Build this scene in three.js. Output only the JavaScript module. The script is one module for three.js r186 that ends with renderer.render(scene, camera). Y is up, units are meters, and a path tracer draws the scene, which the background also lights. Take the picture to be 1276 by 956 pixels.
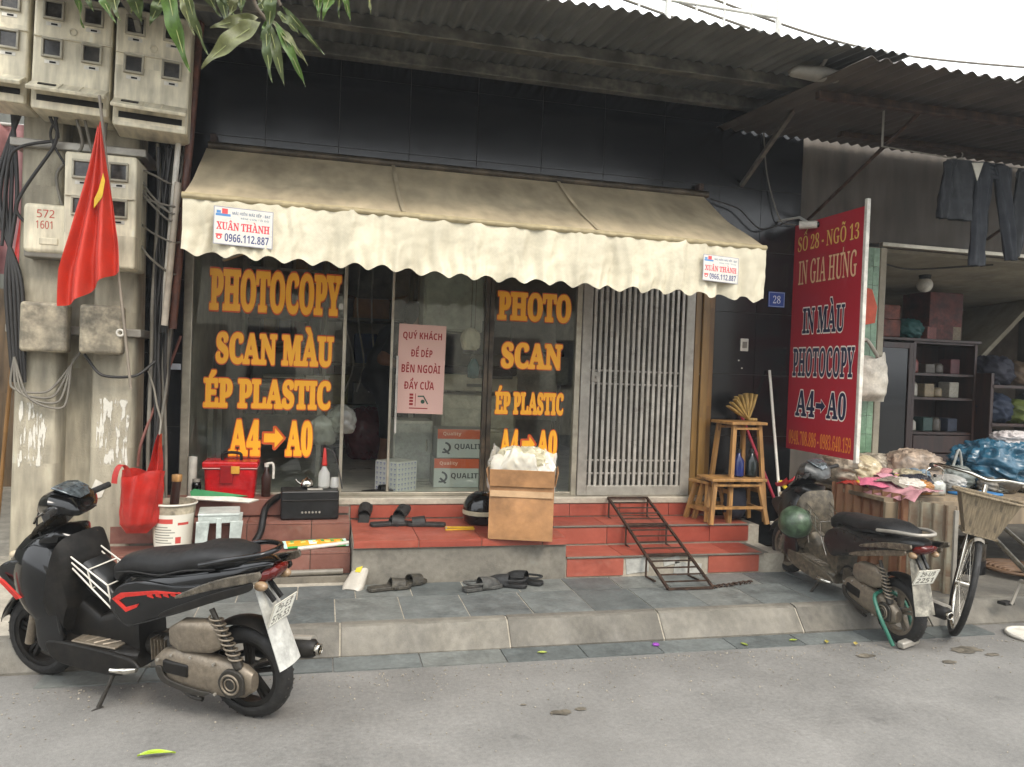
import * as THREE from 'three';
import { mergeGeometries, mergeVertices, toCreasedNormals } from 'three/addons/utils/BufferGeometryUtils.js';
import { RoundedBoxGeometry } from 'three/addons/geometries/RoundedBoxGeometry.js';
import { MarchingCubes } from 'three/addons/objects/MarchingCubes.js';
import { ImprovedNoise } from 'three/addons/math/ImprovedNoise.js';

// ---------------------------------------------------------------- camera, sky, sun, exposure
const scene = new THREE.Scene();
const camera = new THREE.PerspectiveCamera(53.08, 1024 / 767, 0.05, 400);
camera.position.set(0, 1.485, 5.5);
camera.rotation.order = 'YXZ';
camera.rotation.set(THREE.MathUtils.degToRad(-1.07), THREE.MathUtils.degToRad(-13.75), THREE.MathUtils.degToRad(2.1));
const renderer = new THREE.WebGLRenderer({ antialias: true });
renderer.toneMapping = THREE.LinearToneMapping;
renderer.toneMappingExposure = 2.25;
renderer.shadowMap.enabled = true;
const SUN_DIR = new THREE.Vector3(0.32, 1.0, 0.85).normalize();
const PN = new ImprovedNoise();
const noise = (x, y, z = 0) => PN.noise(x + 31.7, y + 17.3, z + 5.1);
const fbm = (x, y, z = 0, o = 4) => { let s = 0, a = 0.5, f = 1; for (let i = 0; i < o; i++) { s += a * noise(x * f, y * f, z * f + i * 7.7); a *= 0.5; f *= 2.03; } return s; };
{ // overcast sky: brighter towards the zenith, soft cloud sheets
  const W = 512, H = 256, d = new Float32Array(W * H * 4);
  for (let j = 0; j < H; j++) for (let i = 0; i < W; i++) {
    const el = (j / H - 0.5) * Math.PI, az = i / W * 2 * Math.PI, k = (j * W + i) * 4;
    const x = Math.cos(el) * Math.cos(az), y = Math.sin(el), z = Math.cos(el) * Math.sin(az);
    let L = y > 0 ? 1.05 + 0.5 * y : 0.3;
    if (y > 0) L *= 1 + 0.25 * fbm(x * 2.2, y * 4, z * 2.2);
    const sd = Math.max(0, x * SUN_DIR.x + y * SUN_DIR.y + z * SUN_DIR.z);
    if (y > 0) L += 0.35 * Math.pow(sd, 6);
    d[k] = L * 0.97; d[k + 1] = L; d[k + 2] = L * 1.03; d[k + 3] = 1;
  }
  const t = new THREE.DataTexture(d, W, H, THREE.RGBAFormat, THREE.FloatType);
  t.mapping = THREE.EquirectangularReflectionMapping; t.magFilter = THREE.LinearFilter; t.minFilter = THREE.LinearFilter; t.needsUpdate = true;
  scene.background = t; scene.environment = t;
}
const sun = new THREE.DirectionalLight(0xfff4e6, 1.3);
sun.position.copy(SUN_DIR).multiplyScalar(20); sun.castShadow = true; sun.shadow.radius = 40;
Object.assign(sun.shadow.camera, { left: -8, right: 8, top: 8, bottom: -8, near: 1, far: 50 });
sun.shadow.mapSize.set(2048, 2048);
scene.add(sun); scene.add(sun.target);

// ---------------------------------------------------------------- helpers
let seed = 7;
const rnd = () => { seed = (seed + 0x6d2b79f5) | 0; let t = Math.imul(seed ^ (seed >>> 15), 1 | seed); t = (t + Math.imul(t ^ (t >>> 7), 61 | t)) ^ t; return ((t ^ (t >>> 14)) >>> 0) / 4294967296; };
const rr = (a, b) => a + (b - a) * rnd();
const V = (x, y, z) => new THREE.Vector3(x, y, z);
const PI = Math.PI;

function clean(g) { // plain, non-indexed, with position / normal / uv only
  const h = g.index ? g.toNonIndexed() : g;
  if (!h.attributes.normal) h.computeVertexNormals();
  if (!h.attributes.uv) h.setAttribute('uv', new THREE.BufferAttribute(new Float32Array(h.attributes.position.count * 2), 2));
  for (const k of Object.keys(h.attributes)) if (!['position', 'normal', 'uv'].includes(k)) h.deleteAttribute(k);
  h.groups.length = 0;
  return h;
}
function place(g, x = 0, y = 0, z = 0, rx = 0, ry = 0, rz = 0) {
  if (rx || ry || rz) g.applyMatrix4(new THREE.Matrix4().makeRotationFromEuler(new THREE.Euler(rx, ry, rz, 'YXZ')));
  g.translate(x, y, z); return g;
}
const box = (w, h, d, x, y, z, rx, ry, rz) => place(clean(new THREE.BoxGeometry(w, h, d)), x, y, z, rx, ry, rz);
const rbox = (w, h, d, r, x, y, z, rx, ry, rz) => place(clean(new RoundedBoxGeometry(w, h, d, 2, Math.min(r, w / 2.01, h / 2.01, d / 2.01))), x, y, z, rx, ry, rz);
const span = (x0, x1, y0, y1, z0, z1) => box(x1 - x0, y1 - y0, z1 - z0, (x0 + x1) / 2, (y0 + y1) / 2, (z0 + z1) / 2);
const rspan = (x0, x1, y0, y1, z0, z1, r) => rbox(x1 - x0, y1 - y0, z1 - z0, r, (x0 + x1) / 2, (y0 + y1) / 2, (z0 + z1) / 2);
const cyl = (r0, r1, h, x, y, z, rx, ry, rz, seg = 24) => place(clean(new THREE.CylinderGeometry(r1, r0, h, seg)), x, y, z, rx, ry, rz);
const ball = (r, x, y, z, sx = 1, sy = 1, sz = 1) => { const g = clean(new THREE.SphereGeometry(r, 24, 16)); g.scale(sx, sy, sz); return place(g, x, y, z); };
function rod(p, q, r, seg = 10, r2 = r) {
  const a = V(...p), b = V(...q), d = b.clone().sub(a), g = new THREE.CylinderGeometry(r2, r, d.length(), seg);
  g.applyQuaternion(new THREE.Quaternion().setFromUnitVectors(V(0, 1, 0), d.normalize()));
  const m = a.add(b).multiplyScalar(0.5); g.translate(m.x, m.y, m.z); return clean(g);
}
function bar(p, q, w, h = w) { // square section bar
  const a = V(...p), b = V(...q), d = b.clone().sub(a), g = new THREE.BoxGeometry(w, d.length(), h);
  g.applyQuaternion(new THREE.Quaternion().setFromUnitVectors(V(0, 1, 0), d.normalize()));
  const m = a.add(b).multiplyScalar(0.5); g.translate(m.x, m.y, m.z); return clean(g);
}
const tube = (pts, r, n = 24, seg = 8, closed = false) => clean(new THREE.TubeGeometry(new THREE.CatmullRomCurve3(pts.map((p) => V(...p)), closed, 'catmullrom', 0.4), n, r, seg, closed));
const lathe = (pts, seg = 32, x = 0, y = 0, z = 0, rx = 0, ry = 0, rz = 0) => place(clean(new THREE.LatheGeometry(pts.map((p) => new THREE.Vector2(...p)), seg)), x, y, z, rx, ry, rz);
const ring = (R, r, x, y, z, rx = 0, ry = 0, rz = 0, seg = 40) => place(clean(new THREE.TorusGeometry(R, r, 10, seg)), x, y, z, rx, ry, rz);
function ext(pts, depth, bevel = 0.004, smooth = false) { // outline in x,y; centred on z = 0
  const s = new THREE.Shape();
  if (smooth) { const c = new THREE.SplineCurve(pts.map((p) => new THREE.Vector2(...p)).concat([new THREE.Vector2(...pts[0])])); s.setFromPoints(c.getPoints(pts.length * 5)); } else s.setFromPoints(pts.map((p) => new THREE.Vector2(...p)));
  const g = new THREE.ExtrudeGeometry(s, { depth: Math.max(0.0005, depth - 2 * bevel), bevelEnabled: bevel > 0, bevelSize: bevel, bevelThickness: bevel, bevelSegments: 2, curveSegments: 10 });
  g.translate(0, 0, -Math.max(0.0005, depth - 2 * bevel) / 2);
  return clean(g);
}
function smoothed(g, crease = 0.9) { return clean(toCreasedNormals(clean(g), crease)); }
function soft(g) { const h = g.clone(); h.deleteAttribute('uv'); h.deleteAttribute('normal'); const k = mergeVertices(h, 1e-5); k.computeVertexNormals(); return clean(k); }
function loft(st, seg = 24, n = 3) { // stations [x, y, z, halfHeight, halfWidth, tilt?, exponent?] along x
  const P = [], idx = [], m = seg;
  st.forEach((s) => {
    const [x, y, z, b, a, tilt = 0, e = n] = s;
    for (let i = 0; i < m; i++) {
      const t = i / m * 2 * PI, c = Math.cos(t), q = Math.sin(t);
      const zz = a * Math.sign(c) * Math.pow(Math.abs(c), 2 / e), yy = b * Math.sign(q) * Math.pow(Math.abs(q), 2 / e);
      P.push(x - yy * Math.sin(tilt), y + yy * Math.cos(tilt), z + zz);
    }
  });
  for (let k = 0; k < st.length - 1; k++) for (let i = 0; i < m; i++) { const a = k * m + i, b = k * m + (i + 1) % m, c = a + m, d = b + m; idx.push(a, b, c, b, d, c); }
  const end = (k, flip) => { const s = st[k], at = P.length / 3; P.push(s[0], s[1], s[2]); for (let i = 0; i < m; i++) { const a = k * m + i, b = k * m + (i + 1) % m; flip ? idx.push(at, b, a) : idx.push(at, a, b); } };
  end(0, true); end(st.length - 1, false);
  const g = new THREE.BufferGeometry(); g.setAttribute('position', new THREE.Float32BufferAttribute(P, 3)); g.setIndex(idx);
  return clean(toCreasedNormals(clean(g), 0.85));
}
function sheet(fn, nu, nv, thick = 0) { // a surface fn(u, v) -> [x, y, z]; with thickness it is closed
  const P = [], uv = [], idx = [];
  for (let j = 0; j <= nv; j++) for (let i = 0; i <= nu; i++) { P.push(...fn(i / nu, j / nv)); uv.push(i / nu, j / nv); }
  for (let j = 0; j < nv; j++) for (let i = 0; i < nu; i++) { const a = j * (nu + 1) + i, b = a + 1, c = a + nu + 1, d = c + 1; idx.push(a, b, c, b, d, c); }
  const g = new THREE.BufferGeometry(); g.setAttribute('position', new THREE.Float32BufferAttribute(P, 3)); g.setAttribute('uv', new THREE.Float32BufferAttribute(uv, 2)); g.setIndex(idx); g.computeVertexNormals();
  if (!thick) return clean(g);
  const N = g.attributes.normal, n = P.length / 3, Q = P.slice(), I = idx.slice(), U = uv.concat(uv);
  for (let i = 0; i < n; i++) Q.push(P[i * 3] - N.getX(i) * thick, P[i * 3 + 1] - N.getY(i) * thick, P[i * 3 + 2] - N.getZ(i) * thick);
  for (let i = 0; i < idx.length; i += 3) I.push(idx[i] + n, idx[i + 2] + n, idx[i + 1] + n);
  const edge = []; for (let i = 0; i <= nu; i++) edge.push(i); for (let j = 1; j <= nv; j++) edge.push(j * (nu + 1) + nu); for (let i = nu - 1; i >= 0; i--) edge.push(nv * (nu + 1) + i); for (let j = nv - 1; j > 0; j--) edge.push(j * (nu + 1));
  for (let k = 0; k < edge.length; k++) { const a = edge[k], b = edge[(k + 1) % edge.length]; I.push(a, a + n, b, b, a + n, b + n); }
  const h = new THREE.BufferGeometry(); h.setAttribute('position', new THREE.Float32BufferAttribute(Q, 3)); h.setAttribute('uv', new THREE.Float32BufferAttribute(U, 2)); h.setIndex(I);
  return clean(toCreasedNormals(clean(h), 0.8));
}
function blob(rx, ry, rz, o = {}) { // crumpled bag: base flattened on y = 0
  const { amp = 0.18, freq = 3, s = 0, pow = 2.6, detail = 40, neck = 0, fold = 0 } = o, g = mergeVertices((() => { const q = new THREE.SphereGeometry(1, detail, Math.round(detail * 0.7)); q.deleteAttribute('normal'); q.deleteAttribute('uv'); return q; })(), 1e-4), p = g.attributes.position;
  for (let i = 0; i < p.count; i++) {
    let x = p.getX(i), y = p.getY(i), z = p.getZ(i);
    const l = Math.pow(Math.pow(Math.abs(x), pow) + Math.pow(Math.abs(y), pow) + Math.pow(Math.abs(z), pow), -1 / pow);
    x *= l; y *= l; z *= l;
    const wx = noise(x * 1.3 + s, y * 1.3, z * 1.3), wy = noise(x * 1.3, y * 1.3 + s, z * 1.3 + 4); let ridge = 0;
    for (let q = 0, f = freq * 0.55, w = 0.6; q < 3; q++, f *= 2.3, w *= 0.45) ridge += w * (0.5 - Math.abs(1.7 * noise((x + wx * 1.1) * f + s + q * 9, (y + wy) * f * (q === 1 ? 0.5 : 0.9), (z - wx) * f + s * 1.7)));
    let k = 1 + amp * 1.6 * ridge;
    if (fold) k += fold * Math.sin(Math.atan2(z, x) * 11 + y * 3 + s) * (0.4 + 0.6 * Math.max(0, y));
    if (neck && y > 0.35) { const t = (y - 0.35) / 0.65; k *= 1 - neck * t * t * 0.8; }
    p.setXYZ(i, x * rx * k, Math.max(0, (y * (neck && y > 0.35 ? 1.15 : k) * 0.5 + 0.46) * 2 * ry * 0.52), z * rz * k);
  }
  g.computeVertexNormals(); return clean(g);
}
function crumple(rx, ry, rz, o = {}) { // creased film: flat facets; base at y = 0
  const { amp = 0.2, freq = 2.2, s = 0, detail = 9, top = 0 } = o, g = clean(new THREE.IcosahedronGeometry(1, detail)), p = g.attributes.position, v = V();
  for (let i = 0; i < p.count; i++) {
    v.fromBufferAttribute(p, i); const x = v.x, y = v.y, z = v.z, q = Math.pow(Math.pow(Math.abs(x), 4) + Math.pow(Math.abs(y), 4) + Math.pow(Math.abs(z), 4), -0.25);
    const w = noise(x * 1.5 + s, y * 1.5, z * 1.5), j = noise(x * 9 + s, y * 9 - s, z * 9), r = 0.5 - Math.abs(1.8 * noise((x + w) * freq + s, y * freq - s, (z - w) * freq)), r2 = 0.5 - Math.abs(1.8 * noise((x - w) * freq * 2.6, y * freq * 2.6 + s, (z + w) * freq * 2.6 + 3));
    const k = q * (1 + amp * (r + 0.45 * r2 + 0.35 * j)), ty = y > 0 ? 1 + top * Math.max(0, noise(x * 2.5 + s, 3, z * 2.5)) : 1;
    p.setXYZ(i, x * k * rx, Math.max(0, (y * k * ty * 0.5 + 0.5) * ry), z * k * rz);
  }
  g.computeVertexNormals(); return clean(g);
}
function boxUV(g) { // uv in metres, projected along the dominant axis of each face
  const p = g.attributes.position, u = g.attributes.uv, a = V(), b = V(), c = V(), n = V();
  for (let i = 0; i < p.count; i += 3) {
    a.fromBufferAttribute(p, i); b.fromBufferAttribute(p, i + 1); c.fromBufferAttribute(p, i + 2);
    n.copy(b).sub(a).cross(c.clone().sub(a));
    const X = Math.abs(n.x), Y = Math.abs(n.y), Z = Math.abs(n.z);
    for (let k = 0; k < 3; k++) { const q = [a, b, c][k]; if (Y >= X && Y >= Z) u.setXY(i + k, q.x, -q.z); else if (X >= Z) u.setXY(i + k, q.z, q.y); else u.setXY(i + k, q.x, q.y); }
  }
  return g;
}
const join = (a) => (a.length === 1 ? a[0] : mergeGeometries(a));
const used = new Map();
function numbered(n) { const k = used.get(n) || 0; used.set(n, k + 1); return k ? n + '_' + String(k).padStart(3, '0') : n; }
function M(name, geos, mat, parent, o = {}) { // one named mesh
  const g = join(Array.isArray(geos) ? geos : [geos]);
  if (!o.uv) { boxUV(g); const du = rnd() * 3, dv = rnd() * 3, u = g.attributes.uv; if (!o.fix) for (let i = 0; i < u.count; i++) u.setXY(i, u.getX(i) + du, u.getY(i) + dv); }
  const m = new THREE.Mesh(g, mat); m.castShadow = m.receiveShadow = true;
  m.name = parent ? name : numbered(name); (parent || scene).add(m);
  if (o.at) m.position.set(...o.at);
  if (o.rot) { m.rotation.order = 'YXZ'; m.rotation.set(...o.rot); }
  return m;
}
function tag(o, label, category, group) { o.userData.label = label; o.userData.category = category; if (group) o.userData.group = group; return o; }
const struct = (o) => { o.userData.kind = 'structure'; return o; };
function thing(name, label, category, pos = [0, 0, 0], ry = 0, group, rx = 0, rz = 0) {
  const o = new THREE.Group(); o.name = numbered(name); o.position.set(...pos); o.rotation.order = 'YXZ'; o.rotation.set(rx, ry, rz);
  scene.add(o); return tag(o, label, category, group);
}
function dup(src, pos, ry, label) { const r = src.clone(); r.name = numbered(src.name.replace(/_\d{3}$/, '')); r.userData = { ...src.userData }; r.position.set(...pos); if (ry !== undefined) r.rotation.y = ry; if (label) r.userData.label = label; scene.add(r); return r; }

// ---------------------------------------------------------------- textures
function grid(n, f) { const d = new Uint8Array(n * n * 4); for (let j = 0; j < n; j++) for (let i = 0; i < n; i++) { const c = f(i / n, j / n), k = (j * n + i) * 4; const v = Array.isArray(c) ? c : [c, c, c]; for (let q = 0; q < 3; q++) d[k + q] = Math.max(0, Math.min(255, v[q] * 255)); d[k + 3] = 255; } return d; }
function dtex(n, f, srgb, rep = 1, repY = rep) {
  const t = new THREE.DataTexture(grid(n, f), n, n); t.wrapS = t.wrapT = THREE.RepeatWrapping; t.magFilter = THREE.LinearFilter; t.minFilter = THREE.LinearMipmapLinearFilter;
  if (srgb) t.colorSpace = THREE.SRGBColorSpace; t.repeat.set(rep, repY); t.needsUpdate = true; return t;
}
const rep = (t, x, y = x) => { const c = t.clone(); c.repeat.set(x, y); c.needsUpdate = true; return c; };
// tileable noise: blend of shifted samples
const tn = (u, v, f, o = 4, s = 0) => { const A = (x, y) => fbm(x * f + s, y * f - s, s, o), w = (t) => t * t * (3 - 2 * t); const a = w(u), b = w(v); return (A(u, v) * a + A(u + 1, v) * (1 - a)) * b + (A(u, v + 1) * a + A(u + 1, v + 1) * (1 - a)) * (1 - b); };
const T = {};
{
  const hash = (x, y) => { let h = Math.imul((x * 512 | 0) + 71, 374761393) ^ Math.imul((y * 512 | 0) + 13, 668265263); h = Math.imul(h ^ (h >>> 13), 1274126177); return ((h ^ (h >>> 16)) >>> 0) / 4294967296; };
  T.grime = dtex(512, (u, v) => { const a = tn(u, v, 4, 5, 1), b = tn(u, v, 18, 3, 4), h = hash(u, v); const g = 0.9 + 0.32 * a + 0.16 * b - (h > 0.992 ? 0.16 : 0) + (hash(v, u) - 0.5) * 0.04; return [g, g * 0.985, g * 0.96]; }, true);
  T.dust = dtex(512, (u, v) => { const a = tn(u, v, 5, 5, 9), b = tn(u, v, 22, 3, 2); const k = Math.max(0, Math.min(1, 0.35 + 1.5 * a + 0.6 * b)); const g = 0.55 + 0.45 * k; return [g, g * 0.97, g * 0.91]; }, true);
  T.rough = dtex(256, (u, v) => { const a = 0.8 + 0.5 * tn(u, v, 6, 4, 6) + (hash(u, v) - 0.5) * 0.1; return a; }, false);
  T.fine = dtex(512, (u, v) => 0.5 + 0.4 * tn(u, v, 40, 3, 3) + (hash(u, v) - 0.5) * 0.3, false);
  T.lump = dtex(256, (u, v) => 0.5 + 0.6 * tn(u, v, 6, 4, 8), false);
  T.streak = dtex(512, (u, v) => { const a = tn(u, v * 0.16, 14, 4, 5), b = tn(u, v, 5, 4, 7); const g = 0.88 + 0.36 * a + 0.2 * b; return [g, g * 0.98, g * 0.94]; }, true);
  T.road = dtex(1024, (u, v) => { const a = tn(u, v, 5, 5, 11), b = tn(u, v, 110, 2, 12), h = hash(u * 2, v * 2), p = tn(u, v, 9, 3, 15); let g = 0.87 + 0.24 * a + 0.14 * b + (h - 0.5) * 0.12; if (p > 0.3) g -= (p - 0.3) * 0.9; if (h > 0.996) g -= 0.25; if (h < 0.003) g += 0.14; return [g, g * 0.995, g * 0.985]; }, true, 0.4);
  T.wood = dtex(512, (u, v) => { const a = tn(u, v * 0.1, 16, 4, 21), b = tn(u, v * 0.3, 5, 3, 22); const g = 0.82 + 0.45 * a + 0.25 * b; return [g, g * 0.95, g * 0.86]; }, true);
  T.redtile = dtex(512, (u, v) => { const a = tn(u, v, 4, 5, 31), b = tn(u, v, 20, 3, 32), w = Math.max(0, tn(u, v, 7, 4, 35) - 0.12) * 1.3; return [0.88 + 0.2 * a + 0.1 * b, 0.84 + 0.26 * a + 0.14 * b + w * 0.35, 0.82 + 0.28 * a + 0.15 * b + w * 0.4]; }, true);
  T.rust = dtex(512, (u, v) => { const a = tn(u, v * 0.35, 8, 5, 41), b = tn(u, v, 26, 3, 42), k = Math.max(0, Math.min(1, 0.6 + 1.5 * a + 0.6 * b)); const c0 = [0.42, 0.31, 0.23], c1 = [0.62, 0.6, 0.53]; const q = 1 - 0.12 * b; return c0.map((c, i) => (c * (1 - k) + c1[i] * k) * q); }, true);
  T.rust2 = dtex(512, (u, v) => { const a = tn(u, v * 0.35, 8, 5, 45), b = tn(u, v, 26, 3, 42), k = Math.max(0, Math.min(1, 0.5 + 1.6 * a + 0.6 * b)); const c0 = [0.42, 0.26, 0.17], c1 = [0.56, 0.44, 0.33]; const q = 1 - 0.12 * b; return c0.map((c, i) => (c * (1 - k) + c1[i] * k) * q); }, true);
  T.fabric = dtex(512, (u, v) => { const a = tn(u, v, 4, 5, 51), b = tn(u, v, 60, 2, 52); const g = 0.9 + 0.16 * a + 0.06 * b + 0.02 * Math.sin(u * 512) * Math.sin(v * 512); return [g, g * 0.985, g * 0.95]; }, true);
  T.dirtfab = dtex(512, (u, v) => { const a = tn(u, v, 4, 5, 55), b = tn(u, v * 0.4, 18, 3, 56); const g = 0.82 + 0.34 * a + 0.2 * b; return [g, g * 0.97, g * 0.9]; }, true);
  T.concrete = dtex(512, (u, v) => { const a = tn(u, v, 4, 6, 61), b = tn(u, v, 30, 3, 62), h = hash(u, v); let g = 0.86 + 0.36 * a + 0.2 * b + (h - 0.5) * 0.08; if (h > 0.99) g -= 0.15; return [g, g * 0.975, g * 0.93]; }, true);
  T.slate = dtex(512, (u, v) => { const a = tn(u, v, 5, 5, 71), b = tn(u, v, 28, 3, 72); const g = 0.84 + 0.34 * a + 0.22 * b; return [g * 0.98, g, g * 1.0]; }, true);
}
function std(hex, rough = 0.7, metal = 0, o = {}) {
  const m = new THREE.MeshPhysicalMaterial({ color: hex, roughness: rough, metalness: metal, side: THREE.DoubleSide });
  if (o.map !== null) m.map = rep(o.map || T.grime, o.s || 1.3, o.sy || o.s || 1.3);
  if (o.bump) { m.bumpMap = rep(o.bmap || T.fine, o.bs || 2); m.bumpScale = o.bump; }
  if (o.rmap !== null && rough < 0.95) m.roughnessMap = rep(T.rough, o.s || 1.3);
  for (const k of ['clearcoat', 'clearcoatRoughness', 'transmission', 'thickness', 'ior', 'sheen', 'sheenRoughness', 'opacity', 'transparent', 'alphaTest', 'specularIntensity']) if (o[k] !== undefined) m[k] = o[k];
  return m;
}
function canvas(w, h, draw, o = {}) { const c = document.createElement('canvas'); c.width = w; c.height = h; const x = c.getContext('2d'); draw(x, w, h); const t = new THREE.CanvasTexture(c); t.colorSpace = THREE.SRGBColorSpace; t.magFilter = THREE.LinearFilter; t.anisotropy = 8; return t; }
function print(tex, rough = 0.6, o = {}) { return new THREE.MeshPhysicalMaterial({ map: tex, roughness: rough, side: THREE.DoubleSide, ...o }); }
// text fitted into a box of the canvas
const MARKS = { 'Ể': ['Ê', 'h'], 'Ẩ': ['Â', 'h'], 'Ử': ['U', 'nh'], 'Ư': ['U', 'n'], 'Ố': ['Ô', 'a'], 'Ế': ['Ê', 'a'], 'Ạ': ['A', 'd'] };
function fitText(c, s, x0, y0, x1, y1, font, fill, stroke, sw = 0) {
  c.save(); c.font = font; c.textAlign = 'left'; c.textBaseline = 'alphabetic';
  const plain = [...s].map((q) => (MARKS[q] ? MARKS[q][0] : q)), t = plain.join(''), e = parseFloat(/(\d+)px/.exec(font)[1]);
  const q = c.measureText(t), w = q.actualBoundingBoxRight + q.actualBoundingBoxLeft, marked = [...s].some((k) => MARKS[k] && MARKS[k][1] !== 'n' && MARKS[k][1] !== 'd');
  const asc = q.actualBoundingBoxAscent + (marked ? e * 0.14 : 0), kx = (x1 - x0) / w, ky = (y1 - y0) / (asc + q.actualBoundingBoxDescent);
  c.translate(x0 + q.actualBoundingBoxLeft * kx, y1 - q.actualBoundingBoxDescent * ky); c.scale(kx, ky); c.lineJoin = c.lineCap = 'round';
  const marks = (col, lw) => { c.strokeStyle = col; c.fillStyle = col; [...s].forEach((k, i) => { const mk = MARKS[k]; if (!mk) return; const a = c.measureText(plain.slice(0, i).join('')).width, b = c.measureText(plain.slice(0, i + 1).join('')).width, mx = (a + b) / 2; c.lineWidth = lw; const top = mk[0] === 'U' || mk[0] === 'A' ? -e * 0.8 : -e * 1.0; for (const f of mk[1]) { c.beginPath(); if (f === 'a') { c.moveTo(mx + e * 0.12, top + e * 0.06); c.lineTo(mx + e * 0.22, top - e * 0.06); } else if (f === 'h') { c.arc(mx + e * 0.14, top, e * 0.06, -2.6, 1.2); c.lineTo(mx + e * 0.14, top + e * 0.1); } else if (f === 'n') { c.moveTo(b - e * 0.08, -e * 0.66); c.quadraticCurveTo(b + e * 0.06, -e * 0.66, b + e * 0.04, -e * 0.82); } else if (f === 'd') { c.arc(mx, e * 0.14, e * 0.03, 0, 7); } c.stroke(); } }); };
  if (stroke) { c.strokeStyle = stroke; c.lineWidth = sw; c.strokeText(t, 0, 0); marks(stroke, e * 0.09 + sw); }
  c.fillStyle = fill; c.fillText(t, 0, 0); marks(fill, e * 0.09); c.restore();
}
const quad = (x0, x1, y0, y1, z) => place(clean(new THREE.PlaneGeometry(x1 - x0, y1 - y0)), (x0 + x1) / 2, (y0 + y1) / 2, z);

// ---------------------------------------------------------------- shared materials
const m = {
  concrete: std(0x716f6a, 0.92, 0, { map: T.concrete, s: 1.1, bump: 0.003 }),
  paleConcrete: std(0x7d7b75, 0.92, 0, { map: T.concrete, s: 0.9, bump: 0.003 }),
  darkConcrete: std(0x77736b, 0.92, 0, { map: T.concrete, s: 0.8, bump: 0.003 }),
  mortar: std(0xb5b1a8, 0.95, 0, { map: T.concrete, s: 1.5 }),
  blackTile: [0x14161a, 0x17191d, 0x121418].map((c) => std(c, 0.28, 0, { map: T.dust, s: 0.9 })),
  redTile: [0xa35443, 0xaa5d4c, 0x994b3c].map((c) => std(c, 0.5, 0, { map: T.redtile, s: 1.7 })),
  brownTile: [0x8f665a, 0x855c50].map((c) => std(c, 0.65, 0, { map: T.redtile, s: 1.7 })),
  slate: [0x6c6e6c, 0x757774, 0x646765, 0x7c7c77].map((c) => std(c, 0.75, 0, { map: T.slate, s: 1.4, bump: 0.002 })),
  steel: std(0xbebcb6, 0.38, 0.2, { map: T.grime, s: 1.1 }),
  dullSteel: std(0xa8a59e, 0.48, 0.3, { map: T.grime, s: 1.2 }),
  chrome: std(0xd8d6d0, 0.2, 1, { map: T.grime }),
  alu: std(0xb9b4a6, 0.45, 0.6, { map: T.grime }),
  goldWood: std(0x8b6f3f, 0.5, 0, { map: T.wood, s: 1.2 }),
  rustyIron: std(0x5a463c, 0.75, 0.4, { map: T.dust, s: 3 }),
  blackPlastic: std(0x17181a, 0.5, 0, { map: T.dust, s: 2 }),
  dustyPlastic: std(0x242220, 0.6, 0, { map: T.dust, s: 3, specularIntensity: 0.5 }),
  gloss: std(0x08080a, 0.25, 0, { map: T.dust, s: 1.5, clearcoat: 0.55, clearcoatRoughness: 0.05, specularIntensity: 0.5 }),
  rubber: std(0x232221, 0.85, 0, { map: T.dust, s: 4, bump: 0.0015 }),
  seat: std(0x202021, 0.6, 0, { map: T.grime, s: 3, bump: 0.0008, bs: 8, specularIntensity: 0.6 }),
  engine: std(0x80776a, 0.55, 0.35, { map: T.grime, s: 7 }),
  engineDark: std(0x37342f, 0.65, 0.3, { map: T.grime, s: 7 }),
  greyPlastic: std(0xb9bbb8, 0.6, 0, { map: T.grime, s: 3 }),
  red: std(0xc22a20, 0.4, 0, { map: T.grime, s: 3 }),
  white: std(0xdad8d0, 0.55, 0, { map: T.grime, s: 2 }),
  cream: std(0xe0dac6, 0.6, 0, { map: T.streak, s: 1.6 }),
  cable: std(0x2a2826, 0.6, 0, { map: T.grime }),
  greyCable: std(0x77736a, 0.6, 0, { map: T.grime }),
  bareWood: std(0xb08a58, 0.65, 0, { map: T.wood, s: 2.2 }),
  darkWood: std(0x3c2117, 0.5, 0, { map: T.wood, s: 1.2 }),
  card: std(0xab7f55, 0.85, 0, { map: T.grime, s: 1.2, bump: 0.001 }),
  glass: (() => { const g = new THREE.MeshPhysicalMaterial({ color: 0xf7faf7, roughness: 0.02, transmission: 1, thickness: 0, ior: 1.5, side: THREE.DoubleSide }); return g; })(),
  darkGlass: std(0x0d1012, 0.12, 0, { map: T.dust, s: 1 }),
  clearPlastic: new THREE.MeshPhysicalMaterial({ color: 0xf2f2ee, roughness: 0.35, transmission: 0.75, thickness: 0, side: THREE.DoubleSide }),
};
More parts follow.
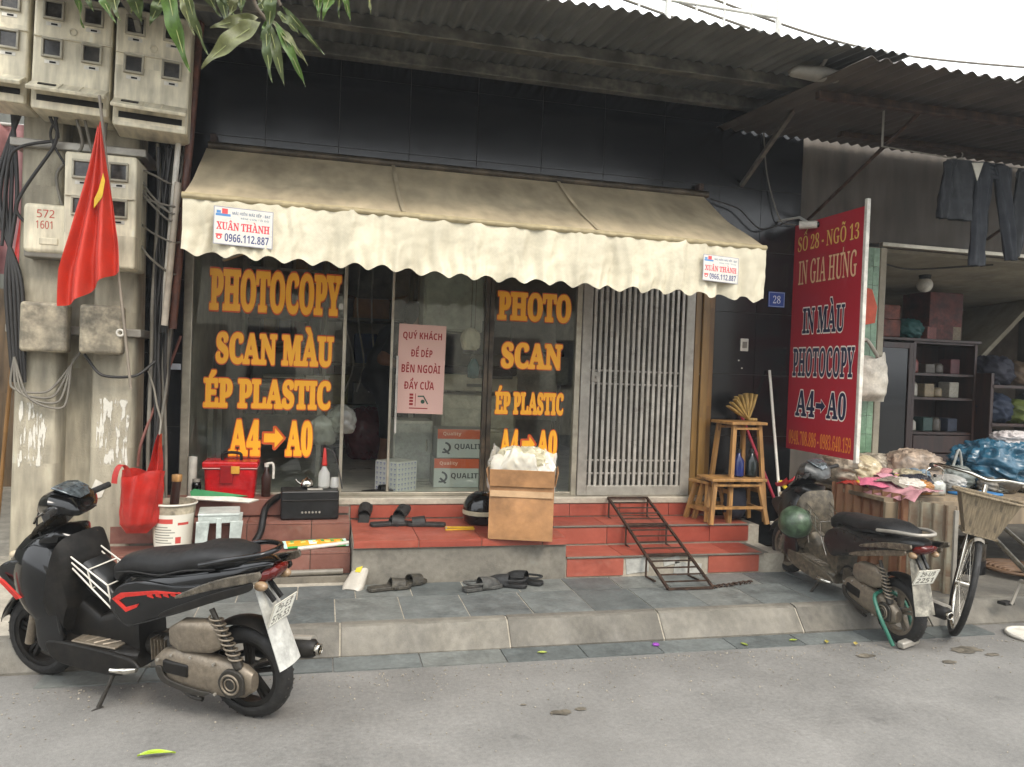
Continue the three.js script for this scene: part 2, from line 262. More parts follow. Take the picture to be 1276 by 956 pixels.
// ================================================================ GROUND
{
  const g = new THREE.PlaneGeometry(80, 80, 4, 4); g.rotateX(-PI / 2); g.translate(2, 0, 8);
  const p = g.attributes.position;
  const u = g.attributes.uv; for (let i = 0; i < p.count; i++) u.setXY(i, p.getX(i), -p.getZ(i));
  const mat = std(0x7f7d79, 0.93, 0, { map: T.road, s: 0.42, bump: 0.004, bs: 1.6 });
  const o = new THREE.Mesh(g, mat); o.name = 'street'; o.receiveShadow = true; scene.add(struct(o));
  o.userData.label = 'worn grey concrete street surface with oil spots';
  // damp oil spots and dirt lying on the street
  const spot = std(0x7d786f, 0.85, 0, { map: T.dust, s: 3 });
  for (const [x, z, r] of [[1.05, 2.35, 0.035], [1.14, 2.33, 0.02], [3.55, 1.95, 0.07], [3.64, 2.04, 0.03], [3.3, 2.1, 0.03], [2.9, 1.95, 0.04], [0.9, 2.25, 0.012]]) {
    const pts = []; for (let k = 0; k < 18; k++) { const a = k / 18 * 2 * PI, q = r * (0.8 + 0.5 * noise(Math.cos(a) * 1.6 + x * 9, Math.sin(a) * 1.6, z)); pts.push(new THREE.Vector2(Math.cos(a) * q * 1.7, Math.sin(a) * q * 0.9)); }
    const s = clean(new THREE.ShapeGeometry(new THREE.Shape(pts))); s.rotateX(-PI / 2); s.translate(x, 0.004, z); M('stain', s, spot, o);
  }
}
{ // pavement of slate tiles, with the strip of slates along the gutter
  const o = struct(M('pavement', [span(-4.5, 3.45, -0.1, 0.1255, -0.2, 1.425), span(-6, 9, -0.1, -0.002, 1.4, 1.8)], m.mortar)); o.userData.label = 'raised pavement in front of the shop, laid with grey slates';
  const rows = [[0.738, 1.0, 0.0, 0.33], [1.006, 1.42, 0.12, 0.36]];
  for (const [z0, z1, off, w] of rows) for (let x = -1.1 + off - w; x < 3.4; x += w) {
    const a = Math.max(x, -1.1), b = Math.min(x + w - 0.007, 3.42); if (b - a < 0.06) continue;
    M('tile', box(b - a, 0.02, z1 - z0, (a + b) / 2, 0.119 + rr(-0.0012, 0.0012), (z0 + z1) / 2, rr(-0.004, 0.004), 0, rr(-0.004, 0.004)), m.slate[Math.floor(rnd() * 4)], o);
  }
  for (let x = -1.2; x < 3.6; x += 0.43) M('tile', box(0.423, 0.012, rr(0.16, 0.175), x + 0.21, 0.0005, 1.672, 0, 0, rr(-0.003, 0.003)), m.slate[Math.floor(rnd() * 4)], o);
}
{ // kerb of sloped cement blocks
  const o = struct(M('kerb', span(-4.5, 9, -0.1, 0.1, 1.42, 1.45), m.mortar)); o.userData.label = 'sloped cement kerb between pavement and street';
  for (let x = -4.3, k = 0; x < 6.3; x += 0.885, k++) {
    const L = 0.875, g = ext([[1.45, -0.05], [1.578, -0.05], [1.58, 0.012], [1.48, 0.122], [1.466, 0.129], [1.425, 0.13], [1.425, -0.05]], L, 0.004);
    g.rotateY(-PI / 2); // x -> z
    M('joint', place(ext([[1.45, -0.05], [1.57, -0.05], [1.574, 0.01], [1.476, 0.118], [1.43, 0.126], [1.43, -0.05]], 0.012, 0).rotateY(-PI / 2), x + L + 0.005, 0, 0), m.mortar, o);
    M('kerb_stone', place(g, x + L / 2, rr(-0.002, 0.001), rr(-0.004, 0.004)), k % 2 ? m.paleConcrete : m.concrete, o);
  }
}
{ // ground of the neighbour's stall and of the side passage
  struct(M('side_pavement', span(3.46, 9, -0.1, 0.126, -3.2, 1.42), m.concrete)).userData.label = 'plain concrete pavement under the neighbouring stall';
}
// ================================================================ SHOP BUILDING
const GZ = -0.03; // plane of the glass
const shop = thing('shop_building', 'narrow shophouse faced with black glossy tiles, copy shop on its ground floor', 'building', [0, 0, 0]);
{
  const wallMat = std(0x3b3a38, 0.9, 0, { map: T.concrete }), inner = std(0xd9d6ca, 0.85, 0, { map: T.grime, s: 0.7 }), floorMat = std(0xdedbd0, 0.4, 0, { map: T.grime, s: 0.8 });
  M('wall', [span(-1.3, -0.93, 0, 4.2, -0.25, -0.014), span(2.97, 3.69, 0, 4.2, -0.25, -0.014), span(-0.93, 2.97, 2.35, 4.2, -0.25, -0.014)], wallMat, shop);
  M('side_wall', [span(-1.3, -1.0, 0, 4.2, -4.4, -0.25)], inner, shop);
  M('side_wall', [span(3.0, 3.4, 0, 4.2, -4.4, -0.25)], inner, shop);
  M('back_wall', [span(-1.0, 3.0, 0, 4.2, -4.5, -4.4)], inner, shop);
  M('ceiling', span(-1.0, 3.0, 2.75, 2.85, -4.4, -0.25), inner, shop);
  M('floor', span(-1.0, 3.0, 0.3, 0.535, -4.4, -0.04), floorMat, shop);
  M('upper_floor', span(-1.3, 3.69, 4.0, 4.15, -4.4, -0.25), wallMat, shop);
  // black facade tiles
  const put = (x0, x1, y0, y1) => M('tile', span(x0 + 0.002, x1 - 0.002, y0 + 0.002, y1 - 0.002, -0.012 + rr(0, 0.001), rr(-0.001, 0.0012)), m.blackTile[Math.floor(rnd() * 3)], shop);
  const ys = [0.14, 0.53, 1.02, 1.51, 2.0, 2.49, 2.98, 3.47, 3.96];
  for (let j = 0; j < ys.length - 1; j++) {
    put(-1.3, -0.925, ys[j], ys[j + 1]); put(2.965, 3.33, ys[j], ys[j + 1]); put(3.33, 3.69, ys[j], ys[j + 1]);
    if (ys[j] > 2.3) for (let k = 0; k < 8; k++) { const a = -0.925 + k * 0.48625; put(a, a + 0.48625, Math.max(ys[j], 2.36), ys[j + 1]); }
  }
  M('grout', [span(-1.3, -0.925, 0.14, 3.96, -0.02, -0.0065), span(2.965, 3.69, 0.14, 3.96, -0.02, -0.0065), span(-0.925, 2.965, 2.36, 3.96, -0.02, -0.0065)], std(0x55534f, 0.9), shop);
  // white stone sill in front of the glass and the door
  M('door_sill', rspan(-0.93, 2.96, 0.5, 0.548, -0.1, 0.075, 0.008), std(0xb8b4aa, 0.5, 0, { map: T.concrete, s: 1 }), shop);
}
{ // steps
  const st = thing('front_steps', 'red tiled entrance steps with a concrete block beside them', 'steps', [0, 0, 0]);
  M('core', [span(1.575, 3.19, 0, 0.255, 0.05, 0.722), span(1.575, 3.19, 0.2, 0.39, 0.05, 0.39), span(-0.93, 2.96, 0.3, 0.5, -0.2, 0.055)], m.mortar, st);
  const R = () => m.redTile[Math.floor(rnd() * 3)], B = () => m.brownTile[Math.floor(rnd() * 2)], W = 0.4;
  const riser = (x0, x1, y0, y1, z, f) => { for (let x = x0; x < x1 - 0.02; x += W) { const b = Math.min(x + W, x1); M('tile', box(b - x - 0.005, y1 - y0 - 0.006, 0.012, (x + b) / 2, (y0 + y1) / 2, z - 0.005 + rr(-0.001, 0.001)), f(), st); } };
  const tread = (x0, x1, z0, z1, y, f) => { for (let x = x0; x < x1 - 0.02; x += W) { const b = Math.min(x + W, x1); M('tile', box(b - x - 0.005, 0.012, z1 - z0 - 0.004, (x + b) / 2, y - 0.006 + rr(-0.001, 0.001), (z0 + z1) / 2), f(), st); } };
  const nosing = (x0, x1, y, z) => M('nosing', box(x1 - x0, 0.008, 0.014, (x0 + x1) / 2, y - 0.003, z), m.paleConcrete, st);
  riser(0.205, 2.96, 0.405, 0.5, 0.066, R);
  tread(1.58, 3.1, 0.074, 0.395, 0.402, R); riser(1.58, 3.1, 0.272, 0.39, 0.398, R); nosing(1.58, 3.1, 0.402, 0.4);
  tread(1.58, 3.02, 0.41, 0.728, 0.267, R); riser(1.58, 1.98, 0.135, 0.255, 0.73, R); riser(2.6, 2.99, 0.135, 0.255, 0.73, R); nosing(1.58, 3.02, 0.267, 0.733);
  M('broken_core', [rbox(0.6, 0.13, 0.03, 0.01, 2.29, 0.19, 0.705), rspan(3.1, 3.2, 0.13, 0.39, 0.05, 0.36, 0.02), rspan(3.02, 3.1, 0.13, 0.26, 0.05, 0.7, 0.02)], m.paleConcrete, st);
  for (const [x, y, w, h, r] of [[2.08, 0.2, 0.16, 0.1, 0.1], [2.45, 0.17, 0.2, 0.08, -0.1], [2.33, 0.225, 0.12, 0.05, 0.2]]) M('broken_tile', box(w, h, 0.01, x, y, 0.722, 0, 0, r), m.greyPlastic, st);
  // the concrete block on the left of the steps
  M('concrete_block', rspan(0.2, 1.575, 0.0, 0.352, 0.06, 0.728, 0.008), m.paleConcrete, st);
  tread(0.205, 1.57, 0.074, 0.745, 0.4, R); riser(0.205, 1.57, 0.352, 0.392, 0.745, R); M('bed', span(0.205, 1.57, 0.35, 0.389, 0.07, 0.735), m.mortar, st);
  // dusty brown steps further left
  M('core', [span(-1.25, 0.195, 0, 0.3, 0.0, 0.605), span(-1.25, 0.195, 0.2, 0.43, 0.0, 0.345), span(-1.25, 0.195, 0.4, 0.5, -0.02, 0.1)], m.darkConcrete, st);
  riser(-1.25, 0.195, 0.45, 0.5, 0.112, B); tread(-1.25, 0.195, 0.12, 0.358, 0.442, B); riser(-1.25, 0.195, 0.318, 0.43, 0.358, B);
  tread(-1.25, 0.195, 0.365, 0.62, 0.308, B); riser(-1.25, 0.195, 0.17, 0.296, 0.618, B); M('footing', rspan(-1.25, 0.195, 0.0, 0.168, 0.5, 0.66, 0.006), m.darkConcrete, st);
  M('ledge', rspan(-1.25, -0.2, 0.45, 0.562, -0.02, 0.17, 0.006), m.brownTile[1], st);
}
// ---------------------------------------------------------------- glazing
const OR = '#f4ad1c', RD = '#c04a0c';
function arrow(c, x0, x1, y, h) { c.beginPath(); const n = (x1 - x0) * 0.45; c.moveTo(x0, y - h * 0.22); c.lineTo(x1 - n, y - h * 0.22); c.lineTo(x1 - n, y - h * 0.5); c.lineTo(x1, y); c.lineTo(x1 - n, y + h * 0.5); c.lineTo(x1 - n, y + h * 0.22); c.lineTo(x0, y + h * 0.22); c.closePath(); }
{
  const f = thing('glass_shopfront', 'glazed copy shop front with orange lettering in aluminium frames', 'shop window', [0, 0, 0]);
  const al = m.alu, br = std(0x5d5346, 0.5, 0.3, { map: T.dust });
  M('frame', [rspan(-0.925, -0.868, 0.55, 2.34, -0.06, 0.0, 0.006), rspan(-0.868, 1.83, 2.28, 2.34, -0.06, 0.0, 0.006)], al, f);
  M('frame', rspan(-0.868, 1.83, 0.549, 0.575, -0.055, -0.005, 0.004), al, f);
  M('mullion', rspan(0.118, 0.142, 0.575, 2.28, -0.055, -0.006, 0.004), al, f);
  M('mullion', [rspan(1.13, 1.16, 0.575, 2.28, -0.06, -0.003, 0.004), rspan(1.165, 1.2, 0.575, 2.28, -0.07, -0.012, 0.004)], br, f);
  M('mullion', rspan(1.83, 1.872, 0.549, 2.34, -0.06, 0.002, 0.004), al, f);
  M('glass_pane', span(-0.866, 0.116, 0.577, 2.278, GZ - 0.003, GZ + 0.003), m.glass, f);
  M('glass_pane', span(0.47, 1.128, 0.577, 2.278, GZ - 0.003, GZ + 0.003), m.glass, f); M('mullion', rspan(0.452, 0.47, 0.577, 2.278, GZ - 0.014, GZ + 0.014, 0.004), al, f);
  M('glass_pane', span(1.202, 1.828, 0.577, 2.278, GZ - 0.003, GZ + 0.003), m.glass, f);
  M('door_handle', [rod([0.5, 1.0, 0.015], [0.5, 1.55, 0.015], 0.009), rod([0.5, 1.05, GZ], [0.5, 1.05, 0.015], 0.006), rod([0.5, 1.5, GZ], [0.5, 1.5, 0.015], 0.006)], m.steel, f);
  const F = '900 120px serif';
  const letters = (X0, X1, Y0, Y1, w, rows, name) => {
    const k = w / (X1 - X0), h = Math.round((Y1 - Y0) * k);
    const t = canvas(w, h, (c) => {
      for (const [s, x0, x1, y0, y1, ref] of rows) {
        const bx = (x) => (x - X0) * k, by = (y) => (Y1 - y) * k;
        if (s === '>') { for (const [lw, col] of [[0.03 * k, RD], [0, OR]]) { arrow(c, bx(x0), bx(x1), by((y0 + y1) / 2), (y1 - y0) * k); c.lineJoin = 'round'; if (lw) { c.strokeStyle = col; c.lineWidth = lw; c.stroke(); } else { c.fillStyle = col; c.fill(); } } continue; }
        fitText(c, s, bx(x0), by(y1), bx(x1), by(y0), F, OR, RD, 14, ref); fitText(c, s, bx(x0), by(y1), bx(x1), by(y0), F, OR, OR, 6);
        c.save(); c.globalCompositeOperation = 'source-atop'; c.restore();
      }
    });
    M(name, quad(X0, X1, Y0, Y1, GZ + 0.006), print(t, 0.5, { transparent: true }), f, { uv: 1 });
  };
  letters(-0.86, 0.11, 0.7, 2.2, 900, [['PHOTOCOPY', -0.765, 0.095, 1.815, 2.085], ['SCAN MÀU', -0.715, 0.055, 1.455, 1.715, 'SCAN MÀU'], ['ÉP PLASTIC', -0.785, 0.045, 1.155, 1.4], ['A4', -0.615, -0.415, 0.83, 1.065], ['>', -0.39, -0.26, 0.88, 1.02], ['A0', -0.245, -0.07, 0.83, 1.065]], 'lettering');
  letters(1.205, 1.825, 0.7, 2.2, 640, [['PHOTO', 1.225, 1.785, 1.85, 2.05], ['SCAN', 1.265, 1.73, 1.495, 1.68], ['ÉP PLASTIC', 1.23, 1.755, 1.155, 1.355], ['A4', 1.275, 1.42, 0.83, 1.03], ['>', 1.445, 1.545, 0.87, 0.99], ['A0', 1.56, 1.715, 0.83, 1.03]], 'lettering');
  // notice about leaving shoes outside
  const nt = canvas(330, 620, (c, w, h) => {
    c.fillStyle = '#cfa99c'; c.fillRect(0, 0, w, h); const R2 = '#8c1a1c', S = '700 80px sans-serif';
    fitText(c, 'QUÝ KHÁCH', 28, 40, 302, 112, S, R2); fitText(c, 'ĐỂ DÉP', 88, 148, 240, 224, S, R2); fitText(c, 'BÊN NGOÀI', 28, 262, 300, 336, S, R2); fitText(c, 'ĐẨY CỬA', 50, 372, 262, 452, S, R2);
    c.fillStyle = R2; for (let k = 0; k < 4; k++) c.fillRect(92, 482 + k * 22, 26, 15); c.fillRect(132, 480, 4, 90);
    c.strokeStyle = '#2a4a3a'; c.lineWidth = 9; c.beginPath(); c.moveTo(150, 500); c.lineTo(190, 498); c.lineTo(222, 552); c.stroke(); c.beginPath(); c.arc(186, 536, 14, 0, 7); c.fillStyle = '#2a4a3a'; c.fill();
    c.fillStyle = R2; c.fillRect(92, 580, 130, 7);
  });
  const nb = thing('shoe_notice', 'pinkish paper notice with red handwriting taped to the glass door', 'notice', [0.675, 1.46, GZ + 0.006]);
  M('paper', span(-0.17, 0.17, -0.32, 0.32, -0.002, 0), std(0xcfa99c, 0.9), nb); M('print', quad(-0.169, 0.169, -0.319, 0.319, 0.0015), print(nt, 0.85), nb, { uv: 1 });
  nb.rotation.z = -0.012;
  const sk = M('sticker', [span(0.085, 0.115, 1.86, 1.9, GZ + 0.0035, GZ + 0.0045)], m.white, f); sk;
}
// ---------------------------------------------------------------- security door
{
  const d = thing('security_door', 'stainless steel security door of close vertical bars', 'door', [1.876, 0.55, 0]);
  const W = 0.92, H = 1.83;
  M('frame', [rspan(0, 0.075, 0, H, -0.045, 0.012, 0.006), rspan(W - 0.075, W, 0, H, -0.045, 0.012, 0.006), rspan(0.075, W - 0.075, 0, 0.075, -0.044, 0.01, 0.005), rspan(0.075, W - 0.075, H - 0.08, H, -0.044, 0.01, 0.005)], m.dullSteel, d);
  for (const y of [0.165, 0.265, 0.85, 0.95]) M('rail', rod([0.07, y, -0.018], [W - 0.07, y, -0.018], 0.008), m.steel, d);
  const bg = rspan(-0.0115, 0.0115, 0.07, H - 0.075, -0.012, 0.008, 0.004);
  for (let k = 0; k < 17; k++) M('bar', bg.clone(), m.steel, d, { at: [0.1 + k * (W - 0.2) / 16, 0, 0] });
  M('lock_plate', [rspan(0.085, 0.155, 0.86, 0.94, -0.022, 0.0095, 0.004), rod([0.125, 0.9, 0.008], [0.125, 0.9, 0.024], 0.012)], m.dullSteel, d);
  M('backing_panel', span(0.02, W - 0.02, 0.03, H - 0.02, -0.16, -0.14), std(0x77756f, 0.35, 0.2, { map: T.dust }), d);
  const j = thing('door_frame', 'varnished brown wooden door jamb beside the black tiled pier', 'door frame', [2.8, 0.55, 0]);
  M('jamb', rspan(0, 0.05, 0, 1.79, -0.15, 0.01, 0.005), m.goldWood, j); M('jamb', rspan(0.053, 0.115, 0, 1.79, -0.15, 0.03, 0.006), m.goldWood, j); M('jamb', rspan(0.117, 0.16, 0, 1.79, -0.15, 0.016, 0.005), std(0x7a5d33, 0.5, 0, { map: T.wood }), j);
}
// ---------------------------------------------------------------- awning
{
  const a = thing('awning', 'cream fabric awning with scalloped valance over the shop window', 'awning', [0, 0, 0]);
  const X0 = -0.80, X1 = 2.79, TZ = 0.07, TY = 2.865, LZ = 1.0, LY = 2.36;
  const lipY = (u) => LY + 0.012 - 0.03 * u, sag = (u) => 0.012 * Math.sin(u * 9.4) + 0.01 * Math.sin(u * 23 + 1);
  const top = std(0xd0c4ad, 0.85, 0, { map: T.dirtfab, s: 0.7, bump: 0.001, transmission: 0.06 });
  M('fabric_roof', sheet((u, v) => { const x = X0 + (X1 - X0) * u + (v * (u - 0.5) * -0.05), sg = Math.sin(v * PI); return [x, TY + (lipY(u) - TY) * v - 0.025 * sg + 0.012 * sg * noise(u * 8, v * 2.5, 1) + 0.006 * sg * Math.sin(u * 60 + v * 5), TZ + (LZ - TZ) * v]; }, 120, 16, 0.0015), top, a);
  const n = 23, val = std(0xe0dac6, 0.8, 0, { map: T.fabric, s: 0.9, transmission: 0.12 });
  M('valance', sheet((u, v) => {
    const x = X0 + 0.025 + (X1 - X0 - 0.05) * u; const drop = 0.292 + 0.03 * u + 0.034 * (1 - Math.pow(Math.abs(Math.sin(u * n * PI - PI / 2)), 1.6));
    const w = 0.007 * Math.sin(u * 62 + 9 * noise(u * 7, 3, 1)) * (0.25 + v) + 0.045 * noise(u * 24, v * 0.7, 4) * (0.15 + v) + 0.04 * noise(u * 62 + 0.6 * noise(u * 20, v * 2, 3), v * 0.8, 8) * (0.4 + 0.6 * v) + 0.006 * noise(u * 40 + v * 6, v * 7, 2);
    return [x, lipY(u) - 0.012 + sag(u) * 0.3 - drop * v, LZ + 0.012 + w + 0.01 * v];
  }, n * 14, 16, 0.0014), val, a);
  M('front_bar', [rod([X0 + 0.02, lipY(0) - 0.012, LZ - 0.005], [X1 - 0.02, lipY(1) - 0.012, LZ - 0.005], 0.016)], m.alu, a);
  for (const x of [0.42, 1.62]) M('seam', sheet((u, v) => { const q = TY - 0.004 + (lipY((x - X0) / (X1 - X0)) - TY) * v - 0.025 * Math.sin(v * PI); return [x - 0.012 + 0.024 * u, q + 0.016, TZ + (LZ - TZ) * v]; }, 2, 12, 0.002), top, a);
  M('hem', sheet((u, v) => [X0 + 0.02 + (X1 - X0 - 0.04) * u, lipY(u) + 0.008 - 0.034 * v + 0.003 * noise(u * 70, v, 2), LZ + 0.012 + 0.012 * Math.sin(v * PI) + 0.004 * noise(u * 50, 2, 3)], 160, 6, 0.001), std(0xb7ac8e, 0.85, 0, { map: T.dirtfab }), a);
  M('roller_tube', [rod([X0 + 0.01, TY + 0.022, TZ - 0.01], [X1 + 0.04, TY + 0.02, TZ - 0.01], 0.03, 16)], std(0x6d6458, 0.6, 0.5, { map: T.dust }), a);
  for (const x of [X0 + 0.04, X1 - 0.02]) M('bracket', [rspan(x - 0.02, x + 0.02, TY - 0.06, TY + 0.1, 0.0, 0.075, 0.004)], m.rustyIron, a);
  for (const x of [X0 + 0.12, X1 - 0.12]) M('arm', [rod([x, 2.15, 0.0], [x + (x < 0 ? 0.5 : -0.5), 2.28, 0.55], 0.014), rod([x + (x < 0 ? 0.5 : -0.5), 2.28, 0.55], [x, lipY(0) - 0.03, LZ - 0.02], 0.014)], m.alu, a);
  const badge = canvas(420, 280, (c, w, h) => {
    c.fillStyle = '#c6c2ba'; c.fillRect(0, 0, w, h); for (let k = 0; k < 160; k++) { c.fillStyle = 'rgba(120,110,95,0.08)'; c.fillRect(rnd() * w, rnd() * h, 4 + rnd() * 40, 2 + rnd() * 10); } c.strokeStyle = '#8a8a93'; c.lineWidth = 6; c.strokeRect(3, 3, w - 6, h - 6);
    c.fillStyle = '#4f7fb0'; c.fillRect(14, 52, 104, 18); c.fillRect(20, 30, 30, 20); c.fillStyle = '#c8494a'; c.fillRect(58, 14, 40, 38);
    fitText(c, 'MÁI HIÊN MÁI XẾP - BẠT', 130, 22, 400, 52, '700 40px sans-serif', '#4a5a6b'); fitText(c, 'RÈM CỬA - Ô DÙ', 190, 62, 390, 82, '700 40px sans-serif', '#6b7a80');
    fitText(c, 'XUÂN THÀNH', 20, 96, 396, 172, '900 80px serif', '#bf3440');
    c.fillStyle = '#c8494a'; c.beginPath(); c.arc(40, 224, 20, 0, 7); c.fill(); c.fillStyle = '#e6e3dc'; c.beginPath(); c.arc(40, 228, 8, 0, 7); c.fill(); c.fillStyle = '#c8494a'; c.fillRect(16, 202, 48, 11);
    fitText(c, '0966.112.887', 80, 194, 392, 256, '700 80px sans-serif', '#333a66');
  });
  for (const [x, y, w] of [[-0.455, 2.205, 0.31], [2.43, 2.17, 0.25]]) {
    const b = M('printed_patch', sheet((u, v) => { const px = x + (u - 0.5) * w; return [px, y + (v - 0.5) * w * 0.66 - (u - 0.5) * 0.012, LZ + 0.048 + 0.008 * noise(px * 12, v * 2, 4)]; }, 24, 6, 0.001), print(badge, 0.7), a, { uv: 1 }); b;
  }
}
// ---------------------------------------------------------------- corrugated canopy overhead
function corrugated(x0, x1, z0, z1, y0, y1, pitch, amp, thick) { const n = Math.round((x1 - x0) / pitch); return sheet((u, v) => [x0 + (x1 - x0) * u, y0 + (y1 - y0) * v + amp * Math.sin(u * n * 2 * PI), z0 + (z1 - z0) * v], n * 8, 3, thick); }
{
  const c = thing('corrugated_canopy', 'long grey corrugated metal canopy on steel tubes above the awning', 'canopy', [0, 0, 0]);
  const sheetMat = std(0x6f7274, 0.6, 0.35, { map: T.streak, s: 0.6 });
  for (let k = 0; k < 5; k++) { const a = -1.7 + k * 1.0; M('roof_sheet', corrugated(a, a + 1.02 * (k < 4 ? 1 : 0.98), 0.0, 1.62, 3.6 + (k % 2) * 0.004, 3.415 + (k % 2) * 0.004, 0.076, 0.011, 0.0012), sheetMat, c); }
  const tb = std(0x8a8a86, 0.6, 0.4, { map: T.dust });
  M('purlin', rspan(-1.7, 3.28, 3.475, 3.56, 0.27, 0.35, 0.006), tb, c); M('purlin', rspan(-1.7, 3.28, 3.415, 3.495, 0.88, 0.96, 0.006), tb, c);
  for (const x of [-1.1, 3.15]) { M('bracket', [bar([x, 3.46, 0.0], [x, 3.385, 1.0], 0.035), bar([x, 3.0, 0.0], [x, 3.4, 0.7], 0.03)], tb, c); }
}
{ // neighbouring canopy, sagging and patched
  const c = thing('neighbour_canopy', 'sagging patched canopy over the neighbouring stall', 'canopy', [0, 0, 0]);
  const mt = std(0x55504c, 0.8, 0.1, { map: T.streak, s: 0.6 });
  for (let k = 0; k < 5; k++) { const a = 2.9 + k * 0.95; M('roof_sheet', corrugated(a, a + 0.97, 0.02, 1.75, 3.42, 3.3 - 0.02 * k + (k % 2) * 0.015, 0.095, 0.013, 0.002), mt, c); }
  M('purlin', rspan(2.95, 7.1, 3.25, 3.3, 1.2, 1.25, 0.006), m.rustyIron, c); M('purlin', rspan(3.7, 7.1, 3.32, 3.36, 0.4, 0.45, 0.006), m.rustyIron, c);
  M('tarpaulin', sheet((u, v) => [4.0 + 2.2 * u, 3.43 + 0.06 * noise(u * 5, v * 4, 9) - 0.1 * v, 0.9 + 0.95 * v], 30, 14, 0.003), std(0x8c8a86, 0.7, 0, { map: T.dirtfab }), c);
  M('strut', rod([3.72, 2.75, 0.02], [3.75, 3.28, 1.2], 0.014), m.rustyIron, c); M('strut', rod([5.5, 2.75, 0.02], [5.5, 3.28, 1.2], 0.014), m.rustyIron, c);
}
{ // upper balcony seen above the canopy edge
  const r = thing('balcony_railing', 'white steel balcony railing above the corrugated canopy', 'railing', [0, 4.15, -0.3]);
  const w = std(0xd9dbd8, 0.5, 0.1);
  for (const y of [0.1, 0.36, 0.62, 0.9]) M('rail', rod([-0.4, y, 0], [3.6, y, 0], 0.016), w, r);
  for (let k = 0; k < 17; k++) M('baluster', rod([-0.4 + k * 0.25, k % 4 ? 0.08 : 0, 0], [-0.4 + k * 0.25, 0.9, 0], k % 4 ? 0.01 : 0.026), w, r);
  const w2 = thing('overhead_cable', 'pale cable strung across the sky beyond the canopy', 'cable', [0, 0, 0]);
  M('wire', tube([[-3, 5.6, 1.2], [3.2, 5.0, 0.6], [9, 5.4, 0.4]], 0.02, 60), std(0x9fa9ad, 0.7), w2);
}
for (let k = 0; k < 3; k++) { const w = M('cable', tube([[1.5, 4.75 + k * 0.16, -0.6], [5, 4.35 + k * 0.13, -0.8], [10, 4.5 + k * 0.2, -0.7]], 0.012, 50), m.greyCable); tag(w, 'grey cable slung across the sky above the neighbouring canopy', 'cable', 'cables above the neighbouring canopy'); }
{ // lamp under the canopy end
  const l = thing('canopy_lamp', 'unlit pale oval street lamp head under the canopy end', 'lamp', [2.9, 3.36, 1.3], 0);
  M('shade', loft([[-0.2, 0, 0, 0.012, 0.02], [-0.17, 0.008, 0, 0.03, 0.05], [0, 0.012, 0, 0.04, 0.07], [0.15, 0.008, 0, 0.03, 0.05], [0.19, 0, 0, 0.012, 0.02]], 20, 2.2), std(0x8b8982, 0.8), l);
  M('stem', rod([0, 0.03, 0], [0, 0.14, 0.16], 0.012), m.dullSteel, l);
}
// ================================================================ LEFT: NEXT BUILDING, POLE, METERS
{
  const b = thing('side_house', 'grey rendered house wall beyond the alley behind the utility pole', 'building', [0, 0, 0]);
  const w = std(0x6d716f, 0.9, 0, { map: T.streak, s: 0.6 });
  M('wall', span(-5.2, -2.1, 0.0, 5.2, -3.4, -3.2), w, b); M('wall', span(-5.4, -5.2, 0, 5.2, -3.2, 1.2), w, b);
  M('doorway', span(-3.2, -2.2, 0.1, 2.1, -3.19, -3.15), std(0x6f5f4c, 0.8, 0, { map: T.wood }), b);
  struct(M('alley_floor', span(-5.2, -1.3, -0.05, 0.122, -3.2, -0.2), std(0x8f8b83, 0.85, 0, { map: T.concrete }))).userData.label = 'bare concrete floor of the alley beside the shop';
  const cl = thing('pink_curtain', 'faded pink cloth hanging in the alley behind the meters', 'cloth', [-2.12, 0, -0.35]);
  M('cloth', sheet((u, v) => [-0.42 + 0.75 * u, 3.0 - 1.0 * v, 0.03 * Math.sin(u * 30)], 50, 8, 0.004), std(0xb98a94, 0.85, 0, { map: T.dirtfab }), cl); M('rail', rod([-0.9, 3.0, 0], [0.82, 3.0, 0], 0.012), m.dullSteel, cl);
  const fl = thing('furled_flag', 'furled red flag leaning behind the utility pole', 'flag', [-2.0, 0.122, -0.12]);
  M('staff', rod([-0.05, 0, 0], [0.1, 2.6, -0.02], 0.013), m.bareWood, fl);
  M('cloth', loft([[0, 0, 0, 0.02, 0.02], [0.15, 0.01, 0, 0.05, 0.06], [0.5, 0, 0, 0.045, 0.05], [0.85, -0.01, 0, 0.03, 0.04], [0.95, 0, 0, 0.01, 0.015]], 18, 2).applyMatrix4(new THREE.Matrix4().makeRotationZ(PI / 2 - 0.06).setPosition(0.045, 1.55, -0.01)), m.red, fl);
  const pl = thing('brown_plank', 'brown wooden plank leaning in the alley behind the pole', 'plank', [-2.0, 0.122, 0.1]);
  M('board', bar([-0.0, 0, 0], [-0.14, 1.75, -0.1], 0.09, 0.03), std(0x5a3527, 0.8, 0, { map: T.wood }), pl);
}
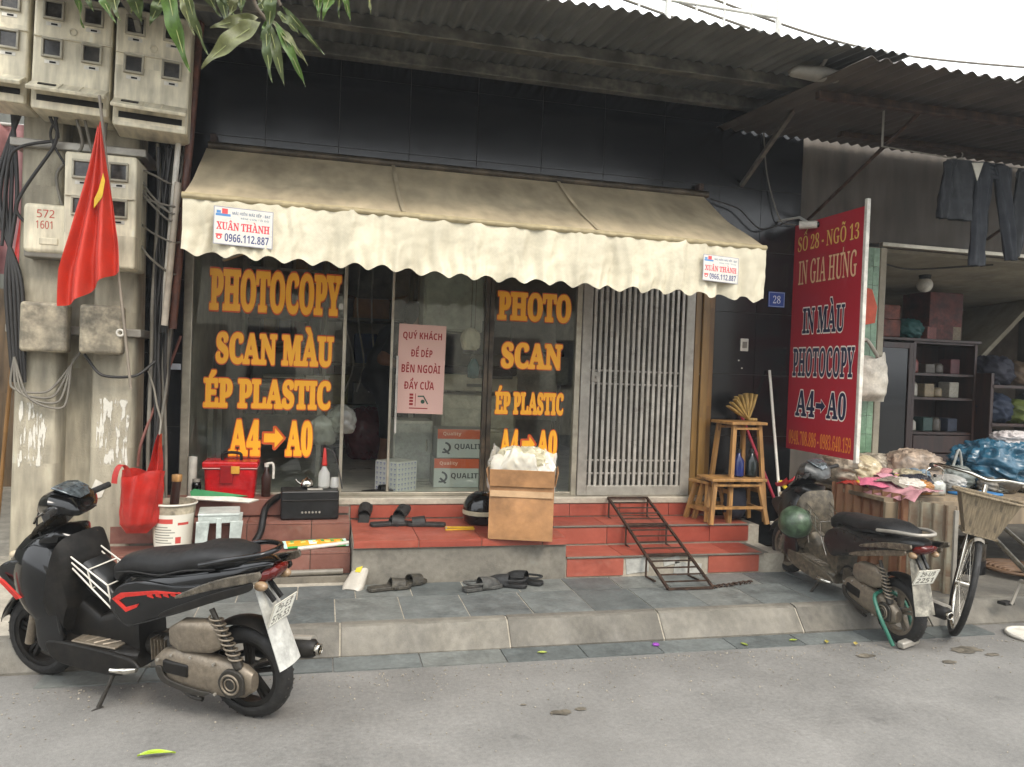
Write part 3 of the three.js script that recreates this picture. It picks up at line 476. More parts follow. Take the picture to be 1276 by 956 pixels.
{ // precast H-section concrete pole
  const p = thing('utility_pole', 'broad precast concrete utility pole with a dark vertical slot', 'utility pole', [-1.47, 0.0, 0.2]);
  const cm = std(0xaaa596, 0.92, 0, { map: T.streak, s: 1.2, bump: 0.004 });
  const flange = (sx) => { const g = loft([[0, 0, 0, 0.16, 0.13, 0, 7], [7.5, 0, 0, 0.12, 0.095, 0, 7]], 28); g.rotateZ(PI / 2); g.rotateY(PI / 2); return g; };
  for (const s of [-1, 1]) { const g = flange(s); M('flange', place(g, s * 0.215, 0, 0), cm, p).rotation.z = s * 0.0035; }
  M('web', box(0.3, 7.4, 0.1, 0, 3.7, -0.06), cm, p);
  // torn remains of posters
  const torn = (sd) => canvas(200, 360, (c, w, h) => { const im = c.createImageData(w, h); for (let y = 0; y < h; y++) for (let x = 0; x < w; x++) { const a = fbm(x / 22 + sd, y / 150, sd, 4) + 0.5 * fbm(x / 60, y / 60, sd + 3, 3), e = Math.min(x, w - x, y, h - y) / 40; const on = Math.max(0, Math.min(1, (a + Math.min(0, e - 0.5) * 0.5) * 7 + 0.15)); const g = 205 + 30 * fbm(x / 6, y / 6, sd); const k = (y * w + x) * 4; im.data[k] = g; im.data[k + 1] = g * 0.98; im.data[k + 2] = g * 0.92; im.data[k + 3] = on * 215; } c.putImageData(im, 0, 0); });
  M('torn_poster', quad(-0.3, -0.14, 0.78, 1.2, 0.1575), print(torn(3), 0.9, { transparent: true }), p, { uv: 1 }); M('torn_poster', quad(0.13, 0.32, 0.8, 1.22, 0.1575), print(torn(8), 0.9, { transparent: true }), p, { uv: 1 });
  M('paper_scrap', ext([[0, 0], [0.05, 0.01], [0.07, 0.07], [0.05, 0.1], [0.015, 0.12], [-0.01, 0.06]], 0.002, 0), m.white, p, { at: [0.12, 0.6, 0.161] });
  for (const y of [1.62, 2.72]) M('clamp', rbox(0.74, 0.05, 0.36, 0.008, 0, y, 0), m.dullSteel, p);
}
const meterGlass = std(0x4a4846, 0.25, 0, { map: T.dust, s: 3 }), meterFrame = std(0xa9a493, 0.6);
function meterBox(label, w, h, rows, pos, ry, rz, flap) {
  const b = thing('meter_box', label, 'meter box', pos, ry, 'electricity meter boxes on the pole', 0, rz);
  M('body', rbox(w, h, 0.28, 0.018, 0, h / 2, -0.04), m.cream, b);
  const cw = w / 2;
  for (let r = 0; r < rows; r++) for (const s of [-1, 1]) {
    const x = s * cw * 0.5, y = h - 0.1 - r * (0.2 * h / 0.62);
    const f = M('window', [rspan(x - 0.053, x + 0.053, y - 0.055, y - 0.042, 0.098, 0.118, 0.003), rspan(x - 0.053, x + 0.053, y + 0.042, y + 0.055, 0.098, 0.118, 0.003), rspan(x - 0.053, x - 0.041, y - 0.042, y + 0.042, 0.098, 0.118, 0.003), rspan(x + 0.041, x + 0.053, y - 0.042, y + 0.042, 0.098, 0.118, 0.003)], meterFrame, b);
    M('pane', box(0.084, 0.086, 0.006, x, y, 0.1), meterGlass, f); M('label_strip', [box(0.075, 0.02, 0.003, x, y - 0.078, 0.101)], m.white, f);
    M('dial_text', box(0.032, 0.01, 0.002, x + 0.004, y - 0.078, 0.1035), m.dustyPlastic, f);
  }
  M('seam', [rspan(-w / 2 + 0.006, w / 2 - 0.006, h * 0.62 - 0.006, h * 0.62 + 0.002, 0.095, 0.112, 0.002)], m.cream, b);
  M('latch', [ring(0.018, 0.004, 0, h * 0.69, 0.103)], m.cream, b);
  if (flap) {
    const fl = M('flap', [rbox(w * 0.98, 0.022, 0.13, 0.006, 0, h * 0.17, 0.155, 0.5, 0, 0)], m.cream, b);
    M('slot', [box(w * 0.22, 0.006, 0.03, -w * 0.26, h * 0.17 + 0.013, 0.16, 0.5, 0, 0)], m.dustyPlastic, fl);
    M('rib', [box(0.006, 0.012, 0.12, -w * 0.1, h * 0.17 + 0.01, 0.155, 0.5, 0, 0), box(0.006, 0.012, 0.12, w * 0.16, h * 0.17 + 0.01, 0.155, 0.5, 0, 0)], m.cream, fl);
    M('opening', box(w * 0.84, 0.05, 0.008, 0, h * 0.085, 0.1), m.dustyPlastic, b); M('bottom_lip', rbox(w * 0.96, 0.05, 0.05, 0.008, 0, 0.026, 0.08), m.cream, b);
  } else { M('slot', [rbox(w * 0.34, 0.11, 0.012, 0.005, -w * 0.22, h * 0.12, 0.1)], m.cream, b); M('slot_gap', [box(w * 0.24, 0.014, 0.006, -w * 0.22, h * 0.1, 0.105)], m.dustyPlastic, b); }
  return b;
}
meterBox('four-dial meter box with open flap, furthest from the shop front', 0.4, 0.66, 2, [-1.885, 2.88, 0.52], 0.06, -0.02, true);
meterBox('four-dial meter box with open flap between two alike boxes', 0.4, 0.66, 2, [-1.46, 2.85, 0.52], 0.06, -0.02, true);
meterBox('four-dial meter box with open flap beside the hanging conduits', 0.4, 0.68, 2, [-1.04, 2.8, 0.52], 0.1, -0.02, true);
meterBox('cream meter box behind the hanging red flag', 0.385, 0.66, 2, [-1.3, 1.99, 0.46], 0.0, 0, false);
{
  const b = thing('junction_box', 'plain cream fuse box with red numbers 572 and 1601', 'junction box', [-1.595, 2.06, 0.42]);
  M('body', rbox(0.26, 0.29, 0.14, 0.03, 0, 0.145, 0), m.cream, b); M('lower_cap', rbox(0.25, 0.05, 0.13, 0.01, 0, 0.0, -0.01), m.greyCable, b);
  const t = canvas(256, 160, (c) => { fitText(c, '572', 70, 14, 190, 70, '400 60px sans-serif', '#b4473a'); fitText(c, '1601', 66, 90, 176, 146, '400 60px sans-serif', '#b4473a'); });
  M('number_print', quad(-0.11, 0.09, 0.13, 0.265, 0.0715), print(t, 0.7, { transparent: true }), b, { uv: 1 });
  M('handle', rbox(0.1, 0.04, 0.012, 0.01, 0.01, 0.07, 0.07), m.cream, b);
  const dirty = std(0xb7b0a0, 0.75, 0, { map: T.dust, s: 2.4 });
  const mk = (label, x, w, extra) => { const g = thing('terminal_box', label, 'terminal box', [x, 1.485, 0.42], 0, 'dirty grey boxes on the pole'); M('lid', rbox(w, 0.29, 0.1, 0.022, 0, 0.145, 0.05), dirty, g); M('back', rbox(w * 0.98, 0.28, 0.08, 0.01, -0.02, 0.145, -0.03), std(0x9c8a5a, 0.7, 0, { map: T.dust }), g); if (extra) M('hose_stub', ring(0.018, 0.007, w / 2 - 0.01, 0.13, 0.1), m.white, g); return g; };
  mk('dirty grey terminal box with pencil scrawl, away from the cables', -1.595, 0.25, false); mk('dirty grey terminal box with a white hose stub beside the cable bundle', -1.29, 0.235, true);
}
{ // cables
  const add = (pts, r, mat, label, grp) => { const t = M('cable', tube(pts, r, 40, 7), mat); tag(t, label, 'cable', grp); };
  for (let k = 0; k < 18; k++) {
    const a = rr(0, 6.28), q = rr(0.01, 0.07), x = -1.0 + Math.cos(a) * q, z = 0.3 + Math.sin(a) * q, s = k * 3.1;
    const pts = []; for (let j = 0; j <= 9; j++) { const y = 0.5 + rr(-0.05, 0.05) + j * (2.3 / 9); pts.push([x + 0.05 * noise(y * 1.6, s, 1) + (j > 5 ? (j - 5) * 0.004 : 0), y, z + 0.05 * noise(y * 1.7, s, 9)]); }
    add(pts, rr(0.006, 0.013), k % 3 ? m.cable : m.greyCable, 'dusty cable running down in the bundle beside the pole', 'cable bundle beside the pole');
  }
  for (let k = 0; k < 7; k++) { const y = rr(1.9, 2.75), d = rr(0.06, 0.25); add([[-1.15, y, 0.36], [-1.05, y - d * 0.6, 0.42], [-0.92, y - d, 0.36 + rr(0, 0.08)], [-0.9, y + rr(-0.1, 0.2), 0.3], [-0.98, y + 0.3, 0.28]], rr(0.004, 0.008), m.greyCable, 'thin looping wire bulging from the cable bundle', 'loops of wire at the bundle'); }
  for (let k = 0; k < 6; k++) { const y = rr(2.6, 2.75), x = rr(-1.75, -1.2); add([[x, 2.85, 0.5], [x + rr(-0.05, 0.05), y, 0.44], [x + rr(-0.25, 0.25), y - rr(0.1, 0.4), 0.4], [x + rr(-0.3, 0.3), 2.1, 0.38]], rr(0.006, 0.01), k % 2 ? m.cable : m.greyCable, 'cable drooping below the upper meter boxes', 'cables under the meter boxes'); }
  for (let k = 0; k < 5; k++) add([[-1.85 + k * 0.02, 3.0, 0.34], [-1.8 - k * 0.03, 2.4, 0.36], [-1.84 + k * 0.02, 1.9, 0.38], [-1.79 + k * 0.015, 1.3, 0.38]], 0.012, m.cable, 'thick black cable hanging down the alley side of the pole', 'black cables on the alley side');
  for (let k = 0; k < 4; k++) add([[-1.78, 1.45, 0.4], [-1.78 + k * 0.03, 1.27 - k * 0.02, 0.42], [-1.6 + k * 0.03, 1.25 - k * 0.03, 0.4], [-1.48, 1.42, 0.37], [-1.42, 1.52, 0.37]], 0.007, m.greyCable, 'grey wire looped across the pole under the terminal boxes', 'wires looped on the pole');
  add([[-1.4, 1.48, 0.42], [-1.3, 1.36, 0.43], [-1.12, 1.36, 0.42], [-1.02, 1.45, 0.36]], 0.009, m.cable, 'black wire sagging from the terminal box to the cable bundle', undefined);
  add([[-0.92, 1.62, 0.1], [-1.0, 1.25, 0.3], [-1.08, 0.95, 0.38], [-1.1, 0.8, 0.36]], 0.009, std(0x7a4a40, 0.7), 'brownish wire slanting from the wall to the cable bundle', undefined);
  // conduits along the shop corner
  const c1 = thing('conduit', 'long white plastic conduit slanting down beside the shop corner', 'pipe', [0, 0, 0]); M('pipe', rod([-0.86, 3.75, 0.4], [-0.985, 1.665, 0.36], 0.017, 14), m.white, c1);
  const c2 = thing('conduit', 'reddish brown conduit strapped beside the white one', 'pipe', [0, 0, 0]); M('pipe', rod([-0.8, 3.75, 0.37], [-0.93, 1.66, 0.33], 0.024, 14), std(0x80503f, 0.65, 0, { map: T.dust, s: 2 }), c2);
  const c3 = thing('strip_lamp', 'dusty white strip lamp tilted on the shop corner', 'lamp', [0, 0, 0]); M('tube', rod([-0.905, 2.55, 0.42], [-0.965, 1.66, 0.4], 0.02, 14), std(0xbdb4a6, 0.5), c3); M('end_cap', rod([-0.963, 1.675, 0.4], [-0.968, 1.63, 0.399], 0.024, 14), m.dustyPlastic, c3);
}
{ // red flag with star
  const f = thing('national_flag', 'red flag with yellow star hanging folded from its staff at the pole', 'flag', [-1.1, 1.31, 0.72]);
  M('staff', rod([0.02, -0.02, -0.04], [-0.17, 1.62, 0.02], 0.008, 10), std(0x8c8377, 0.6), f);
  const cloth = sheet((u, v) => { // v down, u across the folds
    const spread = 0.012 + 0.19 * Math.pow(v, 1.25) * (1 - 0.25 * Math.max(0, v - 0.8) * 5), top = [-0.155, 1.45, 0.02];
    const x = top[0] + 0.13 * v * u * 0 + (u - 0.78) * spread * 1.35 + 0.1 * v * (u) - 0.02 * v, y = top[1] - 1.02 * v * (0.8 + 0.2 * (1 - u)) - 0.02 * Math.sin(u * 6), z = top[2] + 0.03 + 0.05 * v * Math.sin(u * 17 + v * 2.5) + 0.02 * v * noise(u * 5, v * 4, 3);
    return [x, y, z];
  }, 60, 40, 0.0015);
  M('cloth', cloth, std(0xdc3a22, 0.75, 0, { map: T.fabric, s: 2, transmission: 0.2 }), f);
  M('star', ext([[0, 0], [0.03, 0.07], [0.028, 0.16], [0.012, 0.2], [0.006, 0.1], [-0.006, 0.05]], 0.006, 0.001), std(0xd9b21c, 0.7), f, { at: [-0.165, 0.98, 0.085], rot: [0, 0, -0.15] });
}
{ // leafy branch hanging into view near the camera
  const lm = [0x5c6b3a, 0x4c6126, 0x7a8050, 0x557a22].map((c) => std(c, 0.5, 0, { map: T.grime, s: 8, transmission: 0.3, rmap: null }));
  const leaf = (L, W, bend) => sheet((u, v) => { const t = v, w = W * Math.sin(Math.pow(t, 0.75) * PI) * (1 - 0.12 * t), s = u * 2 - 1; return [s * w, -L * t + 0.0, -bend * t * t * L + 0.35 * Math.abs(s) * w + 0.006 * Math.sin(t * 16 + s)]; }, 6, 18, 0.0006);
  const br = thing('mango_branch', 'mango tree branch with long drooping leaves hanging in front of the eave', 'branch', [0, 0, 0]);
  const twig = std(0x4a4030, 0.9), ribMat = std(0x9aa36a, 0.6);
  const LV = [[[-0.246,2.627,2.741],0.248,0.036,-0.888,-0.21,-0.05,2],[[-0.254,2.643,2.738],0.167,0.022,-1.305,0.2,-0.01,2],[[-0.219,2.622,2.747],0.193,0.02,0.278,-0.08,-0.01,0],[[-0.227,2.617,2.746],0.185,0.018,0.125,-0.22,-0.43,1],[[-0.201,2.629,2.752],0.213,0.017,0.557,-0.05,0.14,3],[[-0.212,2.634,2.749],0.171,0.014,0.833,-0.21,0.14,2],[[-0.22,2.639,2.747],0.075,0.012,-0.297,0.18,0.23,3],[[-0.234,2.663,2.743],0.075,0.02,-2.657,-0.08,-0.54,0],[[-0.194,2.664,2.753],0.093,0.014,0.946,-0.16,0.09,0],[[-0.176,2.684,2.757],0.196,0.012,0.802,0.28,-0.04,1],[[-0.516,2.661,2.88],0.266,0.03,0.169,-0.01,-0.45,3],[[-0.544,2.671,2.77],0.116,0.02,-0.407,0.2,0.13,1],[[-0.682,2.667,2.839],0.138,0.028,0.22,-0.24,-0.52,0],[[-0.66,2.719,2.741],0.134,0.03,0.272,0.2,0.11,1],[[-0.494,2.699,2.782],0.16,0.016,0.25,-0.11,-0.46,2],[[-0.813,2.739,2.703],0.128,0.028,0.242,-0.04,-0.2,1],[[-0.063,2.728,2.886],0.112,0.016,0.083,-0.24,0.1,3],[[0.013,2.718,2.905],0.109,0.012,0.328,0.02,0.03,3],[[0.093,2.775,2.821],0.098,0.008,0.261,-0.16,0.23,2],[[-0.457,2.638,2.895],0.19,0.015,0.182,0.15,-0.4,0],[[-0.584,2.747,2.759],0.119,0.02,0.169,0.27,-0.04,2],[[-0.449,2.777,2.688],0.134,0.02,0.282,0.2,-0.69,0],[[-0.391,2.793,2.702],0.12,0.02,0.265,-0.27,0.0,1],[[-0.315,2.741,2.721],0.111,0.018,-0.394,-0.12,-0.22,2],[[-0.338,2.861,2.552],0.13,0.024548103245068134,0.052,-0.21,0.24,1],[[-0.786,2.743,2.752],0.098,0.01834441221570981,0.309,0.0,0.09,2],[[-0.597,2.787,2.627],0.153,0.015629534256704516,-0.63,-0.26,-0.26,2],[[-0.316,2.819,2.739],0.15,0.022607313431236196,-0.278,-0.26,0.14,0],[[-0.607,2.927,2.451],0.142,0.02141337146277939,0.648,-0.03,-0.67,0],[[-0.064,2.887,2.662],0.141,0.02198992046014895,-0.084,-0.25,-0.2,1],[[-0.625,2.762,2.731],0.135,0.018407609590521692,-0.286,-0.25,-0.56,0],[[-0.192,2.684,2.928],0.161,0.022648098787809177,-0.14,-0.04,-0.24,1],[[-0.369,2.895,2.62],0.146,0.022454447123428062,-0.156,0.05,-0.12,3],[[-0.062,2.845,2.765],0.176,0.023565793056497725,0.022,-0.08,-0.12,0],[[-0.409,2.795,2.809],0.113,0.021680685153262623,0.697,-0.21,-0.46,0],[[-0.901,2.871,2.4],0.194,0.015882522648466114,-0.374,0.18,-0.59,3],[[-0.686,2.772,2.759],0.102,0.025329417402436914,0.111,-0.17,-0.5,2],[[-0.568,2.879,2.525],0.152,0.01999798645204658,-0.069,-0.01,-0.74,1],[[-0.414,2.846,2.525],0.176,0.020871317893026046,0.261,-0.28,-0.28,0],[[0.012,2.753,2.924],0.166,0.025416707274387603,-0.336,-0.2,-0.06,3],[[-0.019,2.9,2.615],0.11,0.02302665479304867,0.021,0.18,-0.16,1],[[0.018,2.841,2.756],0.152,0.01368864320935661,-0.184,0.12,-0.35,1],[[-0.754,2.847,2.517],0.103,0.02111571878618239,-0.37,-0.27,-0.3,3],[[-0.036,2.867,2.768],0.191,0.0188854176313299,-0.165,-0.08,-0.14,3],[[-0.747,2.673,2.753],0.139,0.01564483101820481,0.509,-0.22,-0.51,3],[[-0.414,2.829,2.593],0.132,0.023438495042734993,0.312,0.19,-0.48,1]];
  for (const [p, L, W, rz, rx, ry, k] of LV) { const lf = M('leaf', leaf(L, W, 0.25), lm[k], br, { at: p, rot: [rx, ry, rz] }); M('midrib', tube([0, 0.25, 0.5, 0.75, 0.97].map((t) => [0, -L * t, -0.25 * t * t * L + 0.002]), 0.0014, 12, 5), ribMat, lf); }
  for (const pts of [[[-0.215,2.606,2.8],[-0.261,2.665,2.788],[-0.286,2.784,2.779],[-0.24,2.999,2.786]],[[-0.548,2.735,2.716],[-0.494,2.83,2.728],[-0.24,2.999,2.786]],[[-0.178,2.661,2.808],[-0.22,2.76,2.796],[-0.24,2.999,2.786]],[[0.014,2.742,2.853],[-0.054,2.846,2.835],[-0.24,2.999,2.786]],[[-0.699,2.742,2.679],[-0.573,2.854,2.708],[-0.24,2.999,2.786]],[[-0.24,2.999,2.786],[-0.6,3.732,2.684],[-1.151,4.778,2.529]]]) M('twig', tube(pts, 0.006, 20, 7), twig, br);
}
// ================================================================ MOTOR SCOOTERS
function wheelParts(parent, x, r, w, front, rimMat) {
  const hub = [x, r, 0];
  const wh = M('wheel', [lathe([[0.02, -0.05], [0.035, -0.045], [0.04, -0.02], [0.04, 0.02], [0.035, 0.045], [0.02, 0.05]], 20, ...hub, PI / 2, 0, 0)], m.engineDark, parent);
  const tr = r - 0.042, treads = []; // tyre profile
  const pr = []; for (let k = 0; k <= 16; k++) { const a = -PI * 0.62 + k / 16 * PI * 1.24; pr.push([tr - 0.006 + 0.048 * Math.cos(a), w * Math.sin(a)]); }
  M('tyre', lathe(pr.concat([pr[0]]), 56, ...hub, PI / 2, 0, 0), m.rubber, wh);
  for (let k = 0; k < 30; k++) { const a = k / 30 * 2 * PI; for (const q of [-1, 1]) treads.push(box(0.009, 0.0025, w * 0.4, 0, 0, 0, 0, 0.5 * q, 0).applyMatrix4(new THREE.Matrix4().makeRotationZ(a + (q > 0 ? 0.1 : 0) - PI / 2).setPosition(x + Math.cos(a + (q > 0 ? 0.1 : 0)) * (tr + 0.0372), r + Math.sin(a + (q > 0 ? 0.1 : 0)) * (tr + 0.0372), q * w * 0.42))); }
  M('tread', treads, m.engineDark, wh).userData.kind = 'stuff';
  M('rim', [lathe([[tr - 0.05, -0.032], [tr - 0.022, -0.036], [tr - 0.014, -0.028], [tr - 0.03, -0.01], [tr - 0.03, 0.01], [tr - 0.014, 0.028], [tr - 0.022, 0.036], [tr - 0.05, 0.032], [tr - 0.044, 0], [tr - 0.05, -0.032]], 56, ...hub, PI / 2, 0, 0)], rimMat, wh);
  for (let k = 0; k < 5; k++) { const a = k / 5 * 2 * PI + 0.3, g = []; for (const d of [-0.12, 0.12]) g.push(bar([x + Math.cos(a + d * 2.2) * 0.035, r + Math.sin(a + d * 2.2) * 0.035, 0], [x + Math.cos(a + d) * (tr - 0.045), r + Math.sin(a + d) * (tr - 0.045), 0], 0.018, 0.03)); M('spoke', g, rimMat, wh); }
  if (front) { M('brake_disc', [lathe([[0.06, -0.002], [0.095, -0.002], [0.095, 0.002], [0.06, 0.002], [0.06, -0.002]], 40, x, r, 0.06, PI / 2, 0, 0), lathe([[0.02, -0.002], [0.035, -0.002], [0.035, 0.002], [0.02, 0.002], [0.02, -0.002]], 20, x, r, 0.058, PI / 2, 0, 0), bar([x - 0.062, r, 0.058], [x + 0.062, r, 0.058], 0.01, 0.003), bar([x, r - 0.062, 0.058], [x, r + 0.062, 0.058], 0.01, 0.003)], m.chrome, wh); }
  return wh;
}
const plateTex = (a, b) => canvas(380, 280, (c, w, h) => { c.fillStyle = '#e4e2d6'; c.fillRect(0, 0, w, h); c.strokeStyle = '#77756c'; c.lineWidth = 5; c.strokeRect(8, 8, w - 16, h - 16); fitText(c, a, 60, 30, 320, 120, '700 90px sans-serif', '#6b685f'); fitText(c, b, 38, 150, 342, 250, '700 90px sans-serif', '#6b685f'); });
function panel(pts, z, t, b = 0.006, sm = true) { return place(ext(pts, t, b, sm), 0, 0, z); }
function scooter(o) {
  const s = thing('motor_scooter', o.label, 'motor scooter', o.pos, o.ry, 'scooters parked in front of the shop', o.lean, o.pitch || 0);
  s.rotation.order = 'YZX'; s.scale.setScalar(o.scale);
  const R = 0.25, B = 1.286, body = o.body, dark = o.dark;
  wheelParts(s, 0, R, 0.048, false, o.rim);
  // ---- steering: front wheel with fork and mudguard

  wheelParts(s, B, R - 0.008, 0.043, true, o.rim);
  M('fork', [rod([B, R, 0.085], [B - 0.15, 0.74, 0.075], 0.02, 12), rod([B, R, -0.085], [B - 0.15, 0.74, -0.075], 0.02, 12), rod([B, R, -0.1], [B, R, 0.1], 0.013), rod([B - 0.15, 0.74, -0.09], [B - 0.15, 0.74, 0.09], 0.022)], m.engineDark, s);
  M('fork_sleeve', [rod([B + 0.005, R - 0.02, 0.086], [B - 0.06, R + 0.2, 0.083], 0.026, 12), rod([B + 0.005, R - 0.02, -0.086], [B - 0.06, R + 0.2, -0.083], 0.026, 12)], m.engine, s);
  M('front_mudguard', sheet((u, v) => { const a = 0.25 + u * 2.15, rad = R + 0.03, w = 0.078 - 0.02 * Math.abs(u - 0.5), q = (v - 0.5) * 2, dr = -0.035 * q * q; return [B + Math.cos(a) * (rad + dr), R + Math.sin(a) * (rad + dr), q * w]; }, 30, 10, 0.004), body, s);
  // ---- front shield
  M('front_shield', [loft([[1.0, 0.54, 0, 0.2, 0.17, 0.25, 3], [1.08, 0.58, 0, 0.24, 0.2, 0.25, 3], [1.18, 0.64, 0, 0.25, 0.2, 0.22, 2.6], [1.28, 0.68, 0, 0.2, 0.17, 0.2, 2.4], [1.36, 0.67, 0, 0.13, 0.12, 0.15, 2.3], [1.415, 0.645, 0, 0.06, 0.06, 0.1, 2.2], [1.43, 0.64, 0, 0.01, 0.01, 0.1, 2]], 32)], body, s);
  for (const q of [-1, 1]) {
    const wing = panel([[0.955, 0.34], [0.99, 0.275], [1.08, 0.255], [1.12, 0.3], [1.13, 0.42], [1.18, 0.53], [1.3, 0.6], [1.37, 0.66], [1.33, 0.71], [1.2, 0.74], [1.08, 0.7], [1.0, 0.58]], q * 0.158, 0.034, 0.012); M('side_wing', smoothed(wing, 0.6), body, s);
    if (o.accent) M('front_stripe', [panel([[1.19, 0.55], [1.31, 0.635], [1.36, 0.652], [1.33, 0.622], [1.22, 0.54]], q * 0.2, 0.012, 0.002, false)], o.accent, s);
    M('front_indicator', ball(0.04, 1.31, 0.75, q * 0.11, 1.2, 0.6, 0.6), std(0xc7b9a0, 0.25), s);
  }
  M('visor', [loft([[1.1, 0.95, 0, 0.05, 0.1, 0.5], [1.17, 0.9, 0, 0.06, 0.12, 0.5], [1.26, 0.81, 0, 0.05, 0.1, 0.5], [1.33, 0.74, 0, 0.02, 0.05, 0.5]], 24, 2.4)], o.visor, s);
  M('headlight', [loft([[1.25, 0.72, 0, 0.06, 0.11, 0.4], [1.34, 0.7, 0, 0.045, 0.085, 0.4], [1.385, 0.69, 0, 0.02, 0.04, 0.4]], 24, 2.4)], std(0x8f9498, 0.12, 0.3), s);
  M('leg_panel', [loft([[0.93, 0.46, 0, 0.12, 0.17, 0.3], [0.985, 0.6, 0, 0.22, 0.185, 0.3, 4], [1.02, 0.66, 0, 0.24, 0.19, 0.28, 4]], 28)], dark, s);
  if (o.hook) M('bag_hook', [tube([[0.975, 0.84, -0.06], [0.95, 0.83, -0.065], [0.945, 0.74, -0.065], [0.95, 0.68, -0.06], [0.965, 0.67, -0.06]], 0.008, 20)], m.white, s);
  // ---- handlebars, slightly turned
  const hb = new THREE.Group(); hb.name = 'handlebar'; hb.position.set(1.08, 0.97, 0); hb.rotation.y = o.steer; s.add(hb);
  M('cover', [loft([[-0.12, 0.0, 0, 0.025, 0.08, -0.2], [-0.09, 0.02, 0, 0.06, 0.15, -0.2], [0, 0.04, 0, 0.075, 0.19, -0.2], [0.07, 0.02, 0, 0.065, 0.15, -0.2], [0.12, -0.01, 0, 0.03, 0.08, -0.2]], 28, 2.6)], o.cover, hb);
  M('dashboard', [loft([[-0.1, 0.062, 0, 0.004, 0.06, 0], [-0.07, 0.088, 0, 0.01, 0.1, 0.4], [-0.01, 0.115, 0, 0.012, 0.11, 0.4], [0.035, 0.12, 0, 0.006, 0.09, 0.4]], 24, 3)], std(0x6e7a86, 0.12, 0.35, { map: T.dust, s: 6 }), hb);
  for (const q of [-1, 1]) {
    M('grip', [rod([-0.02, 0.02, q * 0.17], [-0.07, 0.035, q * 0.335], 0.018, 14)], m.rubber, hb);
    M('brake_lever', [tube([[0.03, 0.01, q * 0.19], [0.035, 0.0, q * 0.24], [-0.005, 0.0, q * 0.33]], 0.006, 16)], m.chrome, hb);
    M('switch_housing', rbox(0.06, 0.05, 0.05, 0.015, -0.02, 0.02, q * 0.17), m.blackPlastic, hb);
    if (o.mirrors && (o.mirrors === 2 || q > 0)) { M('mirror_stalk', tube([[0.0, 0.04, q * 0.18], [0.02, 0.14, q * 0.22], [0.0, 0.2, q * 0.27]], 0.006, 14), m.blackPlastic, hb); M('mirror', loft([[-0.03, 0.22, q * 0.29, 0.02, 0.04], [-0.01, 0.22, q * 0.29, 0.045, 0.075], [0.01, 0.22, q * 0.29, 0.03, 0.06]], 20, 2.4), m.blackPlastic, hb); }
  }
  M('cowl_back', [loft([[0.965, 0.86, 0, 0.03, 0.07, 0.3], [1.03, 0.87, 0, 0.06, 0.13, 0.3], [1.1, 0.86, 0, 0.06, 0.14, 0.3], [1.18, 0.8, 0, 0.04, 0.1, 0.3]], 24, 2.6)], body, s);
  // ---- floor and under-body
  M('floorboard', [loft([[0.5, 0.33, 0, 0.05, 0.12], [0.58, 0.345, 0, 0.05, 0.17, 0, 5], [0.95, 0.345, 0, 0.05, 0.17, 0, 5], [1.03, 0.37, 0, 0.05, 0.15, 0.4]], 24, 4)], dark, s);
  for (const q of [-1, 1]) M('floor_mat', [rbox(0.3, 0.012, 0.09, 0.005, 0.76, 0.398, q * 0.11), ...[0, 1, 2, 3].map((k) => bar([0.64 + k * 0.075, 0.406, q * 0.08], [0.7 + k * 0.06, 0.406, q * 0.145], 0.012, 0.006))], m.engine, s);
  for (const q of [-1, 1]) M('side_skirt', panel([[0.45, 0.33], [0.6, 0.27], [0.95, 0.28], [1.05, 0.34], [1.0, 0.39], [0.55, 0.37]], q * 0.165, 0.03, 0.01), dark, s);
  M('centre_tunnel', [loft([[0.5, 0.45, 0, 0.13, 0.1, 0, 4], [0.62, 0.47, 0, 0.13, 0.085, 0, 4], [0.8, 0.44, 0, 0.08, 0.07, 0, 4], [0.98, 0.5, 0, 0.14, 0.09, 0, 4]], 24)], dark, s);
  // ---- seat and tail
  M('seat', [loft([[-0.24, 0.8, 0, 0.025, 0.06, 0, 2.6], [-0.2, 0.81, 0, 0.045, 0.11, 0, 2.8], [-0.05, 0.805, 0, 0.06, 0.145, 0, 2.8], [0.1, 0.785, 0, 0.065, 0.155, 0, 2.8], [0.2, 0.755, 0, 0.065, 0.15, 0, 2.8], [0.32, 0.735, 0, 0.065, 0.14, 0, 2.8], [0.5, 0.715, 0, 0.06, 0.11, 0, 2.6], [0.6, 0.69, 0, 0.055, 0.085, -0.4, 2.6], [0.66, 0.645, 0, 0.05, 0.07, -0.8, 2.6], [0.68, 0.6, 0, 0.03, 0.05, -1.1, 2.6]], 32)], m.seat, s);
  M('seat_piping', [tube([[0.64, 0.66, -0.082], [0.5, 0.69, -0.117], [0.3, 0.705, -0.147], [0.1, 0.755, -0.163], [-0.1, 0.775, -0.148]], 0.004, 40, 6), tube([[0.64, 0.66, 0.082], [0.5, 0.69, 0.117], [0.3, 0.705, 0.147], [0.1, 0.755, 0.163], [-0.1, 0.775, 0.148]], 0.004, 40, 6)], m.rubber, s);
  M('tail_body', [loft([[-0.4, 0.775, 0, 0.03, 0.04, 0.2], [-0.34, 0.765, 0, 0.05, 0.085, 0.2], [-0.2, 0.73, 0, 0.075, 0.13, 0.1], [0.0, 0.69, 0, 0.085, 0.155], [0.2, 0.64, 0, 0.1, 0.165], [0.4, 0.58, 0, 0.13, 0.155], [0.52, 0.54, 0, 0.15, 0.12], [0.6, 0.52, 0, 0.13, 0.08]], 32, 2.8)], body, s);
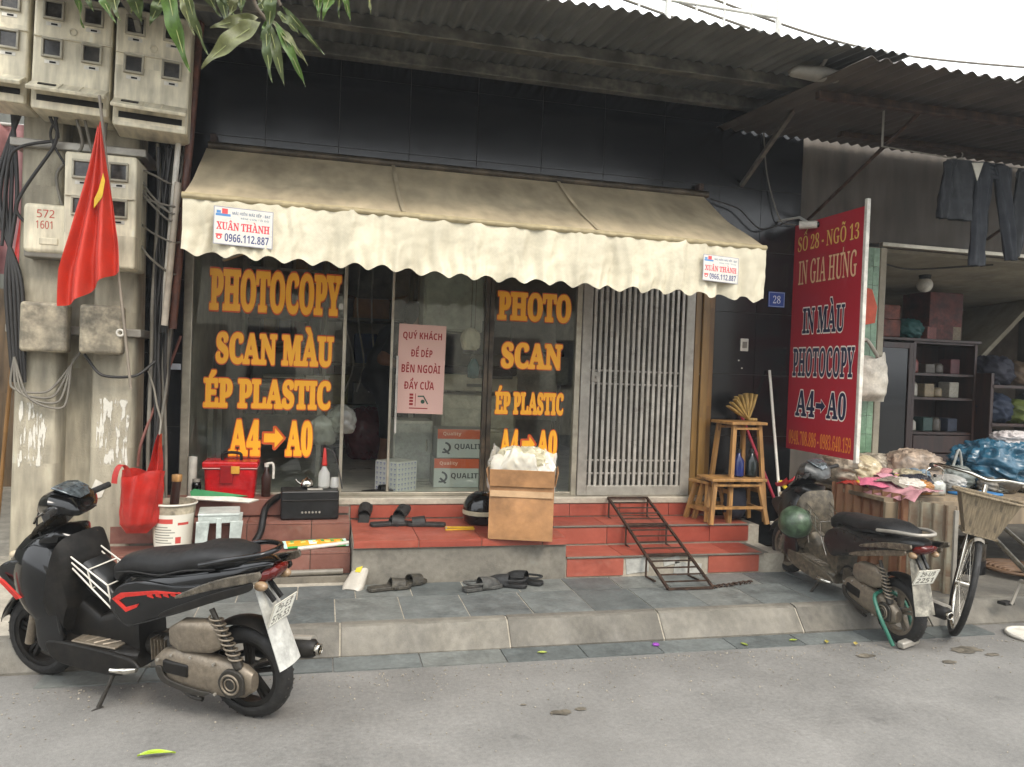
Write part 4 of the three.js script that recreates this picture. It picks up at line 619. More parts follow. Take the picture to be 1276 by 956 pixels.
  for (const q of [-1, 1]) {
    M('side_panel', smoothed(panel([[-0.36, 0.78], [-0.2, 0.73], [0.1, 0.665], [0.42, 0.655], [0.56, 0.6], [0.6, 0.5], [0.5, 0.42], [0.38, 0.47], [0.1, 0.57], [-0.2, 0.68]], q * 0.158, 0.03, 0.012), 0.6), body, s);
    M('tail_trim', [panel([[-0.42, 0.8], [-0.15, 0.735], [0.12, 0.635], [0.14, 0.615], [-0.12, 0.69], [-0.4, 0.76]], q * 0.172, 0.018, 0.005)], o.trim, s);
    M('lower_trim', [panel([[-0.36, 0.735], [-0.1, 0.655], [0.25, 0.525], [0.24, 0.505], [-0.1, 0.62], [-0.34, 0.7]], q * 0.166, 0.02, 0.006)], o.trim2, s);
    if (o.accent) {
      M('red_stripe', panel([[0.585, 0.555], [0.53, 0.592], [0.3, 0.632], [0.08, 0.642], [0.3, 0.618], [0.5, 0.575], [0.545, 0.55], [0.5, 0.518], [0.415, 0.548], [0.43, 0.528], [0.5, 0.495]], q * 0.1755, 0.006, 0.001, false), o.accent, s);
      M('red_badge', [0, 1, 2, 3, 4].map((k) => place(ext([[0, 0], [0.035, 0.004], [0.04, 0.018], [0.008, 0.016]], 0.006, 0.001), 0.1 + k * 0.055, 0.6 - k * 0.002 + (4 - k) * 0.006, q * 0.1755)), o.accent, s);
    }
    M('rear_indicator', ball(0.035, -0.37, 0.7, q * 0.1, 1.2, 0.7, 0.8), std(0x9a8266, 0.3), s);
  }
  M('grab_rail', [tube([[0.0, 0.79, -0.155], [-0.2, 0.835, -0.15], [-0.36, 0.855, -0.09], [-0.4, 0.86, 0], [-0.36, 0.855, 0.09], [-0.2, 0.835, 0.15], [0.0, 0.79, 0.155]], 0.014, 48, 10)], o.rail, s);
  M('tail_lamp', [loft([[-0.43, 0.755, 0, 0.018, 0.05, 0.2], [-0.41, 0.75, 0, 0.035, 0.085, 0.2], [-0.36, 0.735, 0, 0.04, 0.1, 0.2]], 20, 2.6)], std(0x5a1612, 0.2), s);
  M('rear_mudguard', [sheet((u, v) => { const q = (v - 0.5) * 2, w = 0.075 + 0.015 * u; return [-0.3 - 0.17 * u - 0.015 * Math.cos(q * 1.4), 0.68 - 0.42 * u, q * w]; }, 12, 10, 0.006)], o.guard, s);
  M('plate_bracket', [bar([-0.3, 0.7, 0.03], [-0.4, 0.6, 0.03], 0.02), bar([-0.3, 0.7, -0.03], [-0.4, 0.6, -0.03], 0.02)], m.blackPlastic, s);
  const pl = M('number_plate', rbox(0.19, 0.14, 0.005, 0.008, 0, 0, 0), std(0xd9d7cb, 0.5), s, { at: [-0.425, 0.545, 0], rot: [0.38, -PI / 2, 0] }); pl.rotation.order = 'YXZ';
  M('plate_print', quad(-0.094, 0.094, -0.069, 0.069, 0.0035), print(plateTex(...o.plate), 0.5), pl, { uv: 1 });
  // ---- inner mudguard, engine, exhaust, stands
  M('inner_mudguard', sheet((u, v) => { const a = 0.35 + u * 1.75, rad = R + 0.045, q = (v - 0.5) * 2; return [Math.cos(a) * rad, R + Math.sin(a) * (rad - 0.02 * q * q), q * 0.07]; }, 26, 8, 0.004), m.dustyPlastic, s);
  M('engine_case', [loft([[-0.1, R, -0.1, 0.05, 0.03, 0, 2.4], [-0.05, R, -0.105, 0.085, 0.045, 0, 2.4], [0.06, R + 0.005, -0.11, 0.1, 0.05, 0, 2.6], [0.2, R + 0.02, -0.115, 0.105, 0.052, 0, 3], [0.34, R + 0.03, -0.115, 0.1, 0.05, 0, 3], [0.44, R + 0.03, -0.11, 0.075, 0.045, 0, 2.6], [0.49, R + 0.03, -0.105, 0.03, 0.03, 0, 2.4]], 28)], m.engine, s);
  M('case_rib', [panel([[0.12, R - 0.06], [0.2, R - 0.085], [0.4, R - 0.05], [0.45, R + 0.02], [0.42, R + 0.03], [0.38, R - 0.03], [0.2, R - 0.06]], -0.168, 0.014, 0.004), panel([[-0.07, R - 0.04], [0.02, R - 0.07], [0.07, R], [0.02, R + 0.07], [-0.06, R + 0.05]], -0.155, 0.02, 0.006)], m.engineDark, s);
  M('case_plate', [rbox(0.16, 0.07, 0.03, 0.012, 0.33, R + 0.035, -0.16, 0, 0, 0.05)], m.dustyPlastic, s);
  M('air_filter', [loft([[0.06, 0.47, -0.12, 0.05, 0.03], [0.12, 0.475, -0.125, 0.085, 0.045], [0.3, 0.455, -0.125, 0.085, 0.045], [0.38, 0.44, -0.115, 0.05, 0.03]], 24, 4)], o.filter, s);
  M('crankcase', [loft([[0.18, R + 0.02, 0.04, 0.08, 0.07], [0.3, R + 0.04, 0.04, 0.11, 0.09], [0.42, R + 0.06, 0.02, 0.1, 0.09], [0.5, R + 0.08, 0, 0.06, 0.06]], 20, 3), rod([0.42, R + 0.07, 0], [0.62, R + 0.06, 0], 0.06, 16)], m.engineDark, s);
  M('swing_bolt', rod([0, R, -0.15], [0, R, 0.12], 0.016), m.engine, s);
  const spr = []; for (let k = 0; k <= 90; k++) { const t = k / 90, a = t * 9 * 2 * PI; spr.push([-0.02 + 0.12 * t + 0.03 * Math.cos(a), 0.36 + 0.22 * t, -0.13 + 0.03 * Math.sin(a)]); }
  const sh = M('shock_absorber', [rod([-0.035, 0.32, -0.13], [0.12, 0.62, -0.13], 0.014), rod([-0.03, 0.33, -0.13], [0.0, 0.395, -0.13], 0.026)], m.engineDark, s); M('spring', tube(spr, 0.0055, 260, 6), m.engine, sh);
  M('exhaust', [loft([[-0.3, 0.34, 0.15, 0.035, 0.035, 0, 2], [-0.28, 0.34, 0.15, 0.05, 0.05, 0, 2], [0.02, 0.3, 0.15, 0.055, 0.055, 0, 2], [0.1, 0.28, 0.145, 0.03, 0.03, 0, 2]], 24), tube([[0.09, 0.28, 0.145], [0.25, 0.22, 0.12], [0.42, 0.21, 0.06], [0.52, 0.28, 0.02]], 0.018, 24)], m.dustyPlastic, s);
  M('exhaust_guard', [loft([[-0.27, 0.36, 0.172, 0.04, 0.035, 0, 2.4], [-0.05, 0.33, 0.175, 0.042, 0.036, 0, 2.4]], 20)], m.dullSteel, s);
  M('exhaust_tip', lathe([[0.022, 0], [0.03, 0.004], [0.03, 0.03], [0.022, 0.03], [0.022, 0]], 20, -0.295, 0.34, 0.15, 0, 0, PI / 2), m.chrome, s);
  M('footpeg', [loft([[0.44, 0.31, -0.19, 0.012, 0.012], [0.48, 0.31, -0.215, 0.016, 0.02], [0.56, 0.315, -0.235, 0.012, 0.016]], 14, 2.4)], m.chrome, s);
  M('side_stand', [rod([0.6, 0.26, -0.13], [0.66, 0.03, -0.235], 0.012), bar([0.655, 0.022, -0.215], [0.675, 0.022, -0.27], 0.03, 0.012)], m.engineDark, s);
  M('centre_stand', [tube([[0.42, 0.2, -0.11], [0.28, 0.13, -0.13], [0.2, 0.12, -0.13]], 0.012, 14), tube([[0.42, 0.2, 0.11], [0.28, 0.13, 0.13], [0.2, 0.12, 0.13]], 0.012, 14), rod([0.42, 0.2, -0.13], [0.42, 0.2, 0.13], 0.012)], m.engineDark, s);
  for (const q of [-1, 1]) M('brake_cable', tube([[1.02, 0.98, q * 0.17], [1.1, 1.02, q * 0.13], [1.16, 0.93, q * 0.1], [1.15, 0.8, q * 0.08], [B - 0.08, 0.5, q * 0.1]], 0.005, 30, 6), m.cable, s);
  for (const [x, y] of [[0.1, R - 0.07], [0.2, R - 0.09], [0.32, R - 0.07], [0.42, R - 0.02], [0.45, R + 0.06], [0.36, R + 0.1], [0.24, R + 0.105], [0.1, R + 0.09]]) M('engine_bolt', cyl(0.008, 0.008, 0.012, x - 0.12, y, -0.158, PI / 2, 0, 0, 6), m.dullSteel, s);
  for (let k = 0; k < 5; k++) M('cooling_fin', rbox(0.004, 0.12, 0.15, 0.001, 0.36 + k * 0.022, R + 0.06, 0), m.engine, s);
  M('tail_seam', tube([[0.58, 0.5, -0.174], [0.5, 0.42, -0.172], [0.2, 0.52, -0.174], [-0.1, 0.62, -0.172]], 0.003, 30, 5), m.rubber, s);
  for (const q of [-1, 1]) { M('panel_seam', tube([[1.33, 0.71, q * 0.174], [1.2, 0.74, q * 0.175], [1.08, 0.7, q * 0.175], [1.0, 0.58, q * 0.175], [0.96, 0.36, q * 0.175]], 0.003, 40, 5), m.rubber, s); M('panel_seam', tube([[1.02, 0.9, q * 0.1], [1.1, 0.88, q * 0.15], [1.22, 0.8, q * 0.15]], 0.003, 24, 5), m.rubber, s); }
  M('key_lock', cyl(0.018, 0.018, 0.02, 0.955, 0.86, 0.08, 0, 0, 1.2), m.chrome, s);
  for (const z of [-0.05, 0.05]) M('plate_bolt', cyl(0.006, 0.006, 0.006, -0.462, 0.6, z, 0, 0, PI / 2 - 0.4, 8), m.dullSteel, s);
  M('drive_cover_ring', [ring(0.05, 0.006, 0.0 - 0.12, R, -0.168), ring(0.03, 0.004, 0.0 - 0.12, R, -0.168)], m.engine, s);
  // proportions: rear wheel and drive set back, short tail, low floor
  const rear = new Set(['engine_case', 'case_rib', 'case_plate', 'crankcase', 'swing_bolt', 'shock_absorber', 'exhaust', 'exhaust_guard', 'exhaust_tip', 'inner_mudguard', 'air_filter', 'centre_stand']), tail = new Set(['seat', 'seat_piping', 'tail_body', 'side_panel', 'tail_trim', 'lower_trim', 'red_stripe', 'red_badge', 'rear_indicator', 'grab_rail', 'tail_lamp', 'rear_mudguard', 'plate_bracket', 'tail_seam', 'plate_bolt']), low = new Set(['floorboard', 'floor_mat', 'side_skirt', 'centre_tunnel']);
  const warp = (g, f) => { const p = g.attributes.position; for (let i = 0; i < p.count; i++) { const v = f(p.getX(i), p.getY(i)); p.setXY(i, v[0], v[1]); } };
  const tx = (x) => (x < 0.3 ? 0.3 + (x - 0.3) * 0.86 : x);
  s.children.forEach((c, i) => {
    if (rear.has(c.name) || (c.name === 'wheel' && i === 0)) c.traverse((q) => q.geometry && warp(q.geometry, (x, y) => [x - 0.12, y]));
    else if (tail.has(c.name)) warp(c.geometry, (x, y) => [tx(x), y + 0.06]);
    else if (low.has(c.name)) warp(c.geometry, (x, y) => [x, y - 0.075]);
    else if (c.name === 'number_plate') { c.position.x = tx(c.position.x); c.position.y += 0.06; }
    else if (c.name === 'handlebar') { c.position.x -= 0.035; c.position.y += 0.055; }
    else if (c.name === 'footpeg') warp(c.geometry, (x, y) => [x, y - 0.06]);
  });
  return s;
}
const sc1 = scooter({
  label: 'black scooter with red side stripes standing beside the utility pole', pos: [-0.33, 0, 2.11], ry: 2.596, lean: -0.105, scale: 0.795, steer: 0.35, mirrors: 0, hook: true,
  body: m.gloss, dark: m.dustyPlastic, cover: m.gloss, visor: std(0x4f4a42, 0.3, 0, { map: T.dust, s: 4 }), accent: m.red, trim: std(0x77726a, 0.35, 0.2, { map: T.dust, s: 4 }), trim2: m.dustyPlastic, rail: m.gloss, guard: m.greyPlastic, filter: m.engine, rim: m.dustyPlastic, plate: ['29-E3', '576.53'],
});
{ // clip-on wire rack with bottles' box in the step-through space of the first scooter
  const w = []; const P = (a, b) => [0.66 + 0.26 * a + 0.02 * b, 0.52 + 0.13 * b + 0.2 * a * (1 - b * 0.3), -0.105];
  const L = (p, q) => w.push(rod(p, q, 0.0045, 8));
  for (const z of [-0.11, 0.09]) { const Z = (p) => [p[0], p[1], z]; L(Z(P(0, 0)), Z(P(1, 0))); L(Z(P(0, 0)), Z(P(0, 1))); L(Z(P(1, 0)), Z(P(1, 1))); L(Z(P(0, 1)), Z(P(1, 1))); L(Z(P(0.5, 0)), Z(P(0.5, 1))); L(Z(P(0, 0.5)), Z(P(1, 0.5))); }
  for (const [a, b] of [[0, 0], [1, 0], [0, 1], [1, 1], [0.5, 1], [0.5, 0]]) { const p = P(a, b); L([p[0], p[1], -0.11], [p[0], p[1], 0.09]); }
  M('wire_rack', w, m.white, sc1); M('tank_cover', loft([[0.66, 0.54, 0, 0.04, 0.08, 0, 4], [0.78, 0.61, 0, 0.07, 0.09, 0.5, 4], [0.9, 0.7, 0, 0.06, 0.09, 0.6, 4]], 20), m.blackPlastic, sc1);
}
const sc2 = scooter({
  label: 'dusty black scooter with chrome rails parked nose-in over the kerb', pos: [3.25, 0.012, 1.67], ry: 1.61, lean: -0.03, scale: 0.74, steer: 0.5, mirrors: 0, pitch: 0.13,
  body: std(0x27282a, 0.4, 0, { map: T.dust, s: 2.5 }), dark: std(0x716a5e, 0.7, 0, { map: T.dust, s: 4 }), cover: std(0x55595d, 0.5, 0, { map: T.dust, s: 3 }), visor: m.blackPlastic, trim: std(0x9a948a, 0.4, 0.5, { map: T.dust, s: 5 }), trim2: std(0x8d8478, 0.5, 0.3, { map: T.dust, s: 5 }), rail: m.dullSteel, guard: std(0xa9a9a4, 0.6, 0, { map: T.dust, s: 3 }), filter: m.engine, rim: m.engine, plate: ['29-U9', '2251'],
});
{
  const w = []; const L = (p, q) => w.push(rod(p, q, 0.004, 8)), P = (a, b, z) => [0.7 + 0.22 * a + 0.03 * b, 0.56 + 0.12 * b + 0.12 * a, z];
  for (const z of [-0.13, 0.1]) { L(P(0, 0, z), P(1, 0, z)); L(P(0, 0, z), P(0, 1, z)); L(P(1, 0, z), P(1, 1, z)); L(P(0, 1, z), P(1, 1, z)); L(P(0.33, 0, z), P(0.33, 1, z)); L(P(0.66, 0, z), P(0.66, 1, z)); L(P(0, 0.5, z), P(1, 0.5, z)); }
  for (const [a, b] of [[0, 0], [1, 0], [0, 1], [1, 1]]) L(P(a, b, -0.13), P(a, b, 0.1));
  L(P(0, 0, -0.13), [0.62, 0.42, -0.12]); L(P(1, 0, -0.13), [0.86, 0.44, -0.12]);
  M('wire_rack', w, m.chrome, sc2);
  const h = thing('green_helmet', 'dull green half helmet hanging on the dusty scooter', 'helmet', [3.06, 0.52, 1.02], 0.3);
  M('shell', lathe([[0.001, 0.15], [0.05, 0.143], [0.095, 0.115], [0.118, 0.07], [0.123, 0.02], [0.12, -0.02], [0.112, -0.02], [0.11, 0.02], [0.001, 0.1]], 36), std(0x526b57, 0.5, 0, { map: T.dust, s: 4 }), h); M('rim', ring(0.118, 0.006, 0, -0.018, 0, PI / 2), m.rubber, h); M('strap', tube([[-0.1, -0.02, 0], [-0.05, -0.09, 0.02], [0.04, -0.08, 0.02], [0.1, -0.02, 0]], 0.006, 20), m.blackPlastic, h);
  h.scale.setScalar(0.86); h.rotation.x = 0.5; h.rotation.z = 0.35;
  const lk = thing('chain_lock', 'green sleeved lock looped through the rear wheel of the dusty scooter', 'lock', [3.2, 0.02, 1.86]);
  M('loop', tube([[-0.07, 0.0, 0.02], [-0.11, 0.14, -0.04], [-0.09, 0.24, -0.12], [0.02, 0.26, -0.14], [0.1, 0.2, -0.1], [0.1, 0.04, -0.02]], 0.011, 40), std(0x2f6f5e, 0.5), lk); M('lock_body', [rbox(0.14, 0.04, 0.045, 0.012, 0.03, 0.015, 0.02, 0, 0.2, 0.15), rod([0.03, 0.02, 0.02], [0.08, 0.05, 0.02], 0.015)], m.dullSteel, lk);
}
// ================================================================ ITEMS ON THE STEPS AND PAVEMENT
function footwear(label, pos, ry, kind, color, o = {}) {
  const t = thing('slipper', label, 'slipper', pos, ry, 'footwear left on the steps', o.rx || 0, o.rz || 0);
  const mt = std(color, 0.8, 0, { map: T.dust, s: 5 }), L = 0.255, W = 0.09;
  const out = [[-L / 2, -0.02], [-L / 2 + 0.02, -0.032], [0, -0.03], [0.06, -0.042], [0.115, -0.036], [L / 2, -0.008], [0.118, 0.03], [0.06, 0.042], [0, 0.032], [-0.1, 0.034], [-L / 2, 0.018]];
  const g = ext(out, 0.024, 0.006, true); g.rotateX(-PI / 2); M('sole', place(g, 0, 0.013, 0), mt, t);
  if (kind === 'strap') M('strap', sheet((u, v) => { const a = u * PI; return [-0.0 + 0.085 * v + 0.012 * Math.sin(a), 0.018 + 0.052 * Math.sin(a) * (1 - 0.25 * v), -0.043 * Math.cos(a) * 1.02]; }, 20, 6, 0.006), mt, t);
  else if (kind === 'clog') { M('upper', sheet((u, v) => { const a = u * PI, k = Math.sqrt(Math.max(0, 1 - Math.pow(v, 3))); return [-0.02 + 0.145 * v, 0.016 + 0.062 * Math.sin(a) * k * (1 - 0.15 * v), -0.045 * Math.cos(a) * (0.35 + 0.65 * k)]; }, 20, 12, 0.004), mt, t); M('heel_strap', tube([[-0.02, 0.045, -0.045], [-0.1, 0.05, -0.04], [-0.128, 0.055, 0], [-0.1, 0.05, 0.04], [-0.02, 0.045, 0.045]], 0.007, 24), mt, t); }
  else M('thong', [tube([[0.075, 0.024, 0], [0.04, 0.055, -0.02], [-0.02, 0.022, -0.036]], 0.006, 16), tube([[0.075, 0.024, 0], [0.04, 0.055, 0.02], [-0.02, 0.022, 0.036]], 0.006, 16)], mt, t);
  return t;
}
const D = THREE.MathUtils.degToRad;
footwear('worn dark slipper tilted against the riser beside the black speaker', [0.3, 0.42, 0.13], D(80), 'strap', 0x2b2927, { rz: 0.7 });
footwear('dark grey slide turned sideways on the red tread beside its mate', [0.46, 0.401, 0.3], D(10), 'strap', 0x2e2f30);
footwear('dark slide leaning up on the other slide on the red tread', [0.53, 0.43, 0.23], D(60), 'strap', 0x2b2b2b, { rz: 0.5 });
footwear('dark flat slide lying near the yellow ruler on the red tread', [0.7, 0.401, 0.33], D(170), 'strap', 0x333232);
footwear('grey muddy sandal on the slates next to another muddy sandal', [0.42, 0.131, 0.86], D(15), 'strap', 0x55524b);
footwear('muddy sandal overlapping its mate below the concrete block', [0.54, 0.133, 0.8], D(35), 'strap', 0x4a473f);
footwear('grey clog with pale band on the slates', [0.98, 0.131, 0.92], D(20), 'clog', 0x5b5d5e);
footwear('black clog standing between two other clogs on the slates', [1.14, 0.131, 0.87], D(155), 'clog', 0x27282a);
footwear('black clog furthest along the slates towards the ramp', [1.27, 0.131, 0.8], D(140), 'clog', 0x222325);
{ // cardboard carton with plastic inside
  const b = thing('open_carton', 'tall open cardboard carton stuffed with clear plastic on the steps', 'box', [1.28, 0.401, 0.66], D(-16));
  const w = 0.41, h = 0.35, d = 0.3;
  M('wall', sheet((u, v) => [w * (u - 0.5), h * v, d / 2 + 0.012 * Math.sin(u * PI) * Math.sin(v * PI) - 0.004 * noise(u * 5, v * 5, 1)], 12, 8, 0.006), m.card, b);
  M('wall', span(-w / 2, w / 2, 0, h, -d / 2, -d / 2 + 0.006), m.card, b); M('wall', span(-w / 2, -w / 2 + 0.006, 0, h, -d / 2, d / 2), m.card, b); M('wall', span(w / 2 - 0.006, w / 2, 0, h, -d / 2, d / 2), m.card, b); M('bottom', span(-w / 2, w / 2, 0, 0.006, -d / 2, d / 2), m.card, b);
  for (const [x, z, rx, rz, ww, dd] of [[0, d / 2 + 0.02, 0.5, 0, w, 0.12], [-w / 2 - 0.01, 0, 0, 0.35, 0.1, d], [w / 2 + 0.012, 0, 0, -0.3, 0.1, d]]) { const f = M('flap', rbox(rx ? ww : 0.006, rx ? 0.11 : 0.1, rx ? 0.006 : dd, 0.002, 0, 0.05, 0), m.card, b, { at: [x * 0.97, h - 0.004, z * 0.97], rot: [rx * 0.3, 0, rz * 0.6] }); f; }
  M('tape', span(-0.2, 0.2, h - 0.075, h - 0.035, d / 2 + 0.0125, d / 2 + 0.0135), std(0xc9a884, 0.3), b);
  const p = thing('plastic_wrap', 'crumpled clear plastic sheet bulging out of the tall carton', 'plastic bag', [1.28, 0.56, 0.64], D(-16));
  const film = new THREE.MeshPhysicalMaterial({ color: 0xf2eee4, roughness: 0.25, transmission: 0.6, thickness: 0, side: THREE.DoubleSide });
  M('film', sheet((u, v) => { const a = u * 2 * PI, c = Math.cos(a), d = Math.sin(a), k = Math.pow(Math.pow(Math.abs(c), 4) + Math.pow(Math.abs(d), 4), -0.25), wr = 1 + 0.1 * noise(c * 2.4 + 3, v * 2, d * 2.4) + 0.09 * noise(c * 6, v * 3.5, d * 6 + 7) + 0.04 * noise(c * 15, v * 8, d * 15), in_ = (1 + 0.12 * Math.sin(v * 2.6)) * (v > 0.75 ? 1 - (v - 0.75) * (0.6 + 1.2 * noise(c * 3, 5, d * 3)) : 1); return [c * k * 0.195 * wr * in_, 0.1 + 0.27 * v + 0.05 * v * noise(c * 3.2, 2, d * 3.2) * 2 + 0.03 * v * noise(c * 9, v, d * 9), d * k * 0.14 * wr * in_]; }, 110, 36), film, p);
  M('inner_sheet', place(blob(0.19, 0.27, 0.13, { amp: 0.3, freq: 4, s: 9, detail: 70 }), 0, 0.13, 0), std(0xe2ddc0, 0.45, 0, { transmission: 0.25 }), p);
}
{ // visored helmet behind the carton
  const h = thing('black_helmet', 'black helmet with pale band lying beside the tall carton', 'helmet', [1.1, 0.402, 0.26], 0.6);
  M('shell', lathe([[0.001, 0.225], [0.05, 0.22], [0.1, 0.19], [0.13, 0.14], [0.135, 0.08], [0.125, 0.02], [0.1, 0.0], [0.09, 0.01], [0.11, 0.06], [0.001, 0.08]], 36), m.gloss, h); M('band', lathe([[0.1365, 0.07], [0.1375, 0.085], [0.1365, 0.1]], 36), std(0xb8b39b, 0.6), h); M('visor', sheet((u, v) => { const a = 0.3 + u * 1.5; return [Math.cos(a) * (0.139 - 0.01 * v), 0.06 + 0.1 * v, Math.sin(a) * (0.139 - 0.01 * v)]; }, 16, 6, 0.003), std(0x3a3428, 0.1), h);
  const pk = thing('paper_packet', 'small white packet under the black helmet', 'packet', [1.19, 0.401, 0.4], -0.2); M('wrap', rbox(0.13, 0.035, 0.07, 0.006, 0, 0.018, 0), m.white, pk);
}
{
  const r = thing('folding_ruler', 'yellow folding ruler opened in a narrow V on the red tread', 'ruler', [0.91, 0.401, 0.46]);
  const y = std(0xd8ae2c, 0.5); M('limb', box(0.2, 0.008, 0.018, 0, 0.005, 0.01, 0, 0.08, 0), y, r); M('limb', box(0.19, 0.008, 0.018, 0.0, 0.0135, -0.015, 0, -0.16, 0.02), y, r); M('rivet', cyl(0.006, 0.006, 0.02, -0.09, 0.01, 0.0), m.dullSteel, r);
}
{ // metal ramp over the steps
  const r = thing('metal_ramp', 'rusty metal ladder-like ramp laid over the red steps', 'ramp', [0, 0, 0]);
  const A = [2.1, 0.548, 0.09], B = [2.14, 0.14, 1.08], W = 0.31; const at = (t, w) => [A[0] + (B[0] - A[0]) * t + W * w, A[1] + (B[1] - A[1]) * t, A[2] + (B[2] - A[2]) * t];
  for (const w of [0, 1]) M('side_rail', bar(at(0, w), at(1, w), 0.016), m.rustyIron, r);
  for (let k = 0; k <= 15; k++) M('rung', bar(at(k / 15, 0), at(k / 15, 1), k % 5 ? 0.009 : 0.014), m.rustyIron, r);
  for (const w of [0, 1]) for (const [t, y] of [[0.02, 0.405], [0.34, 0.272], [0.68, 0.135]]) { const p = at(t, w), q = at(t + 0.12, w); M('bracket', [bar(p, [p[0], y, p[2]], 0.01), bar([p[0], y, p[2]], [q[0], Math.max(y - 0.02, 0.14), q[2] + 0.02], 0.01)], m.rustyIron, r); }
  const ch = thing('rusty_chain', 'rusty chain lying on the slates below the ramp', 'chain', [2.46, 0.13, 1.07]); for (let k = 0; k < 16; k++) M('link', ring(0.014, 0.004, k * 0.021, 0.008 + (k % 2) * 0.005, -0.006 * k + 0.02 * noise(k * 0.6, 2, 2), k % 2 ? PI / 2 : 0.2, 0, 0, 14).scale(1, 1, 1), m.rustyIron, ch);
}
{ // left: speaker, tool box, stool, bucket ...
  const s = thing('speaker_amplifier', 'flat black portable amplifier on the dusty step', 'amplifier', [-0.07, 0.443, 0.2], D(4));
  M('case', rbox(0.37, 0.19, 0.2, 0.012, 0, 0.098, 0), m.blackPlastic, s); M('front_lip', rbox(0.36, 0.012, 0.01, 0.004, 0, 0.13, 0.1), m.dustyPlastic, s); for (let k = 0; k < 6; k++) M('knob', cyl(0.007, 0.006, 0.014, -0.05 + k * 0.022, 0.052, 0.104, PI / 2), m.dullSteel, s); M('handle', rbox(0.1, 0.012, 0.04, 0.005, 0.03, 0.196, 0.05), m.dullSteel, s); M('foot', [rbox(0.34, 0.008, 0.02, 0.003, 0, 0.003, 0.07)], m.rubber, s);
  const b = thing('glass_bottle', 'clear glass bottle with red spout standing on the amplifier', 'bottle', [0.02, 0.638, 0.19]);
  M('body', lathe([[0.001, 0.002], [0.035, 0.002], [0.038, 0.02], [0.037, 0.1], [0.015, 0.14], [0.013, 0.165]], 24), m.clearPlastic, b); M('spout', lathe([[0.001, 0.27], [0.008, 0.27], [0.014, 0.2], [0.018, 0.165], [0.018, 0.15], [0.001, 0.15]], 16), m.red, b); M('hose', tube([[0, 0.27, 0], [0.06, 0.24, 0.01], [0.1, 0.1, 0.02], [0.12, 0.0, 0.03]], 0.005, 24), m.cable, b);
  const c = thing('small_kettle', 'small metal teapot standing on the amplifier', 'teapot', [-0.09, 0.638, 0.19]); M('body', lathe([[0.001, 0.002], [0.035, 0.002], [0.045, 0.025], [0.035, 0.055], [0.012, 0.065], [0.001, 0.08]], 24), m.chrome, c); M('spout', tube([[-0.04, 0.025, 0], [-0.065, 0.045, 0], [-0.075, 0.06, 0]], 0.007, 12), m.chrome, c);
  const g = thing('glass_cup', 'upturned drinking glass standing on the amplifier', 'glass', [0.09, 0.638, 0.17]); M('body', lathe([[0.03, 0.002], [0.031, 0.004], [0.026, 0.07], [0.001, 0.072]], 20), m.clearPlastic, g);
  const t = thing('tool_box', 'red plastic tool box with yellow clasp in front of the glass', 'tool box', [-0.585, 0.563, 0.06]);
  M('bin', loft([[0, 0, 0, 0.155, 0.085, 0, 8], [0.19, 0, 0, 0.165, 0.095, 0, 8]], 36).applyMatrix4(new THREE.Matrix4().makeRotationZ(PI / 2)), std(0xb51218, 0.35, 0, { map: T.grime, s: 2 }), t);
  t.children[0].geometry.rotateZ(0);
  M('lid', rbox(0.35, 0.045, 0.205, 0.014, 0, 0.222, 0), std(0xc01a1e, 0.35, 0, { map: T.grime, s: 2 }), t); M('lid_line', rbox(0.345, 0.006, 0.2, 0.002, 0, 0.199, 0.003), std(0xd9a9a4, 0.5), t); M('clasp_plate', rbox(0.08, 0.12, 0.01, 0.004, -0.02, 0.16, 0.103), std(0x8f1015, 0.4), t); M('clasp', rbox(0.055, 0.05, 0.014, 0.004, 0.035, 0.19, 0.108), std(0xcf9a3a, 0.45), t); M('handle', [tube([[-0.06, 0.24, 0], [-0.055, 0.285, 0], [0.0, 0.295, 0], [0.055, 0.285, 0], [0.06, 0.24, 0]], 0.01, 20)], m.dustyPlastic, t);
  const k = thing('oil_bottle', 'dark bottle with white spout beside the red tool box', 'bottle', [-0.36, 0.563, 0.07]); M('body', lathe([[0.001, 0.002], [0.03, 0.002], [0.032, 0.13], [0.014, 0.17], [0.013, 0.2], [0.001, 0.2]], 20), m.darkWood, k); M('spout', [rod([0.0, 0.2, 0], [0.0, 0.225, 0], 0.016), tube([[0.0, 0.22, 0], [0.035, 0.225, 0], [0.045, 0.2, 0], [0.045, 0.12, 0]], 0.009, 16)], m.white, k);
  const j = thing('glass_jar', 'little jar with grey lid between the frame and the tool box', 'jar', [-0.8, 0.563, 0.08]); M('body', lathe([[0.001, 0.002], [0.028, 0.002], [0.03, 0.08], [0.024, 0.1], [0.001, 0.1]], 20), m.darkGlass, j); M('lid', cyl(0.026, 0.026, 0.02, 0, 0.11, 0), m.dullSteel, j);
  const pp = thing('paper_roll', 'upright rolled white paper behind the little jar', 'paper roll', [-0.835, 0.563, 0.02]); M('roll', lathe([[0.02, 0], [0.028, 0], [0.028, 0.26], [0.02, 0.26], [0.02, 0]], 20), m.white, pp);
  const st = thing('plastic_stool', 'low pale grey plastic stool behind the black scooter', 'stool', [-0.6, 0.308, 0.5], 0.1);
  const sm = std(0xbcc6c4, 0.5, 0, { map: T.grime, s: 3 });
  M('seat', rbox(0.24, 0.02, 0.24, 0.009, 0, 0.235, 0), sm, st); M('skirt', [rbox(0.235, 0.05, 0.008, 0.003, 0, 0.21, 0.112), rbox(0.235, 0.05, 0.008, 0.003, 0, 0.21, -0.112), rbox(0.008, 0.05, 0.22, 0.003, 0.112, 0.21, 0), rbox(0.008, 0.05, 0.22, 0.003, -0.112, 0.21, 0)], sm, st);
